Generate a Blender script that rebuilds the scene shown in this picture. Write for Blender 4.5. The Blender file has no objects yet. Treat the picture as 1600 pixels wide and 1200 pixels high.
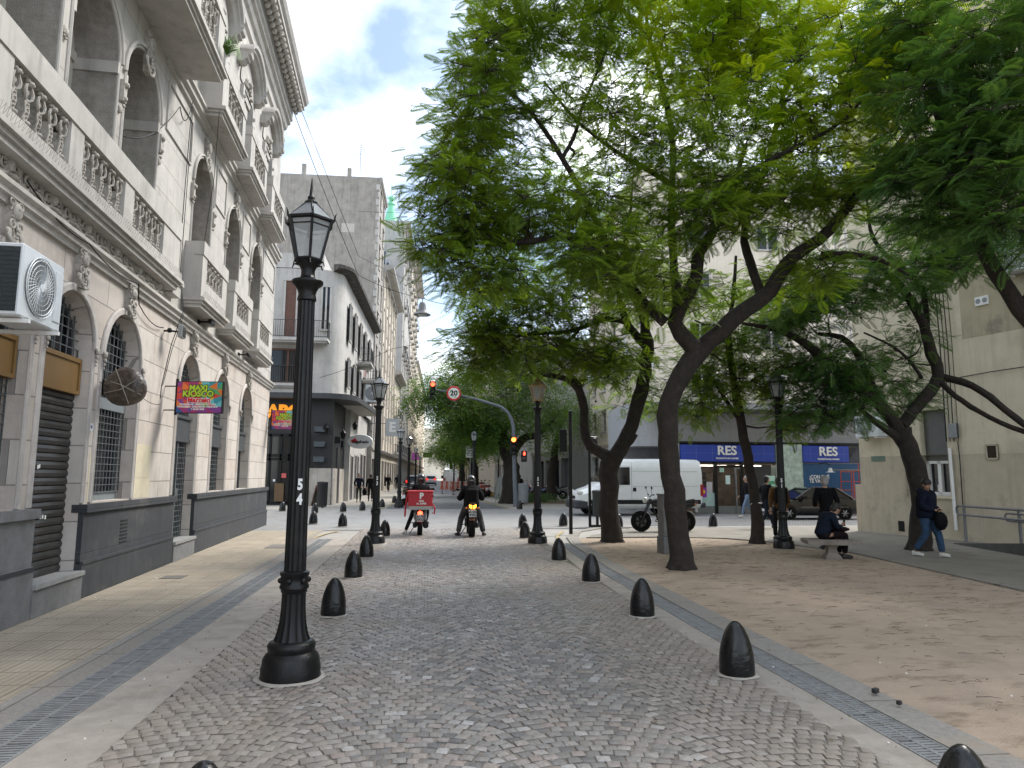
import bpy, bmesh, math, random
import numpy as np
from math import sin, cos, pi, radians as R, sqrt, atan2
from mathutils import Vector, Matrix
random.seed(7); RNG = np.random.default_rng(11)
S = bpy.context.scene
COL = S.collection
# ---------------- camera, sky, sun, exposure ----------------
F_PX, CAM_H = 1100., 1.7
YAW, PIT, ROLL = R(6.84), R(7.4), R(0.3)
cm = Matrix.Rotation(-YAW, 3, 'Z') @ Matrix.Rotation(pi/2 + PIT, 3, 'X') @ Matrix.Rotation(ROLL, 3, 'Z')
cam = bpy.data.objects.new('camera', bpy.data.cameras.new('camera')); COL.objects.link(cam)
cam.location = (0, 0, CAM_H); cam.rotation_euler = cm.to_euler()
cam.data.sensor_width = 36; cam.data.lens = 36*F_PX/1600; cam.data.clip_start = .1; cam.data.clip_end = 3000
S.camera = cam
SUN_AZ, SUN_EL = R(60), R(48)      # azimuth clockwise from +Y
w = bpy.data.worlds.new('World'); S.world = w; w.use_nodes = True
nt = w.node_tree; N = nt.nodes; Lk = nt.links; N.clear()
sky = N.new('ShaderNodeTexSky'); sky.sky_type = 'NISHITA'; sky.sun_disc = False
sky.sun_elevation = SUN_EL; sky.sun_rotation = SUN_AZ
bg1 = N.new('ShaderNodeBackground'); bg1.inputs[1].default_value = .06; Lk.new(sky.outputs[0], bg1.inputs[0])
tc = N.new('ShaderNodeTexCoord'); mp = N.new('ShaderNodeMapping'); mp.inputs['Scale'].default_value = (1.5, 1.5, 2.6); mp.inputs['Location'].default_value = (2.15, 5.5, .8)
Lk.new(tc.outputs['Generated'], mp.inputs[0])
nz = N.new('ShaderNodeTexNoise'); nz.inputs['Scale'].default_value = 2.2; nz.inputs['Detail'].default_value = 7; nz.inputs['Roughness'].default_value = .52; nz.inputs['Distortion'].default_value = .35
Lk.new(mp.outputs[0], nz.inputs[0])
rp = N.new('ShaderNodeValToRGB'); rp.color_ramp.elements[0].position = .40; rp.color_ramp.elements[0].color = (.1, .1, .1, 1); rp.color_ramp.elements[1].position = .62; rp.color_ramp.elements[1].color = (1, 1, 1, 1)
Lk.new(nz.outputs[0], rp.inputs[0])
rc = N.new('ShaderNodeValToRGB'); rc.color_ramp.elements[0].position = .42; rc.color_ramp.elements[0].color = (.40, .45, .52, 1); rc.color_ramp.elements[1].position = .72; rc.color_ramp.elements[1].color = (1, 1, 1, 1)
nz2 = N.new('ShaderNodeTexNoise'); nz2.inputs['Scale'].default_value = 2.3; nz2.inputs['Detail'].default_value = 6; Lk.new(mp.outputs[0], nz2.inputs[0]); Lk.new(nz2.outputs[0], rc.inputs[0])
bg2 = N.new('ShaderNodeBackground'); bg2.inputs[1].default_value = 1.0; Lk.new(rc.outputs[0], bg2.inputs[0])
mx = N.new('ShaderNodeMixShader'); Lk.new(rp.outputs[0], mx.inputs[0]); Lk.new(bg1.outputs[0], mx.inputs[1]); Lk.new(bg2.outputs[0], mx.inputs[2])
wo = N.new('ShaderNodeOutputWorld'); Lk.new(mx.outputs[0], wo.inputs[0])
sl = bpy.data.lights.new('sun', 'SUN'); sl.energy = 1.3; sl.angle = R(20); sl.color = (1, .96, .9)
so = bpy.data.objects.new('sun', sl); COL.objects.link(so)
so.rotation_euler = Vector((-sin(SUN_AZ)*cos(SUN_EL), -cos(SUN_AZ)*cos(SUN_EL), -sin(SUN_EL))).to_track_quat('-Z', 'Y').to_euler()
S.view_settings.view_transform = 'Standard'; S.view_settings.look = 'None'; S.view_settings.gamma = 1; S.view_settings.exposure = 2.02
S.render.resolution_x = 1024; S.render.resolution_y = 768
S.cycles.max_bounces = 8; S.cycles.transparent_max_bounces = 12

# ---------------- pixel helpers: where a point of the photograph stands in the place ----------------
CM = np.array(cm)
def ray(px, py): return CM @ np.array([(px-800)/F_PX, (600-py)/F_PX, -1.])
def gnd(px, py, z=0.):
    d = ray(px, py); t = (z-CAM_H)/d[2]; return Vector((d[0]*t, d[1]*t, z))
def at(px, py, Y):
    d = ray(px, py); t = Y/d[1]; return Vector((d[0]*t, d[1]*t, CAM_H+d[2]*t))
# ---------------- scene graph helpers ----------------
def tag(o, label=None, cat=None, group=None, kind=None):
    if label: o['label'] = label
    if cat: o['category'] = cat
    if group: o['group'] = group
    if kind: o['kind'] = kind
    return o
def thing(name, label, cat, loc=(0, 0, 0), rz=0, group=None):
    o = bpy.data.objects.new(name, None); COL.objects.link(o); o.location = loc; o.rotation_euler = (0, 0, rz); o.empty_display_size = .2
    return tag(o, label, cat, group)
def kids(o): return [c for c in COL.objects if c.parent == o]
def copy_tree(o, label=None, loc=None, rz=None, parent=None):
    idx = {}
    for c in COL.objects:
        if c.parent: idx.setdefault(c.parent.name, []).append(c)
    def rec(a, p):
        c = a.copy(); COL.objects.link(c)
        if p is not None: c.parent = p
        for ch in idx.get(a.name, []): rec(ch, c)
        return c
    c = rec(o, parent)
    if label: c['label'] = label
    if loc is not None: c.location = loc
    if rz is not None: c.rotation_euler = (0, 0, rz)
    return c
class MB:
    """collects geometry for ONE mesh object"""
    def __init__(s): s.v = []; s.f = []; s.mi = []; s.m = 0; s.X = None
    def add(s, vs, fs, m=None):
        b = len(s.v)
        if s.X is not None: vs = [tuple(s.X @ Vector(v)) for v in vs]
        s.v += [tuple(v) for v in vs]; s.f += [tuple(i+b for i in f) for f in fs]
        s.mi += [s.m if m is None else m]*len(fs); return s
    def box(s, x0, x1, y0, y1, z0, z1, m=None):
        return s.add([(x0,y0,z0),(x1,y0,z0),(x1,y1,z0),(x0,y1,z0),(x0,y0,z1),(x1,y0,z1),(x1,y1,z1),(x0,y1,z1)],
                     [(0,3,2,1),(4,5,6,7),(0,1,5,4),(1,2,6,5),(2,3,7,6),(3,0,4,7)], m)
    def cbox(s, c, d, m=None): return s.box(c[0]-d[0]/2, c[0]+d[0]/2, c[1]-d[1]/2, c[1]+d[1]/2, c[2]-d[2]/2, c[2]+d[2]/2, m)
    def bbox(s, x0, x1, y0, y1, z0, z1, b=.02, m=None):
        """box with chamfered edges"""
        import itertools
        vs = []; 
        for ax in range(3):
            for sx, sy, sz in itertools.product((0,1), repeat=3):
                p = [[x0,x1][sx], [y0,y1][sy], [z0,z1][sz]]; q = [[b,-b][sx], [b,-b][sy], [b,-b][sz]]
                vs.append([p[i] + (0 if i == ax else q[i]) for i in range(3)])
        bm = bmesh.new()
        for v in vs: bm.verts.new(v)
        bmesh.ops.convex_hull(bm, input=bm.verts[:]); bm.verts.index_update()
        s.add([v.co[:] for v in bm.verts], [tuple(v.index for v in f.verts) for f in bm.faces], m); bm.free(); return s
    def quad(s, a, b, c, d, m=None): return s.add([a,b,c,d], [(0,1,2,3)], m)
    def lathe(s, prof, n=16, c=(0,0,0), m=None, cap=True, ax='z', a0=0, fl=None, sx=1, sy=1):
        vs = []; fs = []
        for k, (r, z) in enumerate(prof):
            for i in range(n):
                a = a0 + 2*pi*i/n; rr = r
                if fl and fl[0] <= k <= fl[1] and i % 2: rr = r*fl[2]
                x, y = rr*cos(a)*sx, rr*sin(a)*sy
                p = (x, y, z) if ax == 'z' else ((z, x, y) if ax == 'x' else (y, z, x))
                vs.append((c[0]+p[0], c[1]+p[1], c[2]+p[2]))
        for k in range(len(prof)-1):
            for i in range(n):
                j = (i+1) % n; fs.append((k*n+i, k*n+j, (k+1)*n+j, (k+1)*n+i))
        if cap:
            fs.append(tuple(range(n))[::-1]); fs.append(tuple((len(prof)-1)*n+i for i in range(n)))
        return s.add(vs, fs, m)
    def cyl(s, p, q, r, r2=None, n=10, m=None):
        return s.tube([p, q], [r, r if r2 is None else r2], n, m)
    def tube(s, pts, rad, n=8, m=None, cap=True):
        pts = [Vector(p) for p in pts]
        if not hasattr(rad, '__len__'): rad = [rad]*len(pts)
        vs = []; fs = []; T = None; A = None
        for k, p in enumerate(pts):
            t = (pts[min(k+1, len(pts)-1)] - pts[max(k-1, 0)])
            t = t.normalized() if t.length > 1e-9 else Vector((0,0,1))
            if A is None:
                A = Vector((0,0,1)) if abs(t.z) < .9 else Vector((1,0,0))
                A = (A - t*A.dot(t)).normalized()
            else:
                A = A - t*A.dot(t); A = A.normalized() if A.length > 1e-6 else t.orthogonal().normalized()
            B = t.cross(A)
            for i in range(n):
                a = 2*pi*i/n; vs.append(tuple(p + (A*cos(a) + B*sin(a))*rad[k]))
        for k in range(len(pts)-1):
            for i in range(n):
                j = (i+1) % n; fs.append((k*n+i, k*n+j, (k+1)*n+j, (k+1)*n+i))
        if cap: fs.append(tuple(range(n))[::-1]); fs.append(tuple((len(pts)-1)*n+i for i in range(n)))
        return s.add(vs, fs, m)
    def ball(s, c, r, n=10, m=None, sc=(1,1,1)):
        h = max(4, n//2); vs = [(c[0], c[1], c[2]-r*sc[2])]; fs = []
        for k in range(1, h):
            a = -pi/2 + pi*k/h
            for i in range(n):
                b = 2*pi*i/n; vs.append((c[0]+r*sc[0]*cos(a)*cos(b), c[1]+r*sc[1]*cos(a)*sin(b), c[2]+r*sc[2]*sin(a)))
        vs.append((c[0], c[1], c[2]+r*sc[2])); t = len(vs)-1
        for i in range(n): fs.append((0, 1+(i+1)%n, 1+i)); fs.append((t, t-n+i, t-n+(i+1)%n))
        for k in range(h-2):
            for i in range(n):
                j = (i+1)%n; fs.append((1+k*n+i, 1+k*n+j, 1+(k+1)*n+j, 1+(k+1)*n+i))
        return s.add(vs, fs, m)
    def prism(s, poly, d0, d1, plane='xz', m=None):
        """extrude a 2-D polygon: plane 'xz' -> depth along y, 'yz' -> along x, 'xy' -> along z"""
        n = len(poly)
        def P(a, b, d): return (a, d, b) if plane == 'xz' else ((d, a, b) if plane == 'yz' else (a, b, d))
        vs = [P(a, b, d0) for a, b in poly] + [P(a, b, d1) for a, b in poly]
        fs = [tuple(range(n)), tuple(range(n, 2*n))[::-1]] + [(i, n+i, n+(i+1)%n, (i+1)%n) for i in range(n)]
        return s.add(vs, fs, m)
    def sweep(s, path, sect, m=None, closed=False, frame=None):
        """sweep closed section [(u,w)] along path of (point, dir_u, dir_w)"""
        k = len(sect); vs = []; fs = []
        for p, du, dw in path:
            for u, w_ in sect: vs.append(tuple(Vector(p) + Vector(du)*u + Vector(dw)*w_))
        n = len(path)
        for a in range(n if closed else n-1):
            b = (a+1) % n
            for i in range(k):
                j = (i+1) % k; fs.append((a*k+i, a*k+j, b*k+j, b*k+i))
        if not closed: fs.append(tuple(range(k))[::-1]); fs.append(tuple((n-1)*k+i for i in range(k)))
        return s.add(vs, fs, m)
    def build(s, name, mats, parent=None, smooth=None, loc=None, rz=None, fixn=True):
        me = bpy.data.meshes.new(name); me.from_pydata(s.v, [], s.f)
        if not isinstance(mats, (list, tuple)): mats = [mats]
        for m in mats: me.materials.append(m)
        if len(mats) > 1: me.polygons.foreach_set('material_index', s.mi)
        if fixn and len(s.f) < 60000:
            bm = bmesh.new(); bm.from_mesh(me); bmesh.ops.recalc_face_normals(bm, faces=bm.faces[:]); bm.to_mesh(me); bm.free()
        if smooth is not None:
            me.polygons.foreach_set('use_smooth', [True]*len(me.polygons))
            if smooth < 180:
                try: me.set_sharp_from_angle(angle=R(smooth))
                except Exception: pass
        me.update()
        o = bpy.data.objects.new(name, me); COL.objects.link(o)
        if parent is not None: o.parent = parent
        if loc is not None: o.location = loc
        if rz is not None: o.rotation_euler = (0, 0, rz)
        return o
def text_mesh(name, txt, size, mat, parent=None, depth=.004, align='CENTER', squeeze=1., bold=0.):
    c = bpy.data.curves.new(name, 'FONT'); c.body = txt; c.size = size; c.extrude = depth; c.align_x = align; c.align_y = 'CENTER'; c.offset = bold; c.space_line = .9
    c.resolution_u = 3
    t = bpy.data.objects.new(name+'_c', c); COL.objects.link(t)
    dg = bpy.context.evaluated_depsgraph_get(); me = bpy.data.meshes.new_from_object(t.evaluated_get(dg)); bpy.data.objects.remove(t)
    me.name = name; me.materials.clear(); me.materials.append(mat)
    for v in me.vertices: v.co.x *= squeeze
    o = bpy.data.objects.new(name, me); COL.objects.link(o)
    if parent is not None: o.parent = parent
    return o
# text faces local +Z; place it on a vertical plane facing direction with heading: rot (90deg, 0, rz)
def stand(o, loc, rz=0, tilt=0): o.location = loc; o.rotation_euler = (pi/2, tilt, rz); return o
# ---------------- materials ----------------
MC = {}
def nd(nt, t, **k):
    n = nt.nodes.new(t)
    for a, b in k.items(): setattr(n, a, b)
    return n
def base(name):
    m = bpy.data.materials.new(name); m.use_nodes = True; nt = m.node_tree; b = nt.nodes['Principled BSDF']; return m, nt, b
def mat(name, col, rough=.6, metal=0., var=.12, scale=6., bump=0., bscale=40., spec=.5, trans=0., emit=None, es=0., coat=0., streak=0., alpha=1., dirt=None, dscale=1.5):
    """procedural material: base colour broken by noise, optional vertical weather streaks, stains and bump"""
    if name in MC: return MC[name]
    m, nt, b = base(name); L = nt.links
    b.inputs['Roughness'].default_value = rough; b.inputs['Metallic'].default_value = metal; b.inputs['Specular IOR Level'].default_value = spec
    b.inputs['Transmission Weight'].default_value = trans; b.inputs['Coat Weight'].default_value = coat; b.inputs['Alpha'].default_value = alpha
    if emit: b.inputs['Emission Color'].default_value = (*emit, 1); b.inputs['Emission Strength'].default_value = es
    g = nd(nt, 'ShaderNodeNewGeometry')
    n1 = nd(nt, 'ShaderNodeTexNoise'); n1.inputs['Scale'].default_value = scale; n1.inputs['Detail'].default_value = 6; n1.inputs['Roughness'].default_value = .65
    L.new(g.outputs['Position'], n1.inputs[0])
    mr = nd(nt, 'ShaderNodeMapRange'); mr.inputs[1].default_value = .3; mr.inputs[2].default_value = .7; mr.inputs[3].default_value = 1-var; mr.inputs[4].default_value = 1+var
    L.new(n1.outputs[0], mr.inputs[0])
    hs = nd(nt, 'ShaderNodeVectorMath', operation='SCALE'); hs.inputs[0].default_value = col; L.new(mr.outputs[0], hs.inputs['Scale'])
    out = hs.outputs[0]
    def overlay(out, fac_socket, c, k):
        mm = nd(nt, 'ShaderNodeMath', operation='MULTIPLY'); L.new(fac_socket, mm.inputs[0]); mm.inputs[1].default_value = k
        x = nd(nt, 'ShaderNodeMix', data_type='RGBA'); L.new(mm.outputs[0], x.inputs[0]); L.new(out, x.inputs[6]); x.inputs[7].default_value = (*c, 1); return x.outputs[2]
    if streak:
        mp = nd(nt, 'ShaderNodeMapping'); mp.inputs['Scale'].default_value = (3.2, 3.2, .22); L.new(g.outputs['Position'], mp.inputs[0])
        n2 = nd(nt, 'ShaderNodeTexNoise'); n2.inputs['Scale'].default_value = 1.6; n2.inputs['Detail'].default_value = 8; n2.inputs['Roughness'].default_value = .7; L.new(mp.outputs[0], n2.inputs[0])
        m2 = nd(nt, 'ShaderNodeMapRange'); m2.inputs[1].default_value = .5; m2.inputs[2].default_value = .72; L.new(n2.outputs[0], m2.inputs[0])
        out = overlay(out, m2.outputs[0], tuple(c*.38 for c in col), streak)
    if dirt:
        n3 = nd(nt, 'ShaderNodeTexNoise'); n3.inputs['Scale'].default_value = dscale; n3.inputs['Detail'].default_value = 9; n3.inputs['Roughness'].default_value = .68; L.new(g.outputs['Position'], n3.inputs[0])
        m3 = nd(nt, 'ShaderNodeMapRange'); m3.inputs[1].default_value = .52; m3.inputs[2].default_value = .66; L.new(n3.outputs[0], m3.inputs[0])
        out = overlay(out, m3.outputs[0], dirt[:3], dirt[3])
    L.new(out, b.inputs['Base Color'])
    if bump:
        n4 = nd(nt, 'ShaderNodeTexNoise'); n4.inputs['Scale'].default_value = bscale; n4.inputs['Detail'].default_value = 4; L.new(g.outputs['Position'], n4.inputs[0])
        bp = nd(nt, 'ShaderNodeBump'); bp.inputs['Strength'].default_value = bump; bp.inputs['Distance'].default_value = .02; L.new(n4.outputs[0], bp.inputs['Height']); L.new(bp.outputs[0], b.inputs['Normal'])
    MC[name] = m; return m
def courses(m, sx, sz, axis='obj', mortar=.012, off=.5, dark=.45, depth=.5, colvar=None):
    """adds masonry joints (brick texture in the object's own x/z) on top of a mat() material"""
    nt = m.node_tree; L = nt.links; b = nt.nodes['Principled BSDF']
    src = b.inputs['Base Color'].links[0].from_socket
    tc = nd(nt, 'ShaderNodeTexCoord'); sp = nd(nt, 'ShaderNodeSeparateXYZ'); cb = nd(nt, 'ShaderNodeCombineXYZ')
    L.new(tc.outputs['Object'], sp.inputs[0])
    a, c_ = {'obj': (0, 2), 'yz': (1, 2), 'xy': (0, 1), 'yx': (1, 0)}[axis]
    L.new(sp.outputs[a], cb.inputs[0]); L.new(sp.outputs[c_], cb.inputs[1])
    bt = nd(nt, 'ShaderNodeTexBrick'); bt.offset = off; bt.inputs['Scale'].default_value = 1; bt.inputs['Mortar Size'].default_value = mortar; bt.inputs['Brick Width'].default_value = sx; bt.inputs['Row Height'].default_value = sz
    bt.inputs['Mortar Smooth'].default_value = .2; bt.inputs['Color1'].default_value = (1,1,1,1); bt.inputs['Color2'].default_value = (*(colvar or (.88,.86,.84)),1); bt.inputs['Mortar'].default_value = (dark,dark,dark,1)
    L.new(cb.outputs[0], bt.inputs[0])
    x = nd(nt, 'ShaderNodeMix', data_type='RGBA', blend_type='MULTIPLY'); x.inputs[0].default_value = 1; L.new(src, x.inputs[6]); L.new(bt.outputs[0], x.inputs[7]); L.new(x.outputs[2], b.inputs['Base Color'])
    inv = nd(nt, 'ShaderNodeMath', operation='SUBTRACT'); inv.inputs[0].default_value = 1; L.new(bt.outputs[1], inv.inputs[1])
    bp = nd(nt, 'ShaderNodeBump'); bp.inputs['Strength'].default_value = depth; bp.inputs['Distance'].default_value = .015; L.new(inv.outputs[0], bp.inputs['Height'])
    if b.inputs['Normal'].links: L.new(b.inputs['Normal'].links[0].from_socket, bp.inputs['Normal'])
    L.new(bp.outputs[0], b.inputs['Normal']); return m
def glassm(name='window_glass', col=(.008,.009,.010), rough=.06):
    return mat(name, col, rough, var=.4, scale=1.2, spec=.5)
def emis(name, col, s): return mat(name, tuple(c*.5 for c in col), .4, emit=col, es=s*.42)
GLASS = glassm()
BLACKP = mat('black_cast_iron_paint', (.0042,.0047,.0055), .36, var=.35, scale=9, bump=.15, bscale=60, dirt=(.022,.02,.018,.45), dscale=5, spec=.32)
BLACK = mat('black_plastic', (.0045,.0045,.005), .45, var=.2, spec=.3)
RUBBER = mat('tyre_rubber', (.006,.006,.0065), .8, var=.3, spec=.2)
CHROME = mat('chrome', (.6,.6,.62), .2, metal=1., var=.1)
STEEL = mat('grey_steel', (.22,.23,.24), .45, metal=.6, var=.2)
WHITEP = mat('white_paint', (.75,.75,.73), .4, var=.06)
DARK = mat('dark_interior', (.004,.004,.0045), .9, var=.4, scale=2)
REDL = emis('red_signal_light', (1,.05,.02), 6); AMBER = emis('amber_signal_light', (1,.35,.02), 5)
# ================= GROUND =================
def sheet(name, poly, z, m, kind='structure'):
    b = MB(); b.add([(x, y, z) for x, y in poly], [tuple(range(len(poly)))]); o = b.build(name, m); 
    if o.data.polygons[0].normal.z < 0: o.data.flip_normals()
    o['kind'] = kind; return o
CONC = mat('pavement_concrete', (.30,.285,.26), .85, var=.18, scale=3, bump=.25, bscale=90, dirt=(.14,.12,.10,.5), dscale=.9)
CONC2 = mat('crossing_concrete', (.235,.232,.225), .75, var=.15, scale=2, bump=.15, bscale=120, dirt=(.14,.14,.138,.6), dscale=.6)
courses(CONC2, 4.5, 3.5, 'xy', .01, 0, .55, .3)
ASPH = mat('asphalt', (.075,.077,.08), .85, var=.2, scale=20, bump=.4, bscale=200, dirt=(.12,.12,.12,.5), dscale=1)
sheet('ground', [(-400,-60),(400,-60),(400,900),(-400,900)], -.06, mat('city_ground', (.2,.195,.185), .9, var=.2, scale=.5))
# tile pavement, left
TILE = mat('yellow_pavement_tile', (.345,.295,.225), .85, var=.16, scale=1.2, bump=.2, bscale=100, dirt=(.22,.19,.15,.45), dscale=1.1)
courses(TILE, .4, .4, 'xy', .012, 0, .72, .35, (.93,.92,.9)); courses(TILE, .4, .0667, 'yx', .009, 0, .78, .4, (1,1,1))
sheet('pavement', [(-60,-8),(-3.10,-8),(-3.10,22.5),(-60,22.5)], -.004, TILE)
sheet('pavement_base', [(-60,-8),(60,-8),(60,37),(-60,37)], -.02, CONC)
sheet('crossing', [(-60,22.5),(-2.0,22.5),(-2.0,23.0),(2.9,23.0),(60,23.4),(60,36.5),(-60,36.5)], -.006, CONC2)
# side street surface seen left and in front of the butcher's shop
COBFAR = mat('far_cobbles', (.155,.157,.16), .55, var=.25, scale=14, bump=.6, bscale=26, dirt=(.24,.24,.245,.5), dscale=1.5)
courses(COBFAR, .11, .10, 'xy', .012, .5, .5, .8, (.6,.6,.62))
sheet('side_street', [(-60,24.6),(-7,24.6),(-7,32.5),(-60,32.5)], -.001, COBFAR)
sheet('side_street', [(7.6,23.9),(60,24.5),(60,28.7),(9.2,28.3)], -.001, COBFAR)
sheet('road', [(-1.9,36.5),(4.2,36.5),(3.2,75),(3.4,400),(-1.6,400),(-1.5,60)], -.002, COBFAR)
PAVEF = mat('far_pavement', (.33,.31,.27), .85, var=.15, scale=2, dirt=(.2,.18,.15,.4), dscale=.8); courses(PAVEF, .4, .4, 'xy', .015, 0, .7, .3)
sheet('pavement', [(-60,36.5),(-1.95,36.5),(-1.55,60),(-1.65,400),(-60,400)], -.003, PAVEF)
sheet('pavement', [(4.25,36.5),(60,36.5),(60,400),(3.45,400),(3.25,75)], -.003, PAVEF)
sheet('road_marking', [(-4.2,35.2),(.6,35.2),(.6,35.32),(-4.2,35.32)], .002, WHITEP)
YEL = mat('worn_yellow_paint', (.36,.28,.13), .8, var=.3, scale=10, dirt=(.25,.23,.2,1.0), dscale=4)
def ribbon(name, pts, w_, z, m, h=None):
    b = MB(); P = [Vector(p).to_2d() for p in pts]; L_ = []; Rr = []
    for i, p in enumerate(P):
        t = (P[min(i+1,len(P)-1)]-P[max(i-1,0)]).normalized(); n = Vector((-t.y, t.x)); L_.append(p+n*w_/2); Rr.append(p-n*w_/2)
    for i in range(len(P)-1):
        if h is None: b.quad((*L_[i],z),(*Rr[i],z),(*Rr[i+1],z),(*L_[i+1],z))
        else:
            b.add([(*L_[i],z-.05),(*Rr[i],z-.05),(*Rr[i+1],z-.05),(*L_[i+1],z-.05),(*L_[i],z+h),(*Rr[i],z+h),(*Rr[i+1],z+h),(*L_[i+1],z+h)],
                  [(4,5,6,7),(0,4,7,3),(1,2,6,5),(0,1,5,4),(3,7,6,2)])
    o = b.build(name, m); o['kind'] = 'structure'; return o
# concrete strips, kerb stones and drain gratings on both sides of the cobbles
STRIP = mat('strip_concrete', (.30,.27,.235), .85, var=.18, scale=5, bump=.3, bscale=80, dirt=(.2,.17,.13,.6), dscale=2)
KERB = mat('granite_kerb', (.245,.23,.208), .85, var=.2, scale=25, bump=.25, bscale=120, dirt=(.29,.24,.19,.8), dscale=1.3); courses(KERB, 1.05, 3., 'yx', .01, 0, .5, .6)
sheet('drain_strip', [(-2.42,-8),(-1.90,-8),(-1.95,19.3),(-2.42,19.6)], 0, STRIP)
sheet('kerb_strip', [(-3.10,-8),(-2.79,-8),(-2.79,19.6),(-3.10,21)], .002, KERB)
rxs = [(2.76,-8),(3.04,-8)]
sheet('drain_strip', [(2.78,-8),(3.05,-8),(3.05,8),(3.12,13),(3.35,18.2),(3.05,18.2),(2.86,13),(2.78,8)], 0, STRIP)
KR = [(3.46,-8),(3.46,8),(3.54,13),(3.78,17.6),(4.05,19.6),(4.6,21.6),(5.6,23.0),(7.2,23.5)]
ribbon('kerb_strip', KR, .30, .0, KERB, h=.014)
ribbon('yellow_kerb_line', [(3.52,18.8),(3.75,20.2),(4.2,21.7)], .10, .006, YEL)
ribbon('yellow_kerb_line', [(-3.0,19.8),(-2.85,21.2),(-2.6,22.2)], .10, .006, YEL)
ribbon('yellow_kerb_line', [(4.3,37.2),(3.9,42),(3.6,50),(3.5,58)], .18, .008, YEL)
ribbon('yellow_kerb_line', [(-2.25,36.8),(-2.0,42),(-1.85,55)], .15, .008, YEL)
def grating(x0, x1, y0, y1, curve=None):
    IRON = mat('galvanised_grating', (.19,.195,.195), .75, metal=0, var=.25, scale=12, dirt=(.12,.1,.08,.5), dscale=8)
    b = MB(); b.quad((x0,y0,-.05),(x1,y0,-.05),(x1,y1,-.05),(x0,y1,-.05), 1)
    L_ = y1-y0; n = int(L_/.5); cx = (x0+x1)/2
    for i in range(n):
        a = y0+i*.5; c = a+.5
        for xa, xb in ((x0, x0+.02), (cx-.014, cx+.014), (x1-.02, x1)): b.box(xa, xb, a+.003, c-.003, -.03, .006)
        b.box(x0+.02, x1-.02, a+.003, a+.016, -.03, .0055); 
        for k in range(1, 12):
            yy = a+.5*k/12
            for xa, xb, sh in ((x0+.02, cx-.014, 0), (cx+.014, x1-.02, .02)): b.box(xa, xb, yy-.0135+sh, yy+.0135+sh, -.03, .004)
    if curve:
        b.v = [(x+curve(y), y, z) for x, y, z in b.v]
    g = b.build('drain_grating', [IRON, DARK], fixn=False); return g
g1 = grating(-2.79, -2.42, -.5, 19.5); tag(g1, 'long steel drain grating between the tiled pavement and the cobbles', 'drain grating')
rc_ = lambda y: 0 if y < 7 else .0026*(y-7)**2
g2 = grating(3.05, 3.31, -.5, 18.2, rc_); tag(g2, 'long steel drain grating along the kerb of the dirt plaza', 'drain grating')
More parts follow.
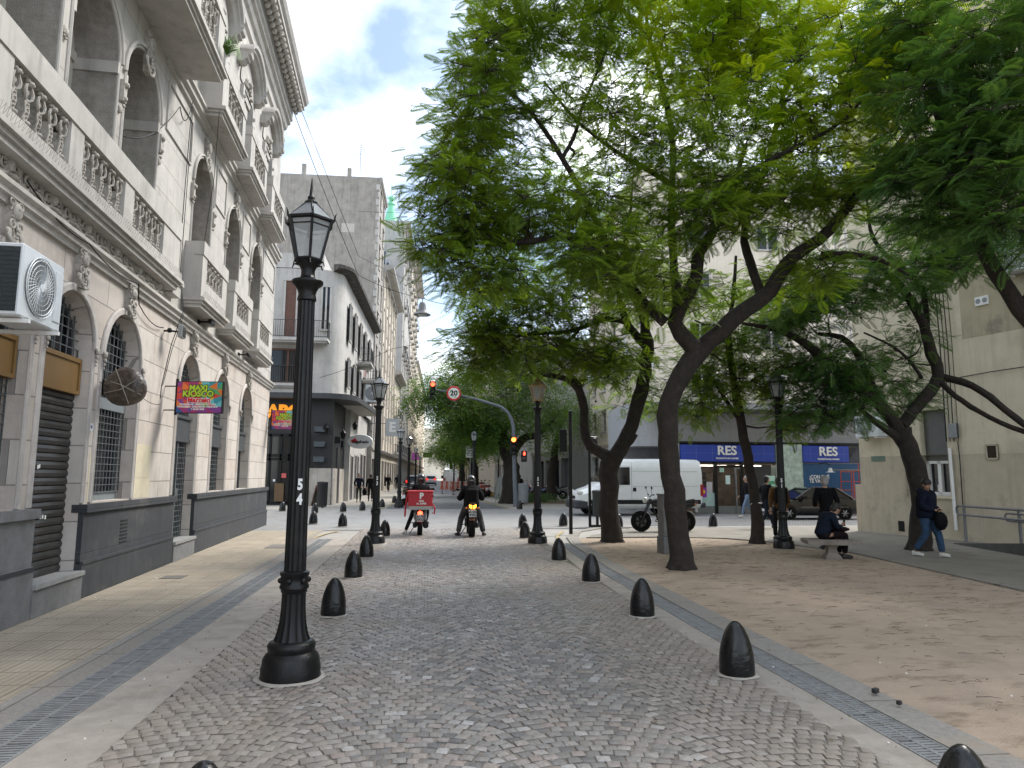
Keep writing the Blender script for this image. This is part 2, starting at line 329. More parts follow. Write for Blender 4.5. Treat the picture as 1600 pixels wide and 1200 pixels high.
# cobbles: every sett a real stone, laid in arcs
def cobbles():
    m, nt, b_ = base('granite_setts'); L = nt.links
    g = nd(nt, 'ShaderNodeNewGeometry'); cr = nd(nt, 'ShaderNodeValToRGB'); e = cr.color_ramp.elements
    cols = [(0,(.12,.115,.112)),(.2,(.17,.162,.153)),(.4,(.23,.21,.19)),(.55,(.185,.177,.168)),(.7,(.26,.245,.228)),(.85,(.23,.19,.168)),(.95,(.35,.34,.33)),(1,(.16,.145,.135))]
    e[0].position = 0; e[0].color = (*cols[0][1],1); e[1].position = 1; e[1].color = (*cols[-1][1],1)
    for p, c in cols[1:-1]: k = e.new(p); k.color = (*c, 1)
    L.new(g.outputs['Random Per Island'], cr.inputs[0])
    n1 = nd(nt, 'ShaderNodeTexNoise'); n1.inputs['Scale'].default_value = 55; n1.inputs['Detail'].default_value = 6; n1.inputs['Roughness'].default_value = .7; L.new(g.outputs['Position'], n1.inputs[0])
    mr = nd(nt, 'ShaderNodeMapRange'); mr.inputs[1].default_value = .3; mr.inputs[2].default_value = .7; mr.inputs[3].default_value = .62; mr.inputs[4].default_value = 1.38; L.new(n1.outputs[0], mr.inputs[0])
    sc = nd(nt, 'ShaderNodeVectorMath', operation='SCALE'); L.new(cr.outputs[0], sc.inputs[0]); L.new(mr.outputs[0], sc.inputs['Scale'])
    # trodden dust: brown near both edges
    sp = nd(nt, 'ShaderNodeSeparateXYZ'); L.new(g.outputs['Position'], sp.inputs[0])
    ab = nd(nt, 'ShaderNodeMath', operation='SUBTRACT'); L.new(sp.outputs[0], ab.inputs[0]); ab.inputs[1].default_value = .55
    a2 = nd(nt, 'ShaderNodeMath', operation='ABSOLUTE'); L.new(ab.outputs[0], a2.inputs[0])
    n2 = nd(nt, 'ShaderNodeTexNoise'); n2.inputs['Scale'].default_value = 1.1; n2.inputs['Detail'].default_value = 7; L.new(g.outputs['Position'], n2.inputs[0])
    ad = nd(nt, 'ShaderNodeMath', operation='MULTIPLY_ADD'); L.new(n2.outputs[0], ad.inputs[0]); ad.inputs[1].default_value = 3.2; L.new(a2.outputs[0], ad.inputs[2])
    m3 = nd(nt, 'ShaderNodeMapRange'); m3.inputs[1].default_value = 2.0; m3.inputs[2].default_value = 3.9; m3.inputs[4].default_value = .68; L.new(ad.outputs[0], m3.inputs[0])
    x = nd(nt, 'ShaderNodeMix', data_type='RGBA'); L.new(m3.outputs[0], x.inputs[0]); L.new(sc.outputs[0], x.inputs[6]); x.inputs[7].default_value = (.25,.21,.17,1)
    L.new(x.outputs[2], b_.inputs['Base Color'])
    m4 = nd(nt, 'ShaderNodeMapRange'); m4.inputs[3].default_value = .38; m4.inputs[4].default_value = .72; L.new(n2.outputs[0], m4.inputs[0]); m4.inputs[1].default_value = .3; m4.inputs[2].default_value = .7; L.new(m4.outputs[0], b_.inputs['Roughness'])
    bp = nd(nt, 'ShaderNodeBump'); bp.inputs['Strength'].default_value = .5; bp.inputs['Distance'].default_value = .006; L.new(n1.outputs[0], bp.inputs['Height']); L.new(bp.outputs[0], b_.inputs['Normal'])
    V = []; Fc = []; base_i = 0; rows = []
    x0, x1 = -1.93, 2.80; AW = 1.18; nA = 4; AW = (x1-x0)/nA; per = 13; sw = AW/per; sag = .14
    y = 1.6; r = 0
    while y < 23.0:
        for a in range(nA):
            for k in range(per):
                u = (k+.5 + (.25 if r % 2 else -.25) + random.uniform(-.1,.1))/per
                xc = x0+AW*(a+u); q = 2*u-1; yc = y - sag*(q*q) + random.uniform(-.008,.008)
                ang = atan2(-sag*4*q/AW, 1)*1.0
                hw = sw*.5*random.uniform(.84,.95)/max(cos(ang),.5)*.96; hd = .0405*random.uniform(.86,1.0)
                if yc > 23 or yc < 1.5: continue
                ca, sa = cos(ang), sin(ang); h = random.uniform(.004,.012); tx, ty = random.uniform(-.045,.045), random.uniform(-.045,.045)
                c = [(-1,-1),(1,-1),(1,1),(-1,1)]; ring = []
                jit = [(random.uniform(-.006,.006), random.uniform(-.006,.006)) for _ in c]
                for lvl, (ins, z) in enumerate(((0,-.02),(0,h-.006),(.010,h))):
                    for (sx, sy), (jx, jy) in zip(c, jit):
                        lx = sx*(hw-ins)+jx; ly = sy*(hd-ins)+jy
                        ex = min(max(xc+lx*ca-ly*sa, x0), x1)
                        V.append((ex, yc+lx*sa+ly*ca, z+(lx*tx+ly*ty if lvl else 0)))
                for l in (0,1):
                    for i in range(4):
                        j = (i+1)%4; Fc.append((base_i+l*4+i, base_i+l*4+j, base_i+(l+1)*4+j, base_i+(l+1)*4+i))
                Fc.append(tuple(base_i+8+i for i in range(4))); base_i += 12
        y += .088; r += 1
    b = MB(); b.v = V; b.f = Fc; b.mi = [0]*len(Fc); o = b.build('road_cobbles', m, fixn=False, smooth=50); o['kind'] = 'structure'
    sheet('road_bed', [(-1.95,-8),(2.8,-8),(2.9,23),(-1.98,23)], -.005, mat('joint_sand', (.20,.175,.15), .95, var=.3, scale=18, bump=.5, bscale=120, dirt=(.1,.09,.08,.5), dscale=7))
    
cobbles()
# dirt of the plaza
def dirt():
    m = mat('packed_dirt', (.345,.268,.198), .95, var=.10, scale=2.5, bump=.5, bscale=60, dirt=(.25,.195,.15,.6), dscale=1.1)
    nt = m.node_tree; b = nt.nodes['Principled BSDF']; L = nt.links; src = b.inputs['Base Color'].links[0].from_socket
    g = nd(nt, 'ShaderNodeNewGeometry'); mp_ = nd(nt, 'ShaderNodeMapping'); mp_.inputs['Scale'].default_value = (1.0, 2.4, 1); mp_.inputs['Rotation'].default_value = (0,0,.5); L.new(g.outputs['Position'], mp_.inputs[0])
    n = nd(nt, 'ShaderNodeTexNoise'); n.inputs['Scale'].default_value = 1.6; n.inputs['Detail'].default_value = 10; n.inputs['Roughness'].default_value = .75; L.new(mp_.outputs[0], n.inputs[0])
    r = nd(nt, 'ShaderNodeMapRange'); r.inputs[1].default_value = .52; r.inputs[2].default_value = .64; r.inputs[4].default_value = .9; L.new(n.outputs[0], r.inputs[0])
    # more litter further back under the trees
    x = nd(nt, 'ShaderNodeMix', data_type='RGBA'); L.new(r.outputs[0], x.inputs[0]); L.new(src, x.inputs[6]); x.inputs[7].default_value = (.19,.14,.095,1); L.new(x.outputs[2], b.inputs['Base Color'])
    nx, ny = 90, 110; V = []; Fc = []
    def inside(x, y): return True
    left = lambda y: np.interp(y, [p[1] for p in KR], [p[0] for p in KR]) + .15
    # back edge follows the kerb of the concrete path
    right = lambda y: np.interp(y, [-8, 9.9, 12.3, 15.1, 17.6, 18.8, 19.4], [9.6, 8.97, 9.25, 9.55, 9.0, 8.2, 6.6])
    for j in range(ny+1):
        y = -8+27.3*j/ny
        for i in range(nx+1):
            l, r_ = left(y), right(y); x_ = l+(r_-l)*i/nx
            e = min(1, (x_-l)/.5, (r_-x_)/.5, max(0,(19.3-y))/.5)
            V.append((x_, y, .002 + .035*e*(.5+.5*sin(x_*1.3+y*.7)*cos(y*.9-x_*.4)) + .008*e*random.random()))
    for j in range(ny):
        for i in range(nx): a = j*(nx+1)+i; Fc.append((a, a+1, a+nx+2, a+nx+1))
    b2 = MB(); b2.v = V; b2.f = Fc; b2.mi = [0]*len(Fc); o = b2.build('dirt', m, fixn=False, smooth=180); o['kind'] = 'structure'
dirt()
PATH = mat('plaza_path_concrete', (.195,.178,.148), .85, var=.12, scale=1.5, bump=.15, bscale=100, dirt=(.12,.10,.078,.7), dscale=.8)
sheet('path', [(9.0,-8),(30,-8),(30,23.4),(7.0,23.3),(4.7,20.2),(4.4,19.2),(6.6,19.4),(8.2,18.8),(9.0,17.6),(9.55,15.1),(9.25,12.3),(8.97,9.9)], .003, PATH)
ribbon('path_kerb', [(9.6,-8),(8.97,9.9),(9.25,12.3),(9.55,15.1),(9.0,17.6),(8.2,18.8),(6.6,19.4),(4.4,19.3)], .07, .0, KERB, h=.035)
# fallen twigs, pods and leaf litter
b = MB(); lm = [mat('dry_twig', (.06,.042,.03), .9), mat('litter_paper', (.6,.58,.54), .8), mat('dry_leaf', (.15,.10,.05), .9)]
for i in range(1500):
    y = 2.5+15.5*random.random()**.8; x = random.uniform(3.7, 9.0); z = .03
    if random.random() < .4:
        a = random.uniform(-.5,.5)+(pi if random.random()<.5 else 0); l = random.uniform(.03,.2)*(1 if random.random()<.9 else 1.8)
        pts = [(x, y, z+.012), (x+l*.5*cos(a)+random.uniform(-.01,.01), y+l*.5*sin(a)+random.uniform(-.02,.02), z+.018), (x+l*cos(a), y+l*sin(a), z+.01)]
        b.tube(pts, [.003,.0025,.001], 3, 0)
    else:
        r = random.uniform(.006,.016); a = random.uniform(0,3); b.quad((x,y,z+.012),(x+r*cos(a),y+r*sin(a),z+.016),(x+r*cos(a)-r*sin(a),y+r*sin(a)+r*cos(a),z+.02),(x-r*sin(a),y+r*cos(a),z+.012), 1 if random.random()<.06 else 2)
for i in range(500):
    x = random.uniform(-1.9,2.8) if random.random()<.5 else random.choice([random.gauss(2.9,.25), random.gauss(-2.1,.2)]); y = random.uniform(2.5,20); r = random.uniform(.006,.018); a = random.uniform(0,3); z = .018
    b.quad((x,y,z),(x+r*cos(a),y+r*sin(a),z+.004),(x+r*cos(a)-r*sin(a),y+r*sin(a)+r*cos(a),z+.008),(x-r*sin(a),y+r*cos(a),z), 1 if random.random()<.1 else 2)
for i in range(160):
    x = random.uniform(-4.6,-3.2); y = random.uniform(4,20); r = random.uniform(.006,.02); a = random.uniform(0,3); z = .004
    b.quad((x,y,z),(x+r*cos(a),y+r*sin(a),z+.004),(x+r*cos(a)-r*sin(a),y+r*sin(a)+r*cos(a),z+.006),(x-r*sin(a),y+r*cos(a),z), 1 if random.random()<.2 else 2)
tag(b.build('ground_litter', lm, fixn=False), 'fallen twigs, dry leaves and scraps scattered over the dirt and paving', 'litter', kind='stuff')
# small finds named one by one
SEP = []
b = MB(); b.bbox(-.035,.035,-.025,.025,0,.05,.008); 
p_ = b.build('dark_stone', mat('dark_wood_scrap', (.02,.018,.017), .7)); p_.location = gnd(1368,1083,.03); p_.rotation_euler = (0,0,.5); tag(p_, 'dark square block lying on the dirt edge beside the grating, further from the camera', 'debris')
p2 = p_.copy(); COL.objects.link(p2); p2.location = gnd(1405,1101,.03); p_.scale = (.8,.8,.75); p2.scale = (.55,.6,.6); p2['label'] = 'smaller dark block lying on the dirt edge beside the grating, nearer to the camera'
def cover(x0, x1, y0, y1, label):
    b = MB(); b.box(x0, x1, y0, y1, -.01, .003); b.box(x0+.03, x1-.03, y0+.03, y1-.03, .003, .006)
    return tag(b.build('manhole_cover', mat('cast_cover', (.16,.145,.13), .8, var=.2, scale=20, bump=.4, bscale=60)), label, 'manhole cover')
cover(-4.30,-3.95,12.4,12.75,'rectangular utility cover in the tiled pavement close to the shutter door step')
cover(-3.7,-2.95+.0-.2,17.2,18.1,'dark square utility cover in the tiled pavement near the end of the grey plinth')
# ================= LEFT ORNATE BUILDING =================
LP0 = Vector((-4.66, 8.72, 0)); LU = Vector((-.04823, .99884, 0)); LRZ = atan2(LU.y, LU.x)
# local frame: x along the facade (away from the camera), -y out towards the street, z up
GREY = mat('painted_stucco', (.42,.40,.37), .85, var=.10, scale=2.2, bump=.15, bscale=45, streak=.5, dirt=(.22,.205,.185,.45), dscale=.7)
GREYU = mat('painted_stucco_upper', (.43,.41,.38), .85, var=.09, scale=2.2, bump=.15, bscale=45, streak=.42, dirt=(.2,.19,.175,.5), dscale=.8)
courses(GREYU, 1.6, .52, 'obj', .008, .5, .62, .6, (.96,.95,.94))
STONE = mat('pink_grey_ashlar', (.48,.44,.40), .8, var=.10, scale=3, bump=.2, bscale=60, streak=.25, dirt=(.34,.29,.26,.5), dscale=1.2)
courses(STONE, 1.45, .52, 'obj', .009, .5, .5, .7, (.93,.89,.86))
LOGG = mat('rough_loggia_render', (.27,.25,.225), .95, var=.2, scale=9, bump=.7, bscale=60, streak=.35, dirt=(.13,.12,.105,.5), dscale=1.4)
PLIN = mat('slate_grey_plinth_paint', (.036,.039,.044), .75, var=.18, scale=4, bump=.2, bscale=60, streak=.4, dirt=(.09,.09,.088,.55), dscale=1.3)
courses(PLIN, 1.9, .6, 'obj', .008, .5, .6, .5, (.95,.95,.97))
PLIN2 = mat('bare_cement_plinth', (.17,.17,.17), .9, var=.2, scale=5, bump=.3, bscale=50, dirt=(.10,.095,.085,.6), dscale=1.3)
ORN = mat('weathered_ornament', (.37,.345,.31), .9, var=.22, scale=14, bump=.4, bscale=90, dirt=(.14,.125,.11,.8), dscale=6)
LB = thing('ornate_building', 'pale grey ornate building with arched openings, balustraded balconies and dark plinth, left of the street', 'building', LP0, LRZ)
def arch_pts(sc, hw, zs, n=14, e=1.): return [(sc-hw*cos(pi*i/n), zs+hw*e*sin(pi*i/n)) for i in range(n+1)]
def arch_wall(b, s0, s1, z0, z1, ops, y=0., dep=.3, m=0, mr=None, ins=.05):
    """wall sheet facing -y with openings (centre, half width, sill z, spring z or lintel z, 'arch'|'rect'); reveals go back to y+dep"""
    mr = m if mr is None else mr; cur = s0
    for sc, hw, zb, zs, kind in ops:
        l, r = sc-hw, sc+hw
        b.quad((cur,y,z0),(l,y,z0),(l,y,z1),(cur,y,z1), m)
        if zb > z0: b.quad((l,y,z0),(r,y,z0),(r,y,zb),(l,y,zb), m)
        if kind == 'arch':
            P = arch_pts(sc, hw, zs); Q = arch_pts(sc, hw-ins, zs)
            for i in range(len(P)-1): b.quad((P[i][0],y,P[i][1]),(P[i+1][0],y,P[i+1][1]),(P[i+1][0],y,z1),(P[i][0],y,z1), m)
        else:
            P = [(l,zs),(r,zs)]; Q = [(l+ins,zs-ins),(r-ins,zs-ins)]; b.quad((l,y,zs),(r,y,zs),(r,y,z1),(l,y,z1), m)
        P = [(l,zb)]+P+[(r,zb)]; Q = [(l+ins,zb)]+Q+[(r-ins,zb)]
        for i in range(len(P)-1): b.quad((P[i][0],y,P[i][1]),(P[i+1][0],y,P[i+1][1]),(Q[i+1][0],y+dep,Q[i+1][1]),(Q[i][0],y+dep,Q[i][1]), mr)
        b.quad((l,y,zb),(r,y,zb),(r-ins,y+dep,zb),(l+ins,y+dep,zb), mr)
        cur = r
    b.quad((cur,y,z0),(s1,y,z0),(s1,y,z1),(cur,y,z1), m)
def arch_band(b, sc, hw, zb, zs, o0, o1, y0, y1, n=14, m=0):
    """moulding following an arched opening between offsets o0..o1, from y0 (front, negative) to y1"""
    pth = [((sc-hw,0,zb),(-1,0,0))]+[((sc-hw*cos(pi*i/n),0,zs+hw*sin(pi*i/n)),(-cos(pi*i/n),0,sin(pi*i/n))) for i in range(n+1)]+[((sc+hw,0,zb),(1,0,0))]
    b.sweep([(p, d, (0,1,0)) for p, d in pth], [(o0,y1),(o0,y0+.015),(o0+.015,y0),(o1-.02,y0),(o1,y0+.02),(o1,y1)], m)
def mould(b, s0, s1, prof, m=0):
    """horizontal moulding: profile of (out, z) swept along the facade; out is positive to the street"""
    n = len(prof); vs = [(s0,-o,z) for o, z in prof]+[(s1,-o,z) for o, z in prof]
    b.add(vs, [(i, i+1, n+i+1, n+i) for i in range(n-1)]+[tuple(range(n)), tuple(range(n,2*n))[::-1]], m)
SE = 16.35                                     # far corner of the facade
S0 = -9.5
GA = [(-8.2,.72),(-5.6,.72),(-3.0,.72),(-.69,.72),(1.08,.68),(2.90,.76),(6.62,.74),(9.45,.76),(12.45,.78)]
gops = []
for i, (c_, h) in enumerate(GA):
    door = i in (4, 6); gops.append((c_, h, .38 if door else 1.29, 3.42, 'arch'))
b = MB(); arch_wall(b, S0, SE, .0, 4.62, gops, 0, .21, 0)
b.quad((SE,0,0),(SE,6,0),(SE,6,15),(SE,0,15)); b.quad((S0,0,0),(S0,12,0),(S0,12,15),(S0,0,15))
b.quad((S0,6.2,0),(SE,6.2,0),(SE,6.2,15),(S0,6.2,15))
b.build('ashlar_wall', STONE, LB)
# plinth, stepping at the doors
b = MB(); segs = [(S0,.40,0),(1.76,5.88,1),(7.36,SE+.05,1)]
for a, c_, mi in segs:
    b.box(a, c_, -.07, .02, 0, 1.16, 0); b.box(a-.02, c_+.02, -.12, .3, 1.16, 1.27, 0)
    b.box(a-.003, c_+.003, -.10, .0, 0, .46 if mi else .55, 0); b.box(a, c_, -.115, -.02, .46 if mi else .55, .50 if mi else .60, 0)
pl = b.build('plinth', [PLIN], LB)
b = MB(); b.box(S0-.0,.403,-.075,-.0,0,1.164); b.box(S0,.42,-.125,.2,1.165,1.275); b.box(S0,.405,-.105,-.0,0,.605); b.build('bare_plinth', PLIN2, LB)['label'] = 'unpainted cement plinth at the near end'
for a, c_ in ((.40,1.76),(5.88,7.36)):
    b = MB(); b.box(a, c_, -.12, .36, 0, .33, 1); b.box(a-.0, c_+.0, -.15, .36, .33, .385, 0); b.build('door_step', [mat('step_stone', (.26,.26,.25), .8, var=.15, bump=.3), PLIN2], LB)
b = MB()
for k in range(7): b.box(3.15, 3.45, -.078, -.06, .62+k*.055, .64+k*.055)
b.build('vent_grille', DARK, LB)
# archivolts and pilaster strips round ground openings
AST = mat('arch_stone', (.46,.425,.395), .85, var=.14, scale=4, bump=.25, bscale=60, streak=.4, dirt=(.3,.26,.23,.5), dscale=1.5)
for i, (c_, h) in enumerate(GA):
    zb = 1.29; b = MB()
    arch_band(b, c_, h, zb, 3.42, .0, .11, -.028, .02); arch_band(b, c_, h, zb, 3.42, .035, .07, -.042, -.02)
    arch_band(b, c_, h, 3.42, 3.42, .0, .11, -.05, .02)
    b.build('archivolt', AST, LB, smooth=40)
# keystones: carved cartouche
def spiral(b, c, r, turns=1.4, sgn=1, y=-.1, tr=.022, a0=0, m=0, ax=1., n=26):
    pts = []; rad = []
    for k in range(n):
        t = k/(n-1); a = a0+sgn*turns*2*pi*t; rr = r*(1-.82*t); pts.append((c[0]+rr*cos(a)*ax, y-.03*t, c[1]+rr*sin(a))); rad.append(tr*(1-.35*t))
    b.tube(pts, rad, 6, m)
def keystone_mb(sc=1.):
    b = MB(); Q = sc
    b.prism([(-.11*Q,.36*Q),(.11*Q,.36*Q),(.07*Q,-.28*Q),(-.07*Q,-.28*Q)], -.14, .02)
    b.ball((0,-.17,.20*Q), .10*Q, 10, sc=(1,.7,1.2)); b.ball((0,-.2,.13*Q), .03*Q, 6); b.ball((.04*Q,-.22,.22*Q), .02*Q, 6); b.ball((-.04*Q,-.22,.22*Q), .02*Q, 6)
    for s_ in (1,-1):
        spiral(b, (s_*.10*Q,.02*Q), .10*Q, 1.3, s_, -.15, .022*Q, pi/2); spiral(b, (s_*.12*Q,.30*Q), .09*Q, 1.2, -s_, -.13, .02*Q, -pi/2)
        b.tube([(s_*.1*Q,-.14,-.05*Q),(s_*.17*Q,-.17,-.16*Q),(s_*.1*Q,-.2,-.26*Q),(0,-.18,-.30*Q)], [.03*Q,.035*Q,.03*Q,.02*Q], 6)
        b.ball((s_*.16*Q,-.14,-.1*Q), .045*Q, 6)
    for k in range(5): b.ball((0,-.2,-.05*Q-.06*Q*k), .035*Q*(1-.12*k), 6)
    return b
ks = None; kx = [c for c, h in GA]
for i, c_ in enumerate(kx):
    o = keystone_mb().build('keystone', ORN, LB, smooth=60, loc=(c_, 0, 4.38)) if ks is None else ks.copy()
    if ks is not None: COL.objects.link(o); o.location = (c_, 0, 4.38)
    o.scale = (.82,.62,.80)
    ks = ks or o
# little drops at the springing line
def drop_mb():
    b = MB(); b.ball((0,-.10,.1), .055, 8); b.ball((.05,-.1,.13), .035, 6); b.ball((-.05,-.1,.13), .035, 6); b.ball((0,-.1,.02), .04, 6); b.ball((0,-.09,-.05), .03, 6); b.ball((0,-.09,-.11), .02, 6); return b
dp = None
for c_, h in GA:
    for s_ in (-1, 1):
        l = (c_+s_*(h+.05), 0, 3.32)
        if dp is None: dp = drop_mb().build('carved_drop', ORN, LB, smooth=60, loc=l); dp.scale = (.75,.6,.9)
        else: o = dp.copy(); COL.objects.link(o); o.location = l
# string cornice above arches, frieze, ledge
b = MB(); mould(b, S0, SE+.1, [(0,4.60),(.05,4.60),(.06,4.66),(.10,4.68),(.10,4.73),(.15,4.77),(.15,4.82),(0,4.86)])
b.build('string_cornice', GREY, LB)
b = MB(); b.quad((S0,0,4.62),(SE,0,4.62),(SE,0,5.2),(S0,0,5.2)); b.build('frieze_wall', GREY, LB)
b = MB(); x = S0+5.5; k = 0
while x < 4.3:
    s_ = 1 if k % 2 else -1
    spiral(b, (x, 5.0), .135, 1.6, s_, -.05, .026, random.uniform(-.3,.3)+(pi/2 if s_ > 0 else -pi/2))
    b.tube([(x-.14,-.05,4.92),(x-.05,-.09,4.88+.03*s_),(x+.08,-.07,4.9),(x+.18,-.05,5.1)], [.02,.03,.026,.012], 6)
    for q in range(6):
        a = random.uniform(0,2*pi); rr = random.uniform(.05,.17); b.ball((x+rr*cos(a), -.06, 5.0+rr*.9*sin(a)), random.uniform(.018,.042), 6, sc=(1.3,.8,1))
    if k % 4 == 0:
        b.ball((x+.13,-.08,5.02), .075, 8, sc=(.8,.8,1.3)); 
    x += .25; k += 1
b.build('carved_frieze', ORN, LB, smooth=60)
# ---- grilles, shutter and glazing of the ground floor ----
GRILLE = mat('grille_steel', (.13,.145,.15), .5, metal=.5, var=.2); BROWN = mat('brown_panel', (.17,.095,.028), .55, var=.12, scale=2, streak=.3)
FRAMED = mat('dark_frame', (.05,.055,.06), .5, var=.2); CURT = mat('curtain_cloth', (.20,.20,.195), .9, var=.3, scale=5)
def grille(parent, s0, s1, z0, z1, y, px=.13, pz=.115, arch=None, t=.008, diag=False):
    b = MB(); n = max(1, round((s1-s0)/px)); m_ = round((z1-z0)/pz)
    def top(s):
        if not arch: return z1
        sc, hw, zs = arch; d = min(1, abs(s-sc)/hw); return zs+hw*sqrt(1-d*d)
    for i in range(n+1):
        s = s0+(s1-s0)*i/n; zt = min(z1, top(s)) if arch else z1
        if zt > z0: b.box(s-t, s+t, y-t, y+t, z0, zt)
    for j in range(m_+1):
        z = z0+(z1-z0)*j/m_
        a, c_ = s0, s1
        if arch and z > arch[2]:
            q = arch[1]**2-(z-arch[2])**2
            if q <= 0: continue
            a, c_ = arch[0]-sqrt(q), arch[0]+sqrt(q)
        b.box(a, c_, y-t*1.3, y+t*.3, z-t*.8, z+t*.8)
    return b.build('grille', GRILLE, parent, fixn=False)
def half_round(b, sc, hw, z0, zs, y, m=0, n=14):
    P = [(sc-hw, z0)]+arch_pts(sc, hw, zs, n)+[(sc+hw, z0)]; b.add([(a,y,z) for a, z in P], [tuple(range(len(P)))], m)
for i, (c_, h) in enumerate(GA):
    door = i in (4, 6); hw = h-.05; zb = .385 if door else 1.29; y = .21
    nm = 'door' if door or i == 4 else 'window'
    b = MB(); half_round(b, c_, hw+.03, zb-.02, 3.42, y+.08); pane = b.build(nm, GLASS if i != 5 else GLASS, LB)
    b = MB()
    for k in range(7):      # curtains / stock behind the glass
        a = c_-hw+2*hw*k/7; b.box(a+.02, a+.16, y+.3+.05*(k%2), y+.33+.05*(k%2), zb, 3.9)
    b.build('curtain', CURT, pane)
    b = MB(); arch_band(b, c_, hw, zb, 3.42, -.05, .02, y, y+.06); b.box(c_-.02, c_+.02, y+.01, y+.05, 3.0, 3.4+hw); b.build('frame', FRAMED, pane)
    if i <= 4:
        b = MB(); b.box(c_-hw, c_+hw, y-.10, y-.02, 2.80, 3.26); b.box(c_-hw, c_+hw, y-.12, y-.0, 3.22, 3.28); b.box(c_-hw, c_+hw, y-.12, y-.0, 2.78, 2.83); b.box(c_-hw, c_-hw+.05, y-.12, y, 2.83, 3.22); b.box(c_+hw-.05, c_+hw, y-.12, y, 2.83, 3.22); b.build('brown_panel', BROWN, pane)
        grille(pane, c_-hw, c_+hw, 3.28, 3.42+hw, y-.05, .17, .13, (c_, hw, 3.42))
    elif i == 5:
        b = MB(); b.box(c_-hw, c_+hw, y-.06, y, 2.68, 2.85); b.box(c_-hw, c_+hw, y-.02, y, 1.29, 1.42); b.build('transom', mat('grey_transom', (.15,.17,.18), .6), pane)
        grille(pane, c_-hw, c_+hw, 1.42, 2.68, y-.04, .13, .105); grille(pane, c_-hw, c_+hw, 2.85, 3.42+hw, y-.04, .15, .14, (c_, hw, 3.42))
    else:
        b = MB(); b.box(c_-hw, c_+hw, y-.10, y, 2.42, 2.86); b.box(c_-hw-.02, c_+hw+.02, y-.14, y, 2.84, 2.90); b.box(c_-hw-.02, c_+hw+.02, y-.12, y, 2.36, 2.42); b.build('transom', FRAMED, pane)
        grille(pane, c_-hw, c_+hw, 2.9, 3.42+hw, y-.04, .12, .12, (c_, hw, 3.42))
        if i != 8: grille(pane, c_-hw, c_+hw, zb, 2.36, y-.04, .12, .11)
        if i == 6: bb = MB(); bb.box(c_-.03, c_+.03, y-.08, y-.02, zb, 2.36); bb.box(c_-.1, c_+.1, y-.1, y-.06, 1.25, 1.4); bb.build('lock_bar', GRILLE, pane)
    if i in (4,):           # roller shutter
        b = MB(); z = .39; prof = []
        while z < 2.79: prof += [(y-.045, z), (y-.052, z+.004), (y-.062, z+.05), (y-.045, z+.092), (y-.03, z+.10)]; z += .105
        n = len(prof); b.add([(c_-hw, a, q) for a, q in prof]+[(c_+hw, a, q) for a, q in prof], [(k, k+1, n+k+1, n+k) for k in range(n-1)])
        b.build('roller_shutter', mat('black_slat_shutter', (.028,.027,.026), .38, metal=.3, var=.3, scale=3, dirt=(.09,.085,.08,.5), dscale=3), pane)
        b = MB(); 
        for (a, z_) in ((.75,1.12),(.84,1.13),(1.0,1.12),(1.06,1.12),(1.13,1.11),(.62,.98),(.6,.62),(.58,.44),(.82,1.75),(.86,1.76)):
            b.box(a, a+.035, y-.067, y-.064, z_, z_+.05)
        b.build('stickers', mat('torn_white_sticker', (.7,.69,.67), .7), pane)
    if i == 3: grille(pane, c_-hw, c_+hw, 1.29, 2.8, y-.04, .13, .11)
b = MB(); b.lathe([(.0,-.012),(.055,-.012),(.06,0)], 14, ax='y', c=(1.93,0,2.35)); o = b.build('number_plate', mat('enamel_white', (.75,.76,.78), .3), LB)
t = text_mesh('door_number', '28', .06, mat('enamel_blue', (.03,.05,.2), .4), o, .002); stand(t, (1.93,-.014,2.35))
# yellowish repair patches on the stone
for (a0_, a1_, z0_, z1_) in ((3.75,4.6,1.29,1.62),(3.8,4.55,1.63,2.2),(1.98,2.12,1.3,2.0)):
    b = MB(); b.box(a0_, a1_, -.004, 0, z0_, z1_); b.build('repair_patch', mat('cream_patch', (.50,.45,.33), .85, var=.1), LB)
# ---- first floor: wall with loggia arches ----
UA = [(-8.2,.72),(-5.6,.72),(-3.0,.78),(-.75,.78),(1.08,.76),(2.92,.78)]; UB = [(6.75,.74),(9.75,.76),(12.85,.78)]
Z1, Z2 = 5.2, 9.15
ua = [(c_, h, Z1+.15, 7.86, 'arch') for c_, h in UA]+[(c_, h, Z1+.15, 7.78, 'arch') for c_, h in UB]
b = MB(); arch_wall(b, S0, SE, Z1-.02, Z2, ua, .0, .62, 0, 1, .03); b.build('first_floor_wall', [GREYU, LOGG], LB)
for c_, h in UA+UB:
    zs = 7.86 if (c_, h) in UA else 7.78; b = MB()
    arch_band(b, c_, h, 5.3, zs, .0, .05, -.035, .02); arch_band(b, c_, h, zs, zs, .05, .11, -.06, .02)
    if (c_, h) in UA:
        b.box(c_-h-.03, c_-h+.05, -.03, .6, 7.66, 7.84); b.box(c_+h-.05, c_+h+.03, -.03, .6, 7.66, 7.84)
    b.build('first_floor_archivolt', GREY, LB, smooth=40)
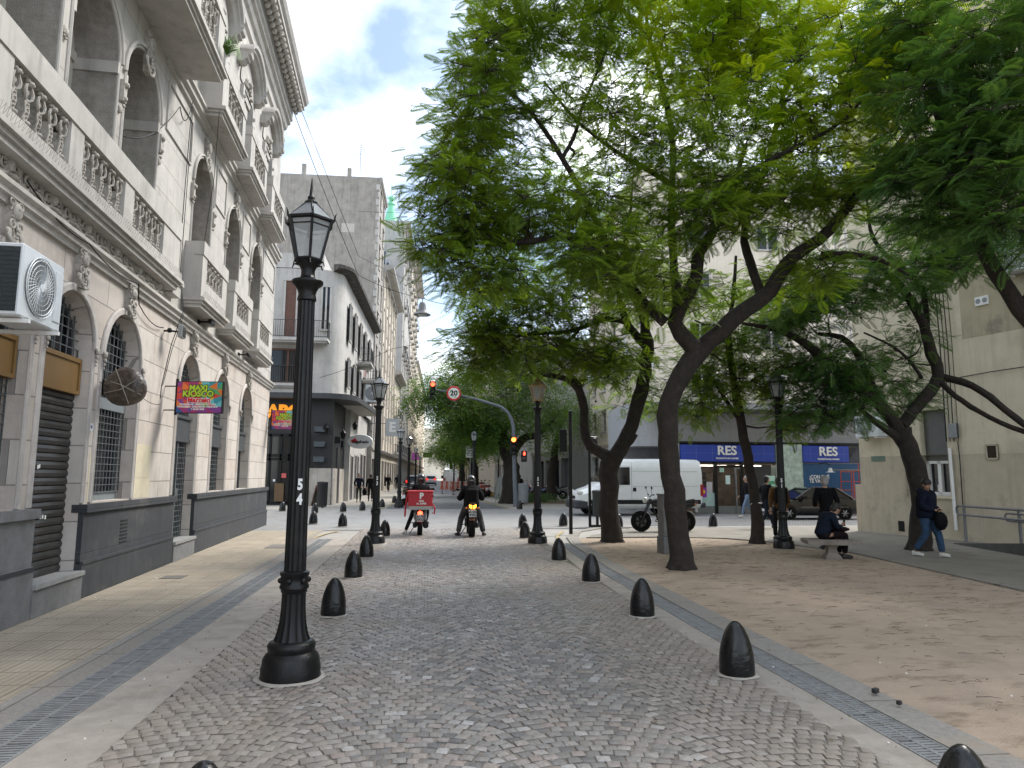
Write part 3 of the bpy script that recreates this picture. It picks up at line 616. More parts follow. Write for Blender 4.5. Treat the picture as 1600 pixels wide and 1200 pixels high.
for k, (c_, h) in enumerate(UA+UB):
    zs = 7.86 if k < 6 else 7.78; y = .62; hw = h-.03
    if k < 6:
        b = MB(); half_round(b, c_, hw, 5.3, zs, y+.1); pn = b.build('window', mat('pale_green_glass', (.28,.36,.34), .12, var=.15, scale=1, spec=.7), LB)
        b = MB(); arch_band(b, c_, hw, 5.3, zs, -.17, .02, y-.02, y+.12); arch_band(b, c_, hw-.17, 5.3, zs, -.07, .0, y+.03, y+.12); b.box(c_-hw, c_+hw, y-.06, y+.12, zs-.1, zs+.05); b.box(c_-.035, c_+.035, y+.02, y+.12, 5.3, zs); b.build('frame', mat('cream_joinery', (.47,.45,.39), .6, var=.08, streak=.3), pn, smooth=40)
    else:
        b = MB(); half_round(b, c_, hw, 5.3, zs, y); b.box(c_-.3,c_+.5,y-.02,y+.01,6.3,6.9); b.build('blind_niche', mat('niche_render', (.40,.37,.33), .9, var=.12, scale=3, bump=.2, streak=.3), LB)
        b = MB(); b.ball((c_-.15,y-.01,6.95), .09, 8, sc=(1,.3,.7)); b.build('niche_hole', DARK, LB)
b = MB(); b.box(3.35,3.55,.25,.3,7.15,7.35)
for k in range(5): b.box(3.36,3.54,.22,.26,7.17+k*.035,7.185+k*.035)
# rosettes + big carved keystones of first floor
for c_ in (1.98, .15, 3.82):
    b = MB(); b.lathe([(.0,-.045),(.04,-.05),(.07,-.03),(.08,0)], 12, ax='y', c=(c_,0,7.2 if c_ > 1 else 7.25)); 
    for q in range(8): a = q*pi/4; b.ball((c_+.055*cos(a),-.03,7.2+.055*sin(a)), .018, 6)
    b.build('rosette', ORN, LB, smooth=60)
k2 = None
for c_, h in UB+[(2.92,.78)]:
    if k2 is None: k2 = keystone_mb(1.35).build('carved_keystone', ORN, LB, smooth=60, loc=(c_,0,8.62))
    else: o = k2.copy(); COL.objects.link(o); o.location = (c_,0,8.62)
    k2.scale = (.8,.5,.8)
    if c_ != UB[0][0]: o.scale = (.8,.5,.8)
    for s_ in (-1, 1):
        b = MB(); b.cbox((c_+s_*(h+.1),-.03,7.5), (.12,.07,.34)); b.ball((c_+s_*(h+.1),-.07,7.6), .05, 8); b.ball((c_+s_*(h+.1),-.06,7.38), .045, 8); b.ball((c_+s_*(h+.1),-.05,7.26), .03, 8); b.build('carved_bracket', ORN, LB, smooth=50)
# second string course + wall panels
b = MB(); mould(b, 3.9, SE+.1, [(0,9.10),(.06,9.12),(.06,9.20),(.13,9.24),(.13,9.33),(.18,9.36),(.18,9.42),(0,9.46)])
for a, c_ in ((4.1,5.7),(7.75,8.75),(10.75,11.8),(13.9,16.1)):
    for (x0_, x1_, z0_, z1_) in ((a,c_,8.85,8.89),(a,c_,7.95,7.99),(a,a+.04,7.99,8.85),(c_-.04,c_,7.99,8.85)): b.box(x0_, x1_, -.03, 0, z0_, z1_)
b.build('string_course', GREY, LB)
# ---- second floor wall ----
WB = [(-5.2,.55),(-2.2,.55),(.9,.55),(3.6,.5),(7.1,.55),(10.3,.55),(13.6,.55)]
b = MB(); arch_wall(b, S0, SE, Z2, 14.3, [(c_, h, Z2+.3, 11.9, 'rect') for c_, h in WB], 0, .35, 0, 0, .04); b.build('second_floor_wall', GREYU, LB)
for c_, h in WB:
    b = MB(); b.quad((c_-h,.36,9.3),(c_+h,.36,9.3),(c_+h,.36,11.9),(c_-h,.36,11.9)); pn = b.build('window', GLASS, LB)
    b = MB(); b.box(c_-h+.02,c_-h+.1,.26,.34,9.3,11.85); b.box(c_+h-.1,c_+h-.02,.26,.34,9.3,11.85); b.box(c_-.04,c_+.04,.27,.34,9.3,11.85); b.box(c_-h,c_+h,.26,.34,11.0,11.1); b.build('frame', mat('old_wood_joinery', (.22,.17,.12), .8, var=.3, scale=8), pn)
    b = MB()     # surround, carved lunette and arched hood
    for s_ in (-1,1):
        b.box(c_+s_*(h+.10)-.08, c_+s_*(h+.10)+.08, -.09, 0, 9.9, 12.0)
        for q in range(5): b.ball((c_+s_*(h+.10), -.1, 11.7-.25*q), .06-.006*q, 6)
    n = 16; R1 = h+.42
    pth = [((c_-R1-.28,0,12.35),(0,0,1)),((c_-R1*.98,0,12.35),(0,0,1))]+[((c_-R1*cos(a)*.95,0,12.45+R1*.62*sin(a)),(-cos(a)*.6,0,.9)) for a in [pi*(.08+.84*i/n) for i in range(n+1)]]+[((c_+R1*.98,0,12.35),(0,0,1)),((c_+R1+.28,0,12.35),(0,0,1))]
    b.sweep([(p, Vector(d).normalized(), (0,1,0)) for p, d in pth], [(0,0),(0,-.14),(.05,-.20),(.08,-.20),(.10,-.27),(.16,-.27),(.19,-.34),(.27,-.36),(.27,0)])
    half_round(b, c_, h+.3, 12.1, 12.15, -.03)
    b.build('window_hood', GREY, LB, smooth=35)
    b = MB(); spiral(b, (c_-.2,12.3), .14, 1.5, 1, -.05, .03); spiral(b, (c_+.2,12.3), .14, 1.5, -1, -.05, .03, pi); b.ball((c_,-.08,12.35), .1, 8)
    for q in range(12): b.ball((c_-.5+q*.09,-.06,12.12+.12*sin(q*pi/11)+.05*(q%2)), .045, 6)
    b.build('carved_lunette', ORN, LB, smooth=60)
# ---- attic frieze and main cornice ----
b = MB(); mould(b, S0, SE+.12, [(0,13.7),(.08,13.75),(.08,13.85),(.04,13.9),(.04,14.15),(.12,14.2),(.16,14.3),(.16,14.36),(.25,14.4),(.25,14.5),(.32,14.55),(.32,14.95),(.72,15.0),(.72,15.14),(.80,15.2),(.86,15.32),(.86,15.4),(0,15.5)]); 
b.v = [(x_, y_, z_) for x_, y_, z_ in b.v]; b.build('main_cornice', GREY, LB)
b = MB(); b.ball((0,-.58,14.86), .105, 8, sc=(.95,1.2,1)); b.ball((0,-.46,14.74), .09, 8); b.box(-.07,.07,-.66,-.3,14.93,15.0); eg = b.build('cornice_egg', ORN, LB, smooth=60); eg.location = (S0+.15,0,0)
for i in range(1, int((SE-S0)/.30)): o = eg.copy(); COL.objects.link(o); o.location = (S0+.15+i*.30,0,0)
b = MB(); b.box(S0, SE-.6, -.10, .4, 15.45, 16.4); b.box(S0, SE-.5, -.22, .45, 16.4, 16.6)
for x in (2.0, 8.4, 12.2): b.box(x, x+1.3, -.2, .4, 15.45, 17.3)
b.build('roof_parapet', GREYU, LB); b = MB(); b.box(S0,SE-.2,.4,6,15.3,15.4); b.build('roof', GREY, LB)
# ---- balusters & balconies ----
def baluster_mb(h=.62, ey=.0):
    b = MB(); 
    b.cbox((0,0,.03), (.10,.09,.06)); b.prism([(-.035,.06),(.035,.06),(.026,.14),(.03,.30),(.022,.36),(-.022,.36),(-.03,.30),(-.026,.14)], -.035, .035)
    for s_ in (-1,1):
        b.tube([(s_*.02,-.03,.33),(s_*.06,-.045,.38),(s_*.072,-.045,.45),(s_*.04,-.04,.52),(0,-.035,.55)], [.012,.014,.015,.014,.012], 5)
        b.tube([(s_*.035,-.02,.08),(s_*.03,-.04,.2),(s_*.035,-.03,.32)], [.01,.011,.008], 5)
    b.ball((0,-.01,.45), .05, 8, sc=(1,.6,1.3)); b.ball((0,-.055,.54), .038, 7); b.ball((.03,-.04,.57), .028, 6); b.ball((-.03,-.04,.57), .028, 6)
    for q in range(4): b.ball((0,-.045,.12+.055*q), .014, 5)
    b.ball((0,-.05,.045), .03, 6); b.cbox((0,0,.61), (.12,.09,.04)); return b
BAL = None
def balusters(parent, s0, s1, y, z, n, H=.62):
    global BAL
    for i in range(n):
        x = s0+(s1-s0)*(i+.5)/n
        if BAL is None: BAL = baluster_mb().build('baluster', ORN, parent, smooth=60); o = BAL
        else: o = BAL.copy(); COL.objects.link(o); o.parent = parent
        o.location = (x, y, z); o.scale = (1.15,1.2,H/.63)
SPK = mat('bird_spike_steel', (.25,.22,.2), .5, metal=.5)
def spikes(parent, s0, s1, y, z):
    b = MB(); x = s0
    while x < s1:
        for s_ in (-1,1): b.tube([(x,y,z),(x+s_*.035+random.uniform(-.01,.01),y-.05+random.uniform(-.01,.01),z+.11)], .0018, 3)
        x += .075
    b.box(s0,s1,y-.01,y+.01,z-.004,z+.006); b.build('bird_spikes', SPK, parent, fixn=False)
def balcony(name, s0, s1, dep, zb, zt, opens, nb, spike=True, lab=None, rail=.15, foot=.20):
    """slab with moulded edge, solid parapet frame with pierced baluster openings"""
    b = MB(); sl_ = .22
    for (o0, z0_, z1_) in ((dep-.06,zb,zb+.07),(dep-.02,zb+.07,zb+.13),(dep+.03,zb+.13,zb+.19),(dep+.0,zb+.19,zb+sl_)):
        b.box(s0-(o0-dep)-.02, s1+(o0-dep)+.02, -o0, .05, z0_, z1_)
    z0_, z1_ = zb+sl_, zt; yo, yi = -dep+.06, -dep+.20; cur = s0
    for a, c_ in opens:
        b.box(cur, a, yo, yi, z0_, z1_-rail); b.box(a, c_, yo, yi, z0_, z0_+foot); cur = c_
    b.box(cur, s1, yo, yi, z0_, z1_-rail); b.box(s0-.02, s1+.02, yo-.02, yi+.02, z1_-rail, z1_)
    if dep > .33:
        for x in (s0, s1-.14): b.box(x, x+.14, yi, .02, z0_, z1_)
    bo = b.build(name, GREY, LB)
    if lab: bo['label'] = lab
    for (a, c_), n in zip(opens, nb): balusters(bo, a, c_, -dep+.15, z0_+foot, n, z1_-rail-z0_-foot)
    if spike: spikes(bo, s0, s1, -dep+.02, zb+sl_)
    return bo
balcony('long_balustrade', -6.0, 4.62, .30, 5.05, 6.34, [(-5.2,-3.85),(-3.2,-1.75),(-1.3,.05),(.42,1.85),(2.22,3.66)], [5,5,5,5,5], rail=.33, foot=.17)
for s0, s1 in ((5.72,7.85),(8.62,10.8),(11.75,14.0)):
    balcony('balcony', s0, s1, .42, 5.02, 6.38, [(s0+.35, s1-.42)], [5], rail=.28, foot=.36)
balcony('deep_upper_balcony', -6, 4.62, .85, 9.2, 10.55, [(-5.6,-3.6),(-3.2,-1.4),(-1.0,.8),(1.2,2.6),(3.0,4.2)], [6,6,6,5,4], False)
for s0, s1 in ((6.05,8.35),(9.1,11.4),(12.3,14.6)):
    balcony('upper_balcony', s0, s1, .52, 9.28, 10.6, [(s0+.5, s1-.3)], [5], False, rail=.24, foot=.26)
# end block of the long ledge
b = MB(); b.box(4.62, 5.1, -.16, .02, 5.02, 5.5); b.box(4.62,5.16,-.2,.02,5.25,5.32); b.build('ledge_block', GREY, LB)
# ---- things fixed on the facade ----
def onfac(px, py, off=0.):
    d = ray(px, py); n = np.array([LU.y, -LU.x, 0]); P0 = np.array(LP0)+n*off; t = ((P0-np.array([0,0,CAM_H]))@n)/(d@n); return Vector(np.array([0,0,CAM_H])+d*t)
def loc2w(s, w_, z): return LP0 + LU*s + Vector((LU.y, -LU.x, 0))*w_ + Vector((0,0,z))
# air conditioner unit
ACW = mat('ac_white_enamel', (.62,.65,.67), .35, var=.05, dirt=(.45,.46,.46,.3)); ACD = mat('ac_dark_coil', (.02,.03,.035), .6, var=.4, scale=60)
def ac_unit(label, group=None, w_=.85, h=.62, d=.34, name='air_conditioner'):
    t = thing(name, label, 'air conditioner', group=group)
    b = MB(); b.bbox(0, w_, 0, d, 0, h, .015); b.build('casing', ACW, t)
    b = MB(); b.lathe([(.0,-.004),(.245*h/.6,-.004),(.25*h/.6,-.0)], 32, ax='y', c=(w_*.42,-.004,h*.5)); b.build('fan_recess', mat('fan_recess_grey', (.16,.165,.165), .6), t)
    b = MB(); 
    for k in range(40):
        a = 2*pi*k/40; c_, s_ = cos(a), sin(a); a2 = a+.35
        b.tube([(w_*.42+.04*c_,-.022,h*.5+.04*s_),(w_*.42+.14*cos(a+.12),-.026,h*.5+.14*sin(a+.12)),(w_*.42+.25*h/.6*cos(a2),-.015,h*.5+.25*h/.6*sin(a2))], .0035, 3)
    for r in (.07,.11,.15,.19,.23,.255):
        r *= h/.6; b.tube([(w_*.42+r*cos(q*2*pi/28),-.022,h*.5+r*sin(q*2*pi/28)) for q in range(29)], .003 if r < .24 else .006, 4, cap=False)
    b.lathe([(.0,-.03),(.04,-.03),(.045,-.01)], 14, ax='y', c=(w_*.42,0,h*.5)); b.build('fan_guard', ACW, t, fixn=False)
    b = MB(); b.bbox(w_*.78, w_-.03, -.012, .01, h*.12, h*.88, .008); b.build('service_cover', ACW, t)
    b = MB(); b.box(-.004, .0, .03, d-.03, .04, h-.04)
    for k in range(14): b.box(-.008,-.004,.03,d-.03,.05+k*(h-.1)/14,.056+k*(h-.1)/14)
    b.build('side_coil', ACD, t)
    b = MB(); b.box(.1,.14,-.05,d+.25,-.05,-.01); b.box(w_-.14,w_-.1,-.05,d+.25,-.05,-.01); b.build('bracket', WHITEP, t); return t
ac = ac_unit('large white air conditioner with a round fan grille, on brackets at the far left edge', w_=.86, h=.72, d=.40)
# ---- projecting signs ----
def kiosk_sign(label, w_=.78, h=.56):
    t = thing('kiosk_sign', label, 'sign', group='kiosk signs on the ornate building')
    b = MB(); b.box(-w_/2,w_/2,-.045,.045,-h/2,h/2); b.build('frame', BLACK, t)
    cols = [(.35,.03,.14),(.75,.18,.03),(.05,.28,.33),(.10,.35,.12),(.55,.45,.05),(.22,.05,.25),(.03,.08,.25),(.62,.06,.04),(.15,.5,.5)]
    ms = [mat('sign_colour_%s' % 'abcdefghi'[k], c, .4, var=.05) for k, c in enumerate(cols)]; b = MB(); rr = random.Random(5)
    nx, ny = 7, 5; P = {}
    for i in range(nx+1):
        for j in range(ny+1): P[i,j] = (-w_*.485+w_*.97*i/nx+(rr.uniform(-.04,.04) if 0<i<nx else 0), -.048, -h*.48+h*.96*j/ny+(rr.uniform(-.03,.03) if 0<j<ny else 0))
    for i in range(nx):
        for j in range(ny):
            q = [P[i,j],P[i+1,j],P[i+1,j+1],P[i,j+1]]; k = rr.randrange(2)
            pal = [0,5,6] if j == 0 else ([0,1,7,5] if i < 3 else [1,4,2,8,3,7])
            m1, m2 = rr.choice(pal), rr.choice(pal)
            if k: b.add(q, [(0,1,2)], m1); b.add(q, [(0,2,3)], m2)
            else: b.add(q, [(0,1,3)], m1); b.add(q, [(1,2,3)], m2)
    b.build('colour_face', ms, t, fixn=False)
    LIME = mat('sign_lime', (.45,.62,.03), .4); DK = mat('sign_dark_outline', (.02,.05,.02), .4); RD = mat('sign_red', (.7,.02,.03), .4)
    for txt, z, sz, m_, q in (('MAXI',.17,.14,LIME,1),('KIOSCO',.06,.155,LIME,1.05)):
        o = text_mesh('lettering', txt, sz, DK, t, .003, bold=.018); stand(o, (-.02,-.052,z)); o = text_mesh('lettering', txt, sz, m_, t, .003, bold=.006); stand(o, (-.02,-.058,z))
    o = text_mesh('lettering', 'Marcelo', .13, WHITEP, t, .003, bold=.014); stand(o, (0,-.052,-.055)); o = text_mesh('lettering', 'Marcelo', .13, RD, t, .003, bold=.004); stand(o, (0,-.058,-.055))
    for k, tx in enumerate(('CIGARRILLOS - BEBIDAS - LACTEOS','PANADERIA - GOLOSINAS - PANCHOS','Y ALGO MAS')):
        o = text_mesh('lettering', tx, .043, WHITEP, t, .002, bold=.002); stand(o, (-.02,-.052,-.135-.045*k))
    b = MB(); b.box(-w_/2-.03,-w_/2,-.03,.03,-h/2-.03,h/2+.05); b.box(-w_/2-.25,-w_/2,-.012,.012,h/2-.1,h/2-.08); b.box(-w_/2-.25,-w_/2,-.012,.012,-h/2+.05,-h/2+.07); b.build('bracket', BLACK, t)
    return t
# position is fitted in the facade frame: the sign sticks out towards the street
# place what hangs on the left facade
ac.location = loc2w(-1.62, .66, 3.2); ac.rotation_euler = (0, 0, LRZ)
k1 = kiosk_sign('colourful kiosk sign sticking out of the facade above the narrow grilled doorway', .86, .60); k1.location = loc2w(5.0, .66, 3.12) ; k1.rotation_euler = (0, 0, R(-6))
k2 = kiosk_sign('colourful kiosk sign at the far corner of the facade, in front of the orange letters', .94, .66); k2.location = loc2w(16.2, .60, 3.55); k2.rotation_euler = (0, 0, R(-4))
t = thing('wrapped_round_sign', 'round projecting sign wrapped in brown plastic and tied with cord, beside the second arched window', 'sign', loc2w(2.1, .36, 2.95), R(-4))
b = MB(); b.lathe([(.0,-.11),(.22,-.11),(.28,-.06),(.29,0),(.28,.06),(.22,.11),(.0,.11)], 22, ax='y'); 
b.v = [(x+.012*sin(9*z+7*x), y+.012*sin(13*x+5*z), z+.012*cos(11*x)) for x, y, z in b.v]
WR = mat('brown_wrap_plastic', (.075,.055,.042), .32, var=.5, scale=9, bump=1., bscale=14, dirt=(.16,.13,.10,.5), dscale=9); b.build('wrapped_disc', WR, t, smooth=70)
b = MB(); 
for pts in (((-.26,-.10,.1),(0,-.14,.02),(.27,-.08,-.12)),((-.1,-.12,.26),(.02,-.14,0),(.12,-.12,-.25)),((-.25,-.1,-.1),(0,-.14,-.05),(.25,-.1,.14))): b.tube(pts, .006, 4)
b.build('cord', mat('cord', (.3,.27,.22), .8), t); b = MB(); b.box(-.36,-.27,-.03,.03,-.12,.12); b.box(-.42,-.3,-.015,.015,-.02,.02); b.build('bracket', BLACK, t)
def cable(pts, r, label, sagk=0., mat_=None, name='cable'):
    P = [Vector(p) for p in pts]; out = []
    for i in range(len(P)-1):
        n = 10 if sagk else 3
        for k in range(n): q = k/n; v = P[i].lerp(P[i+1], q); v.z -= sagk*4*q*(1-q); out.append(v)
    out.append(P[-1]); b = MB(); b.tube(out, r, 4); o = b.build(name, mat_ or BLACK, fixn=False)
    if label: tag(o, label, 'cable')
    return o
t = thing('floodlight', 'small square floodlight on a bracket above the kiosk sign, below the string cornice', 'floodlight', loc2w(4.85,.0,4.33), LRZ)
b = MB(); b.bbox(-.12,.12,-.34,-.26,-.12,.12,.01); b.build('lamp_body', mat('floodlight_grey', (.25,.26,.26), .4), t); b = MB(); b.box(-.1,.1,-.345,-.342,-.1,.1); b.build('lens', GLASS, t)
b = MB(); b.tube([(-.0,-.26,0),(-.05,-.12,.0),(-.05,0,0)], .018, 6); b.ball((-.12,-.12,0), .05, 8); b.build('bracket', BLACK, t)
for (s_, z_, lb) in ((7.0,4.98,'small dark security camera under the nearest single balcony'),(11.1,4.95,'small dark security camera between the second and third single balconies')):
    t = thing('security_camera', lb, 'camera', loc2w(s_,.02,z_), LRZ)
    b = MB(); b.bbox(-.16,.16,-.30,-.22,-.06,.04,.02); b.build('camera_body', BLACK, t); b = MB(); b.tube([(0,0,-.0),(0,-.15,.0),(0,-.25,0)], .02, 6); b.cbox((0,-.0,0),(.1,.04,.1)); b.build('arm', BLACK, t)
# cables on the facade
cable([loc2w(5.35,.06,9.1),loc2w(5.3,.05,7.2),loc2w(5.25,.05,5.5),loc2w(5.2,.2,4.8),loc2w(4.95,.1,4.1),loc2w(4.72,.05,3.3),loc2w(4.66,.06,3.05)], .009, 'thin black cable running down the facade to the kiosk sign', .0)
cable([loc2w(5.5,.06,12),loc2w(5.42,.05,7.2),loc2w(5.36,.05,5.5),loc2w(5.28,.2,4.8),loc2w(5.0,.1,4.0),loc2w(4.78,.05,3.3)], .007, 'second black cable beside the one feeding the kiosk sign')
cable([loc2w(-.6,.12,4.95),loc2w(1.0,.16,4.75),loc2w(2.9,.16,4.72),loc2w(3.3,.06,4.45),loc2w(4.6,.05,4.35)], .010, 'black cable looping along the carved frieze to the floodlight', .10)
cable([loc2w(1.9,.08,3.0),loc2w(2.05,.2,2.9)], .006, 'short cable tied to the wrapped round sign')
cable([loc2w(2.6,.3,3.0),loc2w(4.7,.06,2.95)], .006, 'cable from the wrapped round sign to the kiosk sign bracket', .08)
cable([loc2w(2.3,-.2,7.0),loc2w(4.5,.1,8.6),loc2w(5.4,.06,9.2)], .01, 'slack cable crossing the loggia piers', .35)
cable([loc2w(5.9,.45,9.3),loc2w(6.4,.3,8.0),loc2w(6.7,.05,6.0)], .006, 'thin cable hanging below the first upper balcony')
# fern growing out of the deep balcony
b = MB()
for k in range(110):
    a = random.uniform(-.9,.9); l = random.uniform(.15,.38); p = Vector((random.uniform(-.15,.15),0,0)); q = p+Vector((l*sin(a)*.8,-l*random.uniform(.2,.7),l*.5)); e = q+Vector((l*.5*sin(a),-l*.2,-l*random.uniform(.3,.9))); n = Vector((.012,0,.004)); b.add([p-n,p+n,q+n,q-n,e],[(0,1,2,3),(3,2,4)])
o = b.build('fern', mat('bright_fern', (.14,.28,.03), .6, var=.3), fixn=False); tag(o, 'bright green tuft growing out of the deep upper balcony', 'plant'); o.location = loc2w(4.4,.86,9.75); o.rotation_euler = (0,0,LRZ)
# ================= LAMP POSTS =================
LG = mat('lantern_glass', (.42,.45,.46), .1, var=.15, scale=3, spec=.7, alpha=.55); GOLD = mat('worn_gold_paint', (.42,.29,.13), .5, metal=.1, var=.3); 
def lamp_post(label, loc, rz=0, group='black cast iron lamp posts with six sided lanterns', digits='54', gold=False):
    t = thing('street_lamp', label, 'street lamp', loc, rz, group)
    b = MB(); b.lathe([(.262,0),(.262,.012),(.245,.02),(.245,.10),(.235,.13),(.232,.17),(.215,.20),(.19,.225),(.195,.25),(.20,.275),(.185,.30),(.155,.315)], 32)
    fl = [(.150,.315),(.128,.38),(.112,.46),(.103,.56),(.100,.66),(.100,.70)]
    b.lathe(fl, 32, fl=(0,5,.90)); b.lathe([(.10,.70),(.108,.71),(.112,.735),(.122,.74),(.122,.76),(.114,.77),(.114,.84),(.122,.85),(.122,.875),(.10,.885)], 32)
    for k in range(6): b.ball((.114*cos(k*pi/3+.3),.114*sin(k*pi/3+.3),.805), .026, 8)
    b.build('pedestal', BLACKP, t, smooth=50)
    b = MB(); b.lathe([(.092,.88),(.090,1.2),(.082,2.2),(.073,3.2),(.072,3.25)], 32, fl=(0,4,.88)); b.build('column', BLACKP, t, smooth=60)
    b = MB(); b.lathe([(.075,3.24),(.085,3.25),(.082,3.28),(.075,3.30),(.085,3.34),(.10,3.37),(.135,3.40),(.14,3.42),(.135,3.43),(.10,3.44),(.07,3.455),(.062,3.48),(.06,3.52),(.068,3.55),(.085,3.57),(.10,3.60),(.0,3.605)], 24)
    b.build('capital', BLACKP, t, smooth=50)
    FR = GOLD if gold else BLACKP
    b = MB(); hx = [(cos(k*pi/3+pi/6+.25), sin(k*pi/3+pi/6+.25)) for k in range(6)]
    zb, zt, rb, rt = 3.62, 3.985, .118, .205
    for x, y in hx:
        b.tube([(x*rb,y*rb,zb),(x*rt,y*rt,zt)], .0125, 6)
        b.tube([(x*rt*1.02,y*rt*1.02,zt-.02),(x*rt*1.13,y*rt*1.13,zt),(x*rt*1.15,y*rt*1.15,zt+.03),(x*rt*1.22,y*rt*1.22,zt+.065)], [.014,.012,.009,.003], 5)
        b.tube([(x*.10,y*.10,zb-.03),(x*.14,y*.14,zb-.02),(x*.155,y*.155,zb-.06)], [.012,.010,.004], 5)
        b.tube([(x*rt*.98,y*rt*.98,zt+.015),(x*.05,y*.05,zt+.175)], .008, 5)
    for k in range(6):
        (x, y), (x2, y2) = hx[k], hx[(k+1)%6]
        for r, z, q in ((rb,zb,.015),(rt,zt,.02),(rt*.93,zt-.06,.006)): b.tube([(x*r,y*r,z),(x2*r,y2*r,z)], q, 6)
    b.lathe([(.0,zb-.03),(.12,zb-.02),(.12,zb),(.0,zb+.005)], 6, a0=pi/6+.25)
    b.build('lantern_frame', FR, t)
    b = MB(); b.lathe([(rb*.98,zb),(rt*.98,zt)], 6, a0=pi/6+.25, cap=False); g_ = b.build('lantern_glass', LG, t)
    b = MB(); b.lathe([(rt*1.03,zt+.015),(rt*.93,zt+.035),(.055,zt+.17)], 6, a0=pi/6+.25, cap=False); b.build('lantern_roof', GOLD if gold else mat('milky_roof_glass', (.20,.21,.22), .15, var=.2), t)
    b = MB(); b.lathe([(.055,zt+.165),(.06,zt+.185),(.04,zt+.20),(.028,zt+.215),(.034,zt+.23),(.02,zt+.25),(.012,zt+.33),(.003,zt+.42)], 12); b.build('finial', FR, t, smooth=50)
    b = MB(); b.lathe([(.03,zb),(.04,zb+.06),(.035,zb+.2),(.0,zb+.22)], 10); b.build('bulb', mat('frosted_bulb', (.5,.5,.48), .3), t)
    return t
def digits(t, txt, rot, zs=(1.61,1.485)):
    for ch, z in zip(txt, zs):
        o = text_mesh('painted_number', ch, .125, WHITEP, t, .004, squeeze=.7, bold=.006); r = .0945; o.location = (r*sin(rot), -r*cos(rot), z); o.rotation_euler = (pi/2, 0, rot)
LAMPS = [((-1.10,6.36),'nearest black lamp post with white painted number, on the cobbles at the left','54'),
 ((-1.23,18.06),'black lamp post on the left edge of the cobbles, just before the crossing','53'),
 ((2.80,17.8),'black lamp post with gilded lantern on the right edge of the cobbles','52'),
 ((8.46,16.17),'black lamp post on the dirt plaza beside the concrete bench','51'),
 ((-1.40,38.0),'black lamp post on the left just past the crossing, behind the delivery rider',''),
 ((-1.12,45.5),'second black lamp post past the crossing on the left, right behind the delivery rider',''),
 ((-.95,63.),'third black lamp post down the far left pavement',''),((-.85,92.),'fourth and last visible black lamp post down the far left pavement',''),
 ((2.62,39.5),'black lamp post behind the black-clad rider, beside the white notice',''),((2.75,55.),'black lamp post among the far trees, left of the white notice',''),
 ((3.0,78.),'distant black lamp post at the orange and white barriers',''),((7.6,75.),'distant black lamp post above the parked motorcycles','')]
L0 = None
for i, (p, lb, dg_) in enumerate(LAMPS):
    if L0 is None:
        L0 = lamp_post(lb, (*p, 0), 0); o = L0
        proto_children = None
    elif i == 2: o = lamp_post(lb, (*p, 0), 0, gold=True)
    else: o = copy_tree(L0c, lb, (*p, 0), .2*i)
    if i == 0: L0c = copy_tree(L0, 'x', (0,0,-50)); 
    if dg_: digits(o, dg_, math.atan2(p[0], p[1])*-1 - o.rotation_euler.z if False else -math.atan2(p[0],p[1])-o.rotation_euler.z + .12)
for c in kids(L0c): bpy.data.objects.remove(c)
bpy.data.objects.remove(L0c)
for i, (x, y) in enumerate(((-1.10,6.36),(2.8,17.8))): pass
# ================= BOLLARDS =================
def bollard_mb():
    b = MB(); b.lathe([(.148,0),(.150,.02),(.148,.12),(.142,.19),(.128,.26),(.106,.33),(.076,.395),(.046,.433),(.022,.45),(.0,.455)], 28)
    return b
BLP = mat('bollard_black_enamel', (.0045,.005,.0055), .27, var=.4, scale=7, bump=.3, bscale=22, dirt=(.022,.02,.018,.55), dscale=8, spec=.4)
BO = [((-.94,3.41),'black bullet bollard cut by the bottom edge, left of the lane'),((-1.09,9.03),'black bullet bollard on the left, first one beyond the nearest lamp post'),((-1.17,12.23),'black bullet bollard on the left, second one beyond the nearest lamp post'),
 ((-1.2,15.18),'black bullet bollard on the left, just in front of the second lamp post'),((-1.12,20.28),'black bullet bollard on the left, half hidden behind the second lamp post'),((-2.7,24.04),'black bullet bollard at the near side of the crossing, left of the second lamp post'),
 ((-3.84,25.31),'black bullet bollard at the near side of the crossing, touching the nearest lamp post'),((-6.57,34.02),'black bullet bollard in front of the glazed shop door, leftmost of all'),((-4.85,32.33),'black bullet bollard beside the marble shop corner'),
 ((-3.75,33.4),'black bullet bollard across the crossing, below the approaching man in navy'),((-2.99,34.56),'black bullet bollard at the far side of the crossing, right of the approaching man'),((-2.27,37.9),'black bullet bollard across the crossing, just right of the second lamp post'),
 ((-1.53,40.25),'black bullet bollard at the foot of the lamp post behind the delivery rider'),((2.53,3.23),'black bullet bollard cut by the bottom edge at the far right'),((2.7,6.07),'largest black bullet bollard on the right, beside the drain grating'),
 ((2.66,8.65),'black bullet bollard on the right, second one fully in view'),((2.68,11.47),'black bullet bollard on the right, third one fully in view'),((2.69,14.33),'black bullet bollard on the right, just before the gilded lamp post'),
 ((2.71,19.44),'black bullet bollard immediately left of the gilded lamp post'),((3.2,23.47),'black bullet bollard behind the one left of the gilded lamp post'),((4.66,23.99),'black bullet bollard between the gilded lamp post and the black pole'),
 ((4.71,35.75),'black bullet bollard at the foot of the grey traffic light mast'),((9.75,23.45),'black bullet bollard between the parked motorcycle and the butcher shop'),((6.41,23.32),'black bullet bollard behind the forked tree, left of the motorcycle'),((-1.9,44.),'black bullet bollard past the crossing, behind the lamp post on the far left kerb')]
B0 = None; RG = None
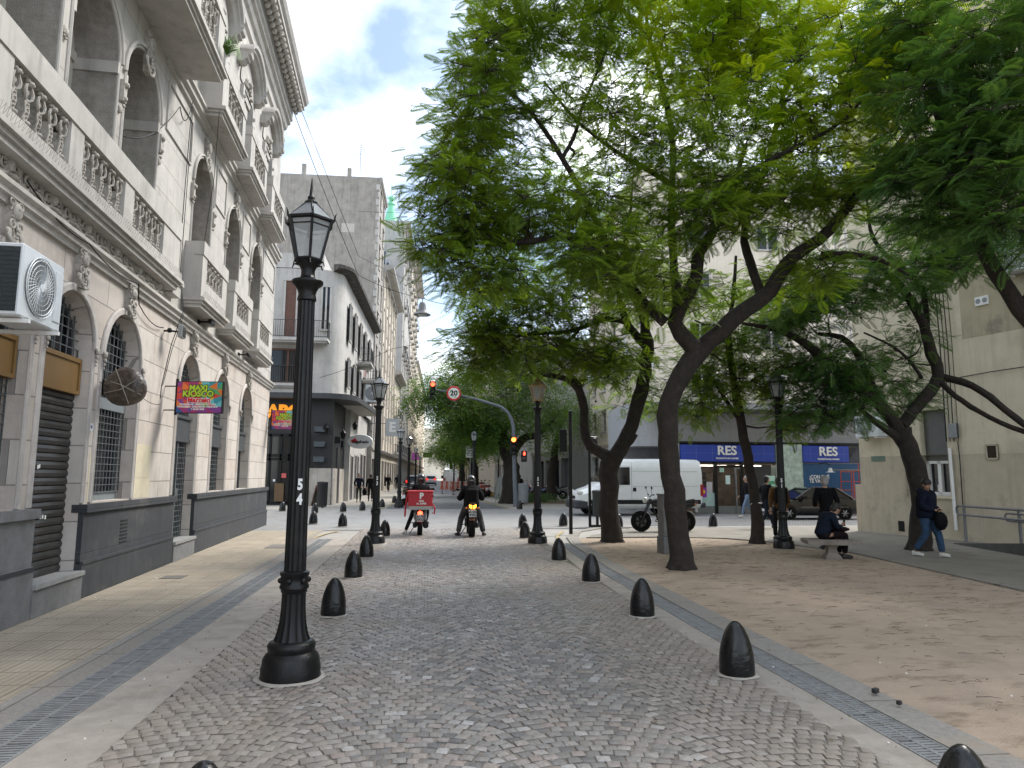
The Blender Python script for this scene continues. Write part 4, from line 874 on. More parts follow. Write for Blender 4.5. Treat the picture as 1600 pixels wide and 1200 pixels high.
for p, lb in BO:
    if B0 is None: B0 = bollard_mb().build('bollard', BLP, smooth=60); o = B0
    else: o = B0.copy(); COL.objects.link(o)
    o.location = (*p, .0); o.rotation_euler = (random.uniform(-.02,.02), random.uniform(-.02,.02), random.uniform(0,6)); tag(o, lb, 'bollard', 'black bullet shaped bollards')
b = MB()
for p, lb in BO+[((-1.10,6.36),''),((2.8,17.8),''),((-1.23,18.06),'')]:
    n = 26; r0 = .15 if lb else .262; 
    inner = [(p[0]+(r0-.01)*cos(2*pi*i/n), p[1]+(r0-.01)*sin(2*pi*i/n), .022) for i in range(n)]; outer = [(p[0]+(r0+.03+.012*sin(5*i))*cos(2*pi*i/n), p[1]+(r0+.03+.012*sin(5*i))*sin(2*pi*i/n), .010) for i in range(n)]
    b.add(inner+outer, [(i, (i+1)%n, n+(i+1)%n, n+i) for i in range(n)])
o = b.build('mortar', mat('mortar_ring', (.36,.33,.29), .9, var=.2, bump=.3)); o['kind'] = 'structure'
# ================= TRAFFIC SIGNALS =================
def signal_head(parent, loc, rz, lit, n=3, name='signal_head', sc=1., visor=True):
    """a vertical head facing local -y; lit = {index from top: material}"""
    h = .32*n*sc
    b = MB(); b.bbox(-.16*sc,.16*sc,0,.2*sc,-h/2,h/2,.03*sc)
    o = b.build(name, BLACK, parent); o.location = loc; o.rotation_euler = (0,0,rz)
    for k in range(n):
        z = h/2-.16*sc-.32*sc*k; m_ = lit.get(k, mat('unlit_lens', (.02,.018,.018), .3))
        b = MB(); b.lathe([(0,-.03*sc),(.08*sc,-.025*sc),(.115*sc,.0)], 18, ax='y', c=(0,-.0,z)); b.build('lens', m_, o)
        if visor:
            b = MB(); P = []
            for i in range(13):
                a = pi*(-.12+1.24*i/12); P.append((.135*sc*cos(a), .135*sc*sin(a)))
            vs = [(x,0,z+q) for x,q in P]+[(x,-.26*sc*(1 if 2<i<10 else .4+.2*min(i,12-i)),z+q) for i,(x,q) in enumerate(P)]
            b.add(vs, [(i,i+1,13+i+1,13+i) for i in range(12)]); b.build('visor', BLACK, o)
    return o
YM = 38.64
t = thing('traffic_light_mast', 'grey curved traffic light mast with red lights and a round 20 sign over the crossing', 'traffic light')
MG = mat('mast_grey_paint', (.10,.115,.13), .5, var=.15)
pts = [(806,790),(804,740),(803,700),(802,668),(799,655),(793,644),(783,636),(765,630),(745,624),(720,618),(697,612),(680,609)]
P3 = [at(px, py, YM) for px, py in pts]; P3[0].z = 0 
b = MB(); b.tube(P3, [.13,.12,.11,.10,.095,.09,.085,.08,.075,.07,.06,.055], 12); b.tube([P3[0],P3[0]+Vector((0,0,.7))], .15, 12); b.build('mast', MG, t, smooth=60)
signal_head(t, at(676,610,YM)+Vector((0,-.15,0)), 0, {0: REDL}, 3, sc=1.0)
signal_head(t, at(802,697,YM)+Vector((-.02,-.32,0)), 0, {0: emis('red_orange_light', (1,.12,.02), 7)}, 3, sc=1.05)
hp = signal_head(t, at(811,713,YM)+Vector((.25,-.3,0)), 0, {}, 2, 'pedestrian_signal', sc=.95, visor=False)
b = MB(); b.box(-.1,.1,-.035,-.03,.03,.25); b.build('red_panel', mat('dim_red_panel', (.05,.005,.005), .5), hp)
b = MB(); b.ball((0,-.04,.21), .03, 8); b.tube([(0,-.04,.18),(0,-.04,.11)], .03, 6); b.tube([(-.05,-.04,.17),(-.05,-.04,.11)], .012, 4); b.tube([(.05,-.04,.17),(.05,-.04,.11)], .012, 4); b.tube([(-.02,-.04,.11),(-.02,-.04,.04)], .014, 4); b.tube([(.02,-.04,.11),(.02,-.04,.04)], .014, 4); b.build('standing_man_symbol', REDL, hp)
sg = at(709,615,YM)+Vector((0,-.13,0)); b = MB(); b.lathe([(0,-.02),(.39,-.02),(.40,0),(.39,.02),(0,.02)], 36, ax='y'); o = b.build('speed_sign', mat('sign_red_rim', (.55,.02,.03), .4, var=.05), t); o.location = sg
b = MB(); b.lathe([(0,-.026),(.30,-.026),(.30,-.02)], 36, ax='y'); w_ = b.build('white_face', WHITEP, o)
tx = text_mesh('speed_number', '20', .40, BLACK, w_, .003, bold=.014); stand(tx, (0,-.031,0))
# back of a signal on the near black pole, and a second pole with a bin
t = thing('traffic_light', 'black pole with the back of a three light signal, right of the gilded lamp post', 'traffic light', (4.23,20.61,0))
b = MB(); b.lathe([(.055,0),(.055,3.62),(.0,3.64)], 12); b.build('pole', BLACKP, t, smooth=50)
h_ = signal_head(t, (-.16,.28,2.75), R(165), {}, 3, sc=.72)
t = thing('traffic_light', 'shorter black pole holding a dark signal head, beside the forked tree trunk', 'traffic light', (5.51,23.65,0))
b = MB(); b.lathe([(.05,0),(.05,3.1),(.0,3.12)], 12); b.build('pole', BLACKP, t, smooth=50); signal_head(t, (.20,.1,2.75), R(20), {}, 2, sc=.95, visor=False); b = MB(); b.box(0,.5,-.1,.1,.0,.06); b.build('base_plate', BLACK, t)
def bin_(label, loc, col, r=.22, h=.85, z=.35):
    t = thing('litter_bin', label, 'litter bin', loc); b = MB(); b.lathe([(r*.85,z),(r*.95,z+.1),(r,z+h*.9),(r*1.05,z+h*.92),(r*1.05,z+h),(r*.8,z+h+.03),(0,z+h+.04)], 20, fl=(0,2,.97)); b.build('bin_body', col, t, smooth=40)
    b = MB(); b.box(-.04,.04,r*.8,r*1.2,0,z+h); b.build('stand', BLACK, t); return t
bin_('dark cylindrical litter bin on the second black pole', (5.78,23.5,0), mat('dark_green_bin', (.02,.028,.028), .5))
bin_('grey cylindrical litter bin behind the traffic light mast', (5.75,42.,0), mat('grey_bin', (.22,.24,.25), .5), .32, 1.1, .1)
# ================= HANGING LAMP AND WIRES =================
hl = at(660,481,30.); t = thing('hanging_street_lamp', 'grey bell shaped lamp hanging from a wire over the street', 'street lamp', hl)
b = MB(); b.lathe([(.36,-.32),(.36,-.29),(.24,-.22),(.18,-.10),(.15,.10),(.13,.20),(.10,.24),(.0,.25)], 24); b.build('lamp_bell', mat('lamp_grey', (.13,.135,.135), .5), t, smooth=50); b = MB(); b.lathe([(.0,-.40),(.16,-.36),(.24,-.29)], 16); b.build('diffuser', mat('diffuser_grey',(.4,.4,.38),.3), t); b = MB(); b.tube([(0,0,.24),(0,0,.42)], .02, 6); b.cbox((.02,0,.42),(.16,.05,.06)); b.build('hanger', STEEL, t)
cable([loc2w(16.3,.3,15.0), at(560,430,30), hl+Vector((0,0,.42)), at(740,478,30), at(900,500,31)], .014, 'black wire running from the ornate roof corner to the hanging street lamp', .12)
cable([at(500,590,33), at(612,545,33), at(760,508,33), at(900,495,33)], .010, 'thin wire across the street below the hanging lamp', .1)
cable([at(470,170,26), at(560,400,34), at(640,440,40)], .012, 'long thin wire slanting down from the ornate cornice', .0)
cable([at(560,330,50), at(700,330,50), at(900,340,50)], .012, 'faint horizontal wire high above the street', .1)
cable([at(640,520,44), at(760,455,44)], .010, 'faint wire crossing diagonally under the hanging lamp', .1)
# posts and notices on the far right
b = MB(); b.lathe([(.03,0),(.03,2.3),(0,2.3)], 8); 
t = thing('notice_post', 'white square notice on a thin post behind the black-clad rider', 'sign', (2.6,42.5,0)); b.build('post', STEEL, t); b = MB(); b.box(-.28,.28,-.04,-.02,2.75,3.45); b.build('notice', WHITEP, t); b = MB()
for k in range(4): b.box(-.2,.2,-.045,-.042,2.85+.14*k,2.90+.14*k)
b.build('printed_lines', mat('faint_print', (.35,.38,.45), .6), t); b = MB(); b.lathe([(.03,2.3),(.03,2.8),(0,2.8)], 8); b.build('post_top', STEEL, t)
# low planted bed, yellow block, container
b = MB()
for k in range(420):
    x = random.gauss(6.9,.8); y = random.gauss(45.5,.6); l = random.uniform(.25,.6); a = random.uniform(0,6.28); p = Vector((x,y,0)); q = p+Vector((.2*l*cos(a),.2*l*sin(a),l)); e = q+Vector((.35*l*cos(a),.35*l*sin(a),-.2*l)); n = Vector((.012,.005,0)); b.add([p-n,p+n,q+n,q-n,e],[(0,1,2,3),(3,2,4)])
tag(b.build('grass_clump', mat('strappy_leaf', (.06,.12,.03), .6, var=.4), fixn=False), 'strappy green plants in the bed behind the traffic light mast', 'plant', kind=None)
sheet('soil', [(5.3,43),(11,43),(10.5,48),(5.4,49)], .01, mat('bed_soil', (.14,.09,.06), .95, var=.3, bump=.5))
b = MB(); b.bbox(-.6,.6,-.3,.3,0,.35,.05); o = b.build('kerb_block', mat('yellow_block_paint', (.55,.36,.06), .7, var=.2), loc=(5.5,57.5,0)); tag(o, 'yellow painted concrete block at the kerb, under the row of motorcycles', 'kerb block')
t = thing('waste_container', 'large rounded grey waste container beside the far tree trunk', 'container', (5.75,52,0)); b = MB(); P = [(-.75,0)]+[(-.75*cos(pi*i/14)**1, .2+1.55*sin(pi*i/14)) for i in range(15)]+[(.75,0)]; b.prism(P, -.6, .6); b.build('shell', mat('container_grey', (.13,.15,.14), .45, var=.15, streak=.3), t, smooth=30)
b = MB(); 
for s_ in (-.62,.62): b.prism([(x*1.03,z*1.03) for x,z in P], s_-.03, s_+.03)
b.build('rim', mat('container_rim', (.3,.32,.31), .4), t, smooth=30)
def barrier(p, rz, label):
    t = thing('street_barrier', label, 'barrier', (*p,0), rz, 'orange and white works barriers')
    b = MB(); b.box(-1.1,1.1,-.03,.03,.35,1.15); b.build('panel', mat('barrier_pale', (.62,.45,.40), .6, var=.1), t); b = MB()
    for k in range(-5,5): b.add([(k*.22,-.033,.38),(k*.22+.1,-.033,.38),(k*.22+.3 if k%2 else k*.22-.05,-.033,1.12),(k*.22+.2 if k%2 else k*.22-.15,-.033,1.12)],[(0,1,2,3)])
    b.build('stripes', mat('barrier_red', (.60,.07,.04), .5), t); b = MB()
    for x in (-.9,.9): b.box(x-.04,x+.04,-.3,.3,0,.06); b.box(x-.03,x+.03,-.03,.03,0,1.2)
    b.build('feet', STEEL, t)
for k, (px, Y, lb) in enumerate(((706,66,'orange and white works barrier, leftmost of the row'),(723,63,'orange and white works barrier, second of the row'),(738,58,'orange and white works barrier, right behind the rider in black'))): g_ = at(px,760,Y); barrier((g_.x,Y), R(10+10*k), lb)
# ================= OTHER BUILDINGS =================
OFFW = mat('offwhite_stucco', (.42,.405,.38), .85, var=.1, scale=1.5, streak=.45, dirt=(.27,.25,.23,.5), dscale=.6, bump=.1)
RAWG = mat('bare_party_wall', (.27,.25,.225), .95, var=.22, scale=1.6, streak=.6, dirt=(.40,.37,.33,.45), dscale=.35, bump=.3, bscale=8)
CREAM = mat('cream_render', (.64,.575,.475), .85, var=.06, scale=1, streak=.25, dirt=(.42,.37,.3,.3), dscale=.4)
DGREY = mat('dark_grey_paint', (.010,.011,.013), .5, var=.15); WOODC = mat('brown_slat_blind', (.10,.045,.03), .7, var=.2, scale=4)
MARB = mat('travertine_cladding', (.42,.385,.34), .5, var=.15, scale=2, streak=.5, dirt=(.25,.22,.19,.5), dscale=1.2)
RAIL = mat('iron_railing', (.03,.028,.026), .5, var=.3); ROOFD = mat('rusty_dark_eave', (.055,.05,.045), .85, var=.4, scale=5, dirt=(.2,.18,.16,.6), dscale=2)
SLATE = mat('slate_mansard', (.10,.115,.13), .5, var=.2); TAN = mat('tan_stucco', (.50,.45,.37), .85, var=.12, scale=1.2, streak=.4, dirt=(.28,.24,.19,.6), dscale=.5)
SHOPW = mat('shop_white_fascia', (.6,.6,.58), .5, var=.06); SHOPD = mat('shop_dark_opening', (.03,.03,.035), .4, var=.5, scale=2); LAMPW = emis('warm_shop_light', (1,.8,.5), 1.2)
def iron_balcony(parent, s0, s1, z, dep, H=.95, curved=False, slabm=OFFW):
    b = MB(); b.box(s0, s1, -dep, .02, z-.16, z); b.box(s0+.1, s1-.1, -dep+.12, .02, z-.26, z-.16); o = b.build('balcony', slabm, parent)
    b = MB(); n = int((s1-s0)/.12)
    for i in range(n+1): x = s0+.03+(s1-s0-.06)*i/n; b.box(x-.01,x+.01,-dep+.02,-dep+.04,z,z+H)
    for y_ in np.linspace(-dep+.03, -.05, max(2,int(dep/.15))):
        for x in (s0+.03, s1-.03): b.box(x-.01,x+.01,y_-.01,y_+.01,z,z+H)
    for zz in (z+.08, z+H): b.box(s0+.01,s1-.01,-dep+.01,-dep+.05,zz-.015,zz+.015); b.box(s0+.01,s0+.05,-dep+.03,0,zz-.015,zz+.015); b.box(s1-.05,s1-.01,-dep+.03,0,zz-.015,zz+.015)
    b.build('railing', RAIL, o, fixn=False); return o
def building(name, label, cat, O, rz, W, D, H, wm, floors=(), ground=3.8, bays=4, win=(.5,1.9), shops=True, balc=0, corn=.35, sidem=None, pil=False, mans=0, sillm=None, groundm=None):
    """local frame: x along the street front, -y out to the street. floors = list of floor levels"""
    t = thing(name, label, cat, O, rz); b = MB(); sm = sidem or wm
    zt = ground if floors else 0; lv = list(floors)
    bw = W/bays; wins = []
    if shops:
        arch_wall(b, 0, W, 0, ground, [(bw*(i+.5), bw*.38, .1 if i%2 else .5, ground-.75, 'rect') for i in range(bays)], 0, .35, 1, 1)
    else: b.quad((0,0,0),(W,0,0),(W,0,ground),(0,0,ground),1)
    for k, z in enumerate(lv):
        z1 = lv[k+1] if k+1 < len(lv) else H
        ops = [(bw*(i+.5), win[0], z+.75 if not balc else z+.15, min(z+.75+win[1], z1-.3), 'rect') for i in range(bays)]
        if k == 0 and z > ground: b.quad((0,0,ground),(W,0,ground),(W,0,z),(0,0,z),0)
        arch_wall(b, 0, W, z, z1, ops, 0, .22, 0, 0, .02); wins += [(o_, k) for o_ in ops]
    b.build('wall', [wm, groundm or wm], t)
    b = MB(); b.quad((0,0,0),(0,D,0),(0,D,H),(0,0,H)); b.quad((W,0,0),(W,D,0),(W,D,H),(W,0,H)); b.quad((0,D,0),(W,D,0),(W,D,H),(0,D,H)); b.build('party_wall', sm, t)
    b = MB(); b.quad((0,0,H-.01),(W,0,H-.01),(W,D,H-.01),(0,D,H-.01)); b.build('roof', RAWG, t)
    for (c_, h, zb, zs, _), k in wins:
        p = None; b = MB(); b.quad((c_-h,.2,zb),(c_+h,.2,zb),(c_+h,.2,zs),(c_-h,.2,zs)); p = b.build('window', GLASS if (int(c_*3)+k)%3 else WOODC, t)
        b = MB(); b.box(c_-h,c_-h+.06,.12,.19,zb,zs); b.box(c_+h-.06,c_+h,.12,.19,zb,zs); b.box(c_-.03,c_+.03,.12,.19,zb,zs); b.box(c_-h,c_+h,.12,.19,zs-.06,zs); b.box(c_-h-.08,c_+h+.08,-.08,.1,zb-.1,zb); b.box(c_-h-.12,c_+h+.12,-.1,.02,zs+.1,zs+.22); b.build('frame', sillm or OFFW, p)
        if balc and (k % balc == 0): iron_balcony(t, c_-h-.35, c_+h+.35, zb, .55)
    if shops:
        for i in range(bays):
            c_ = bw*(i+.5); h = bw*.36; b = MB(); b.quad((c_-h,.34,.1),(c_+h,.34,.1),(c_+h,.34,ground-.8),(c_-h,.34,ground-.8)); s_ = b.build('shopfront', SHOPD if i % 3 else GLASS, t)
            b = MB()
            for q in (-1,-.33,.33,1): b.box(c_+q*h-.03,c_+q*h+.03,.26,.33,.1,ground-.8)
            b.build('frame', BLACK if i%2 else STEEL, s_)
    if pil:
        b = MB()
        for i in range(bays+1):
            x = min(max(bw*i,.25),W-.25); b.box(x-.22,x+.22,-.12,.0,ground+.3,H-.6); b.box(x-.28,x+.28,-.18,.0,H-1.1,H-.7)
        b.build('pilaster_order', wm, t)
    if corn:
        b = MB(); mould(b, -.05, W+.05, [(0,H-.7),(corn*.25,H-.68),(corn*.3,H-.5),(corn*.8,H-.4),(corn,H-.3),(corn,H-.12),(corn*.9,H-.05),(corn*.9,H),(0,H+.02)]); mould(b, 0, W, [(0,ground-.1),(corn*.4,ground-.05),(corn*.5,ground+.1),(0,ground+.16)]); b.build('cornice', wm if corn < .5 else OFFW, t)
    if mans:
        b = MB(); b.add([(0,.1,H),(W,.1,H),(W,1.2,H+mans),(0,1.2,H+mans),(0,D,H),(W,D,H),(W,D,H+mans),(0,D,H+mans)], [(0,1,2,3),(3,2,6,7),(0,3,7,4),(1,5,6,2)]); b.build('mansard_roof', SLATE, t)
        for i in range(bays):
            b = MB(); c_ = bw*(i+.5); b.box(c_-.5,c_+.5,-.05,1.,H+.2,H+1.7); b.prism([(c_-.6,H+1.7),(c_+.6,H+1.7),(c_,H+2.2)], -.1, 1.); b.build('dormer', SLATE, t)
    return t
fx = lambda Y: -5.0+(Y-41)*.022
# --- corner bar building across the side street ---
CB = thing('corner_bar_building', 'off-white rounded corner building with a black painted bar and dark canopy at street level', 'building', (0,0,0))
H2 = 13.6
b = MB()  # outline with rounded corner: front (facing camera) and street side
cx, cy, rr = -6.4, 42.4, 1.3
arc = [(cx+rr*sin(a), cy-rr*cos(a)) for a in [pi/2*i/8 for i in range(9)]]
out_ = [(-22,41.1)]+arc+[(fx(59.8)-.1,59.8),(-22,59.8)]
n = len(out_); b.add([(x,y,6.2) for x,y in out_]+[(x,y,H2) for x,y in out_], [(i,(i+1)%n,n+(i+1)%n,n+i) for i in range(n)]+[tuple(range(n,2*n))])
b.build('upper_wall', OFFW, CB, smooth=30)
out3 = [(x-.25 if i else x, y+.25) for i, (x, y) in enumerate(out_[:-2])]+[(fx(59.8)-.35,59.8),(-22,59.8)]; n = len(out3)
# ground floor: black bar, then white shops
b = MB(); b.box(-22,-5.35,41.35,59.7,0,6.2,0); b.build('ground_floor_wall', [DGREY], CB)
b = MB(); b.box(-5.34,-5.0+.02,46.9,59.75,0,6.18,0); b.build('shop_wall', [OFFW], CB)
for (y0,y1,z1,m_) in ((47.5,49.1,2.9,SHOPD),(50.2,51.3,3.0,SHOPD),(51.9,53.0,3.0,SHOPD),(54.2,56.,3.2,SHOPD),(56.8,58.8,3.2,GLASS)):
    b = MB(); b.box(-5.2,-4.965,y0,y1,.05,z1); o = b.build('doorway', m_, CB); b = MB(); b.box(-5.0,-4.94,y0-.12,y0,0,z1+.12); b.box(-5.0,-4.94,y1,y1+.12,0,z1+.12); b.box(-5.0,-4.94,y0,y1,z1,z1+.12); b.build('frame', OFFW, o)
b = MB(); b.box(-6.6,-5.32,41.22,41.36,0,2.05); b.box(-5.36,-5.25,41.22,43.0,0,2.05); b.box(-5.36,-5.28,44.3,46.9,0,2.05); b.build('travertine_base', MARB, CB)
b = MB(); b.box(-5.40,-5.27,43.05,44.25,0,3.3); b.build('side_door', SHOPD, CB)
b = MB(); can = [(-22,40.5)]+[(cx+.6*1.0+(rr+.1)*sin(a)*1.25, cy-.2-(rr+.55)*cos(a)) for a in [pi/2*i/8 for i in range(9)]]+[(-3.95,44),(-3.6,52.2),(-5.3,52.2),(-5.4,41.4),(-22,41.4)]
b.prism(can, 5.95, 6.25, 'xy'); b.build('canopy', mat('canopy_dark_edge', (.035,.037,.04), .6, var=.2), CB)
b = MB(); b.prism([(x if x<-5 else x-.05, y) for x,y in can[10:13]]+[(-5.2,44.2)], 5.92, 5.948, 'xy'); b.build('canopy_soffit', OFFW, CB)
# glazed shop door towards the camera
b = MB(); b.box(-9.7,-6.75,41.15,41.36,.15,3.9); dz = b.build('shop_door', GLASS, CB)
b = MB()
for x in (-9.75,-8.75,-8.15,-7.7,-7.25,-6.75): b.box(x-.06,x+.06,41.05,41.2,.1,3.95)
for z in (.1,2.55,2.75,3.9): b.box(-9.8,-6.7,41.05,41.2,z-.08,z+.08)
b.build('frame', BLACK, dz)
for (x0,x1,z0,z1,nm,col) in ((-8.05,-7.8,1.5,1.75,'red_notice',(.55,.10,.10)),(-7.62,-7.42,1.45,2.0,'white_notice',(.6,.65,.7)),(-7.28,-7.08,1.45,2.05,'white_notice',(.6,.65,.7)),(-8.5,-8.38,1.3,1.42,'small_notice',(.7,.7,.7)),(-8.4,-7.9,.2,1.2,'brown_crate_stack',(.12,.07,.03)),(-7.6,-7.0,.25,.8,'chalk_board',(.03,.035,.035))):
    b = MB(); b.box(x0,x1,41.0,41.04,z0,z1); b.build(nm, mat(nm+'_c', col, .6, var=.2), dz)
b = MB()
for k in range(3): b.box(-7.6,-6.95,41.25,41.3,.95+.3*k,.99+.3*k); 
b.build('shelf', mat('warm_shelf', (.3,.13,.05), .6), dz)
for x, ch in ((-8.73,'A'),(-8.16,'B'),(-7.52,'O')):
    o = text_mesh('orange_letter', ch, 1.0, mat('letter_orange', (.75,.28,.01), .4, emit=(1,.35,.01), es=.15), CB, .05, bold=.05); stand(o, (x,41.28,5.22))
b = MB(); b.box(-5.55,-5.05,42.2,42.3,3.5,3.9); b.box(-5.36,-5.2,45.2,45.9,3.4,3.8); b.build('sign_plate', BLACK, CB)
for k in range(3):
    b = MB(); P = [(.55*cos(pi*i/8-pi/2), .22*sin(pi*i/8-pi/2)) for i in range(9)]; b.add([(-6.05+x,40.95,4.0-.85*k+.4) for x in (-.32,.32)]+[(-6.05+x,40.85,4.1-.85*k) for x in (-.28,.28)]+[(-6.05+x,41.3,4.05-.85*k) for x in (-.3,.3)], [(0,1,3,2),(2,3,5,4)]); b.build('wall_planter', mat('planter_grey', (.03,.04,.045), .5), CB)
# upper floor openings
def wwin(x0,x1,z0,z1,m_,face='y',c=41.1,fr=OFFW,par=CB):
    b = MB(); 
    if face == 'y': b.box(x0,x1,c-.03,c+.05,z0,z1)
    else: b.box(c-.05,c+.03,x0,x1,z0,z1)
    o = b.build('window', m_, par); b = MB()
    for i in range(3):
        q = x0+(x1-x0)*i/2
        if face == 'y': b.box(q-.05,q+.05,c-.08,c-.03,z0,z1)
        else: b.box(c+.03,c+.08,q-.05,q+.05,z0,z1)
    for z in (z0,z1):
        if face == 'y': b.box(x0-.08,x1+.08,c-.10,c-.02,z-.05,z+.05)
        else: b.box(c+.02,c+.1,x0-.08,x1+.08,z-.05,z+.05)
    b.build('frame', fr, o); return o
wwin(-8.35,-6.95,9.5,12.9,WOODC); wwin(-6.25,-5.75,10.0,12.6,GLASS,c=41.12)
wwin(-9.1,-6.9,6.9,8.8,GLASS,fr=WOODC)
for k in range(6): 
    pass
bb = thing('x','x','x'); bpy.data.objects.remove(bb)
CBf = bpy.data.objects.new('front_frame', None)
o = iron_balcony(CB, -9.2, -5.7, 9.35, 1.0, 1.0); o.location = (0,41.1,0)
o = iron_balcony(CB, -9.2, -6.8, 6.85, .25, 1.0); o.location = (0,41.1,0)
for k, (y0, y1) in enumerate(((43.6,44.6),(46.3,47.4),(49.3,50.4),(52.3,53.4),(55.4,56.5))):
    for z0, z1 in ((7.0,8.8),(9.9,12.2)): wwin(y0,y1,z0,z1,GLASS,'x',fx(y0)+.02)
for (y0,y1,z) in ((48.6,51.0,9.4),(51.8,54.2,8.6),(55.,57.4,7.6)):
    o = iron_balcony(CB, y0, y1, z, .9); o.location = (fx(y0),0,0); o.rotation_euler = (0,0,pi/2)
b = MB(); pr = [(.0,H2-.05),(.3,H2+.0),(.62,H2+.12),(.66,H2+.3),(.0,H2+.42)]
pth = [((x,y,0), Vector((0 if i==0 else (x-cx), (-1 if i==0 else y-cy),0)).normalized() if i < 10 else Vector((1,0,0)), (0,0,1)) for i,(x,y) in enumerate(out_[:-1]) if i >= 4]
b.sweep(pth, pr); b.build('eave_cornice', ROOFD, CB)
b = MB(); b.box(-22,-6.4,42.3,59,H2+.4,H2+1.3); b.build('roof_parapet', OFFW, CB)
o = ac_unit('x', h=.6); 
aca = ac_unit('small white air conditioner above the corner bar canopy, beside the iron balconies', w_=1.2, h=1.2, d=.5); aca.location = (-4.4,50.2,6.8); aca.rotation_euler = (0,0,R(5))
for c in list(kids(o)): bpy.data.objects.remove(c)
bpy.data.objects.remove(o)
# oval sign, wall lanterns
t = thing('oval_sign', 'white oval projecting sign with red and black lettering beyond the bar', 'sign', (-4.35,47.0,3.85)); b = MB(); b.lathe([(0,-.12),(.8,-.12),(.86,0),(.8,.12),(0,.12)], 28, ax='y', sx=.55); 
b.v = [(x, y, z) for x,y,z in b.v]; b.build('oval_face', SHOPW, t, smooth=40); b = MB(); b.add([(-.5,-.13,-.1),(-.15,-.13,.02),(-.3,-.13,.22),(-.6,-.13,.05)],[(0,1,2,3)]); b.build('red_flash', mat('flash_red', (.6,.02,.03), .5), t); o = text_mesh('lettering', 'Segafredo', .26, BLACK, t, .01, bold=.01); stand(o, (.05,-.13,-.03)); b = MB(); b.box(-1.0,-.8,-.04,.04,-.1,.1); b.build('bracket', BLACK, t)
for (p, lb) in (((-5.75,41.0,4.2),'small black wall lantern on the bar corner, right of the nearest lamp post'),((-5.05,43.6,4.05),'small black wall lantern on the dark wall beside the side door'),((-4.7,46.9,4.8),'black wall lantern at the start of the white shopfronts')):
    t = thing('wall_lantern', lb, 'lantern', p); b = MB(); b.lathe([(.10,-.2),(.17,.12),(.19,.14),(.05,.3),(.0,.36)], 6); b.build('lantern_body', BLACK, t); b = MB(); b.tube([(0,0,.3),(0,.1,.4),(0,.35,.3)], .02, 5); b.build('arm', BLACK, t)
# A-board and post box by the bar
t = thing('menu_board', 'folding menu board with a brown frame beside the bar corner', 'sign board', (-5.9,40.3,0), R(80)); b = MB(); b.add([(-.35,-.25,0),(.35,-.25,0),(.35,0,1.1),(-.35,0,1.1)],[(0,1,2,3)]); b.add([(-.35,.25,0),(.35,.25,0),(.35,0,1.1),(-.35,0,1.1)],[(0,1,2,3)]); b.build('board', mat('board_black', (.02,.02,.02), .5), t); b = MB(); 
for x in (-.37,.37): b.tube([(x,-.26,0),(x,0,1.12)], .03, 4); b.tube([(x,.26,0),(x,0,1.12)], .03, 4)
b.build('frame', WOODC, t)
bin_('tall dark cylindrical bin at the marble corner of the bar, behind the nearest lamp post', (-5.3,37.6,0), mat('dark_bin', (.012,.013,.014), .5), .27, 1.25, .05)
# --- the row beyond ---
def lrow(name, label, y0, y1, H, D, **k): return building(name, label, 'building', (fx(y0), y0, 0), R(90)-.022, y1-y0, D, H, **k)
gt = lrow('gable_building', 'tall building with a bare grey stained party wall towards the camera, behind the corner bar', 60, 66, 27.6, 17, wm=RAWG, sidem=RAWG, floors=[4,7,10,13,16,19,22,25-.5], bays=2, corn=.25)
b = MB(); b.box(3.0-2.8,3.0+2.9,5.8,6.0,0,0.01); 
for k, (x,z,w_,h_) in enumerate(((5.6,22.2,1.5,1.0),(2.6,22.9,1.1,.8))):
    b = MB(); b.box(-.02,.0,x-w_/2,x+w_/2,z-h_/2,z+h_/2); o = b.build('patch', mat('pale_render_patch', (.42,.39,.35), .9), gt)
b = MB()
for k in range(34): 
    if k % 2: b.box(-.06,.0,-.02,.28,4+k*.68,4.5+k*.68)
    else: b.box(-.06,.0,-.02,.14,4+k*.68,4.5+k*.68)
b.build('toothed_quoin', OFFW, gt)
b = MB()
for x, h in ((2.5,.8),(6.4,1.0),(9.5,.6)): b.box(.1,.4,x,x+.35,27.6,27.6+h)
b.build('chimney_stub', RAWG, gt)
t = thing('antenna', 'small television antenna on the grey party wall building', 'antenna', at(563,262,61)); b = MB(); b.tube([(0,0,-.6),(0,0,2.2)], .04, 5)
for k in range(5): b.tube([(-.5+.04*k,0,1.2+.2*k),(.5-.04*k,.0,1.35+.2*k)], .025, 4)
b.build('mast_and_rods', STEEL, t)
lrow('pilastered_building', 'pale building with pilasters, heavy cornice and slate dormers beyond the bare party wall', 66, 84, 21.5, 14, wm=TAN, floors=[4.6,8,11.4,14.8,18.0], bays=5, pil=True, corn=1.0, mans=3)
lrow('old_low_building', 'low old tan building with peeling walls and a dark eave, beyond the letter E sign', 84, 96, 14.0, 10, wm=TAN, sidem=mat('peeling_tan_wall', (.42,.35,.27), .95, var=.2, scale=1, streak=.5, dirt=(.25,.15,.10,.6), dscale=.5, bump=.3), floors=[4.2,8.5], bays=3, corn=.9, balc=1)
lrow('grey_gable_tower_building', 'tall pale grey building carrying a round turret with a green spire', 96, 118, 37, 8, wm=OFFW, sidem=mat('pale_party_wall', (.40,.39,.375), .9, var=.12, scale=1, streak=.5), floors=[4.6,8,11.4,14.8,18.2,21.6,25,28.4,31.8], bays=5, pil=True, corn=.9, balc=2)
lrow('far_left_building', 'ornate pale building with stacked balconies at the end of the left row', 118, 150, 40, 8, wm=TAN, floors=[4.6,8,11.4,14.8,18.2,21.6,25,28.4,31.8,35], bays=6, corn=1.4, balc=1)
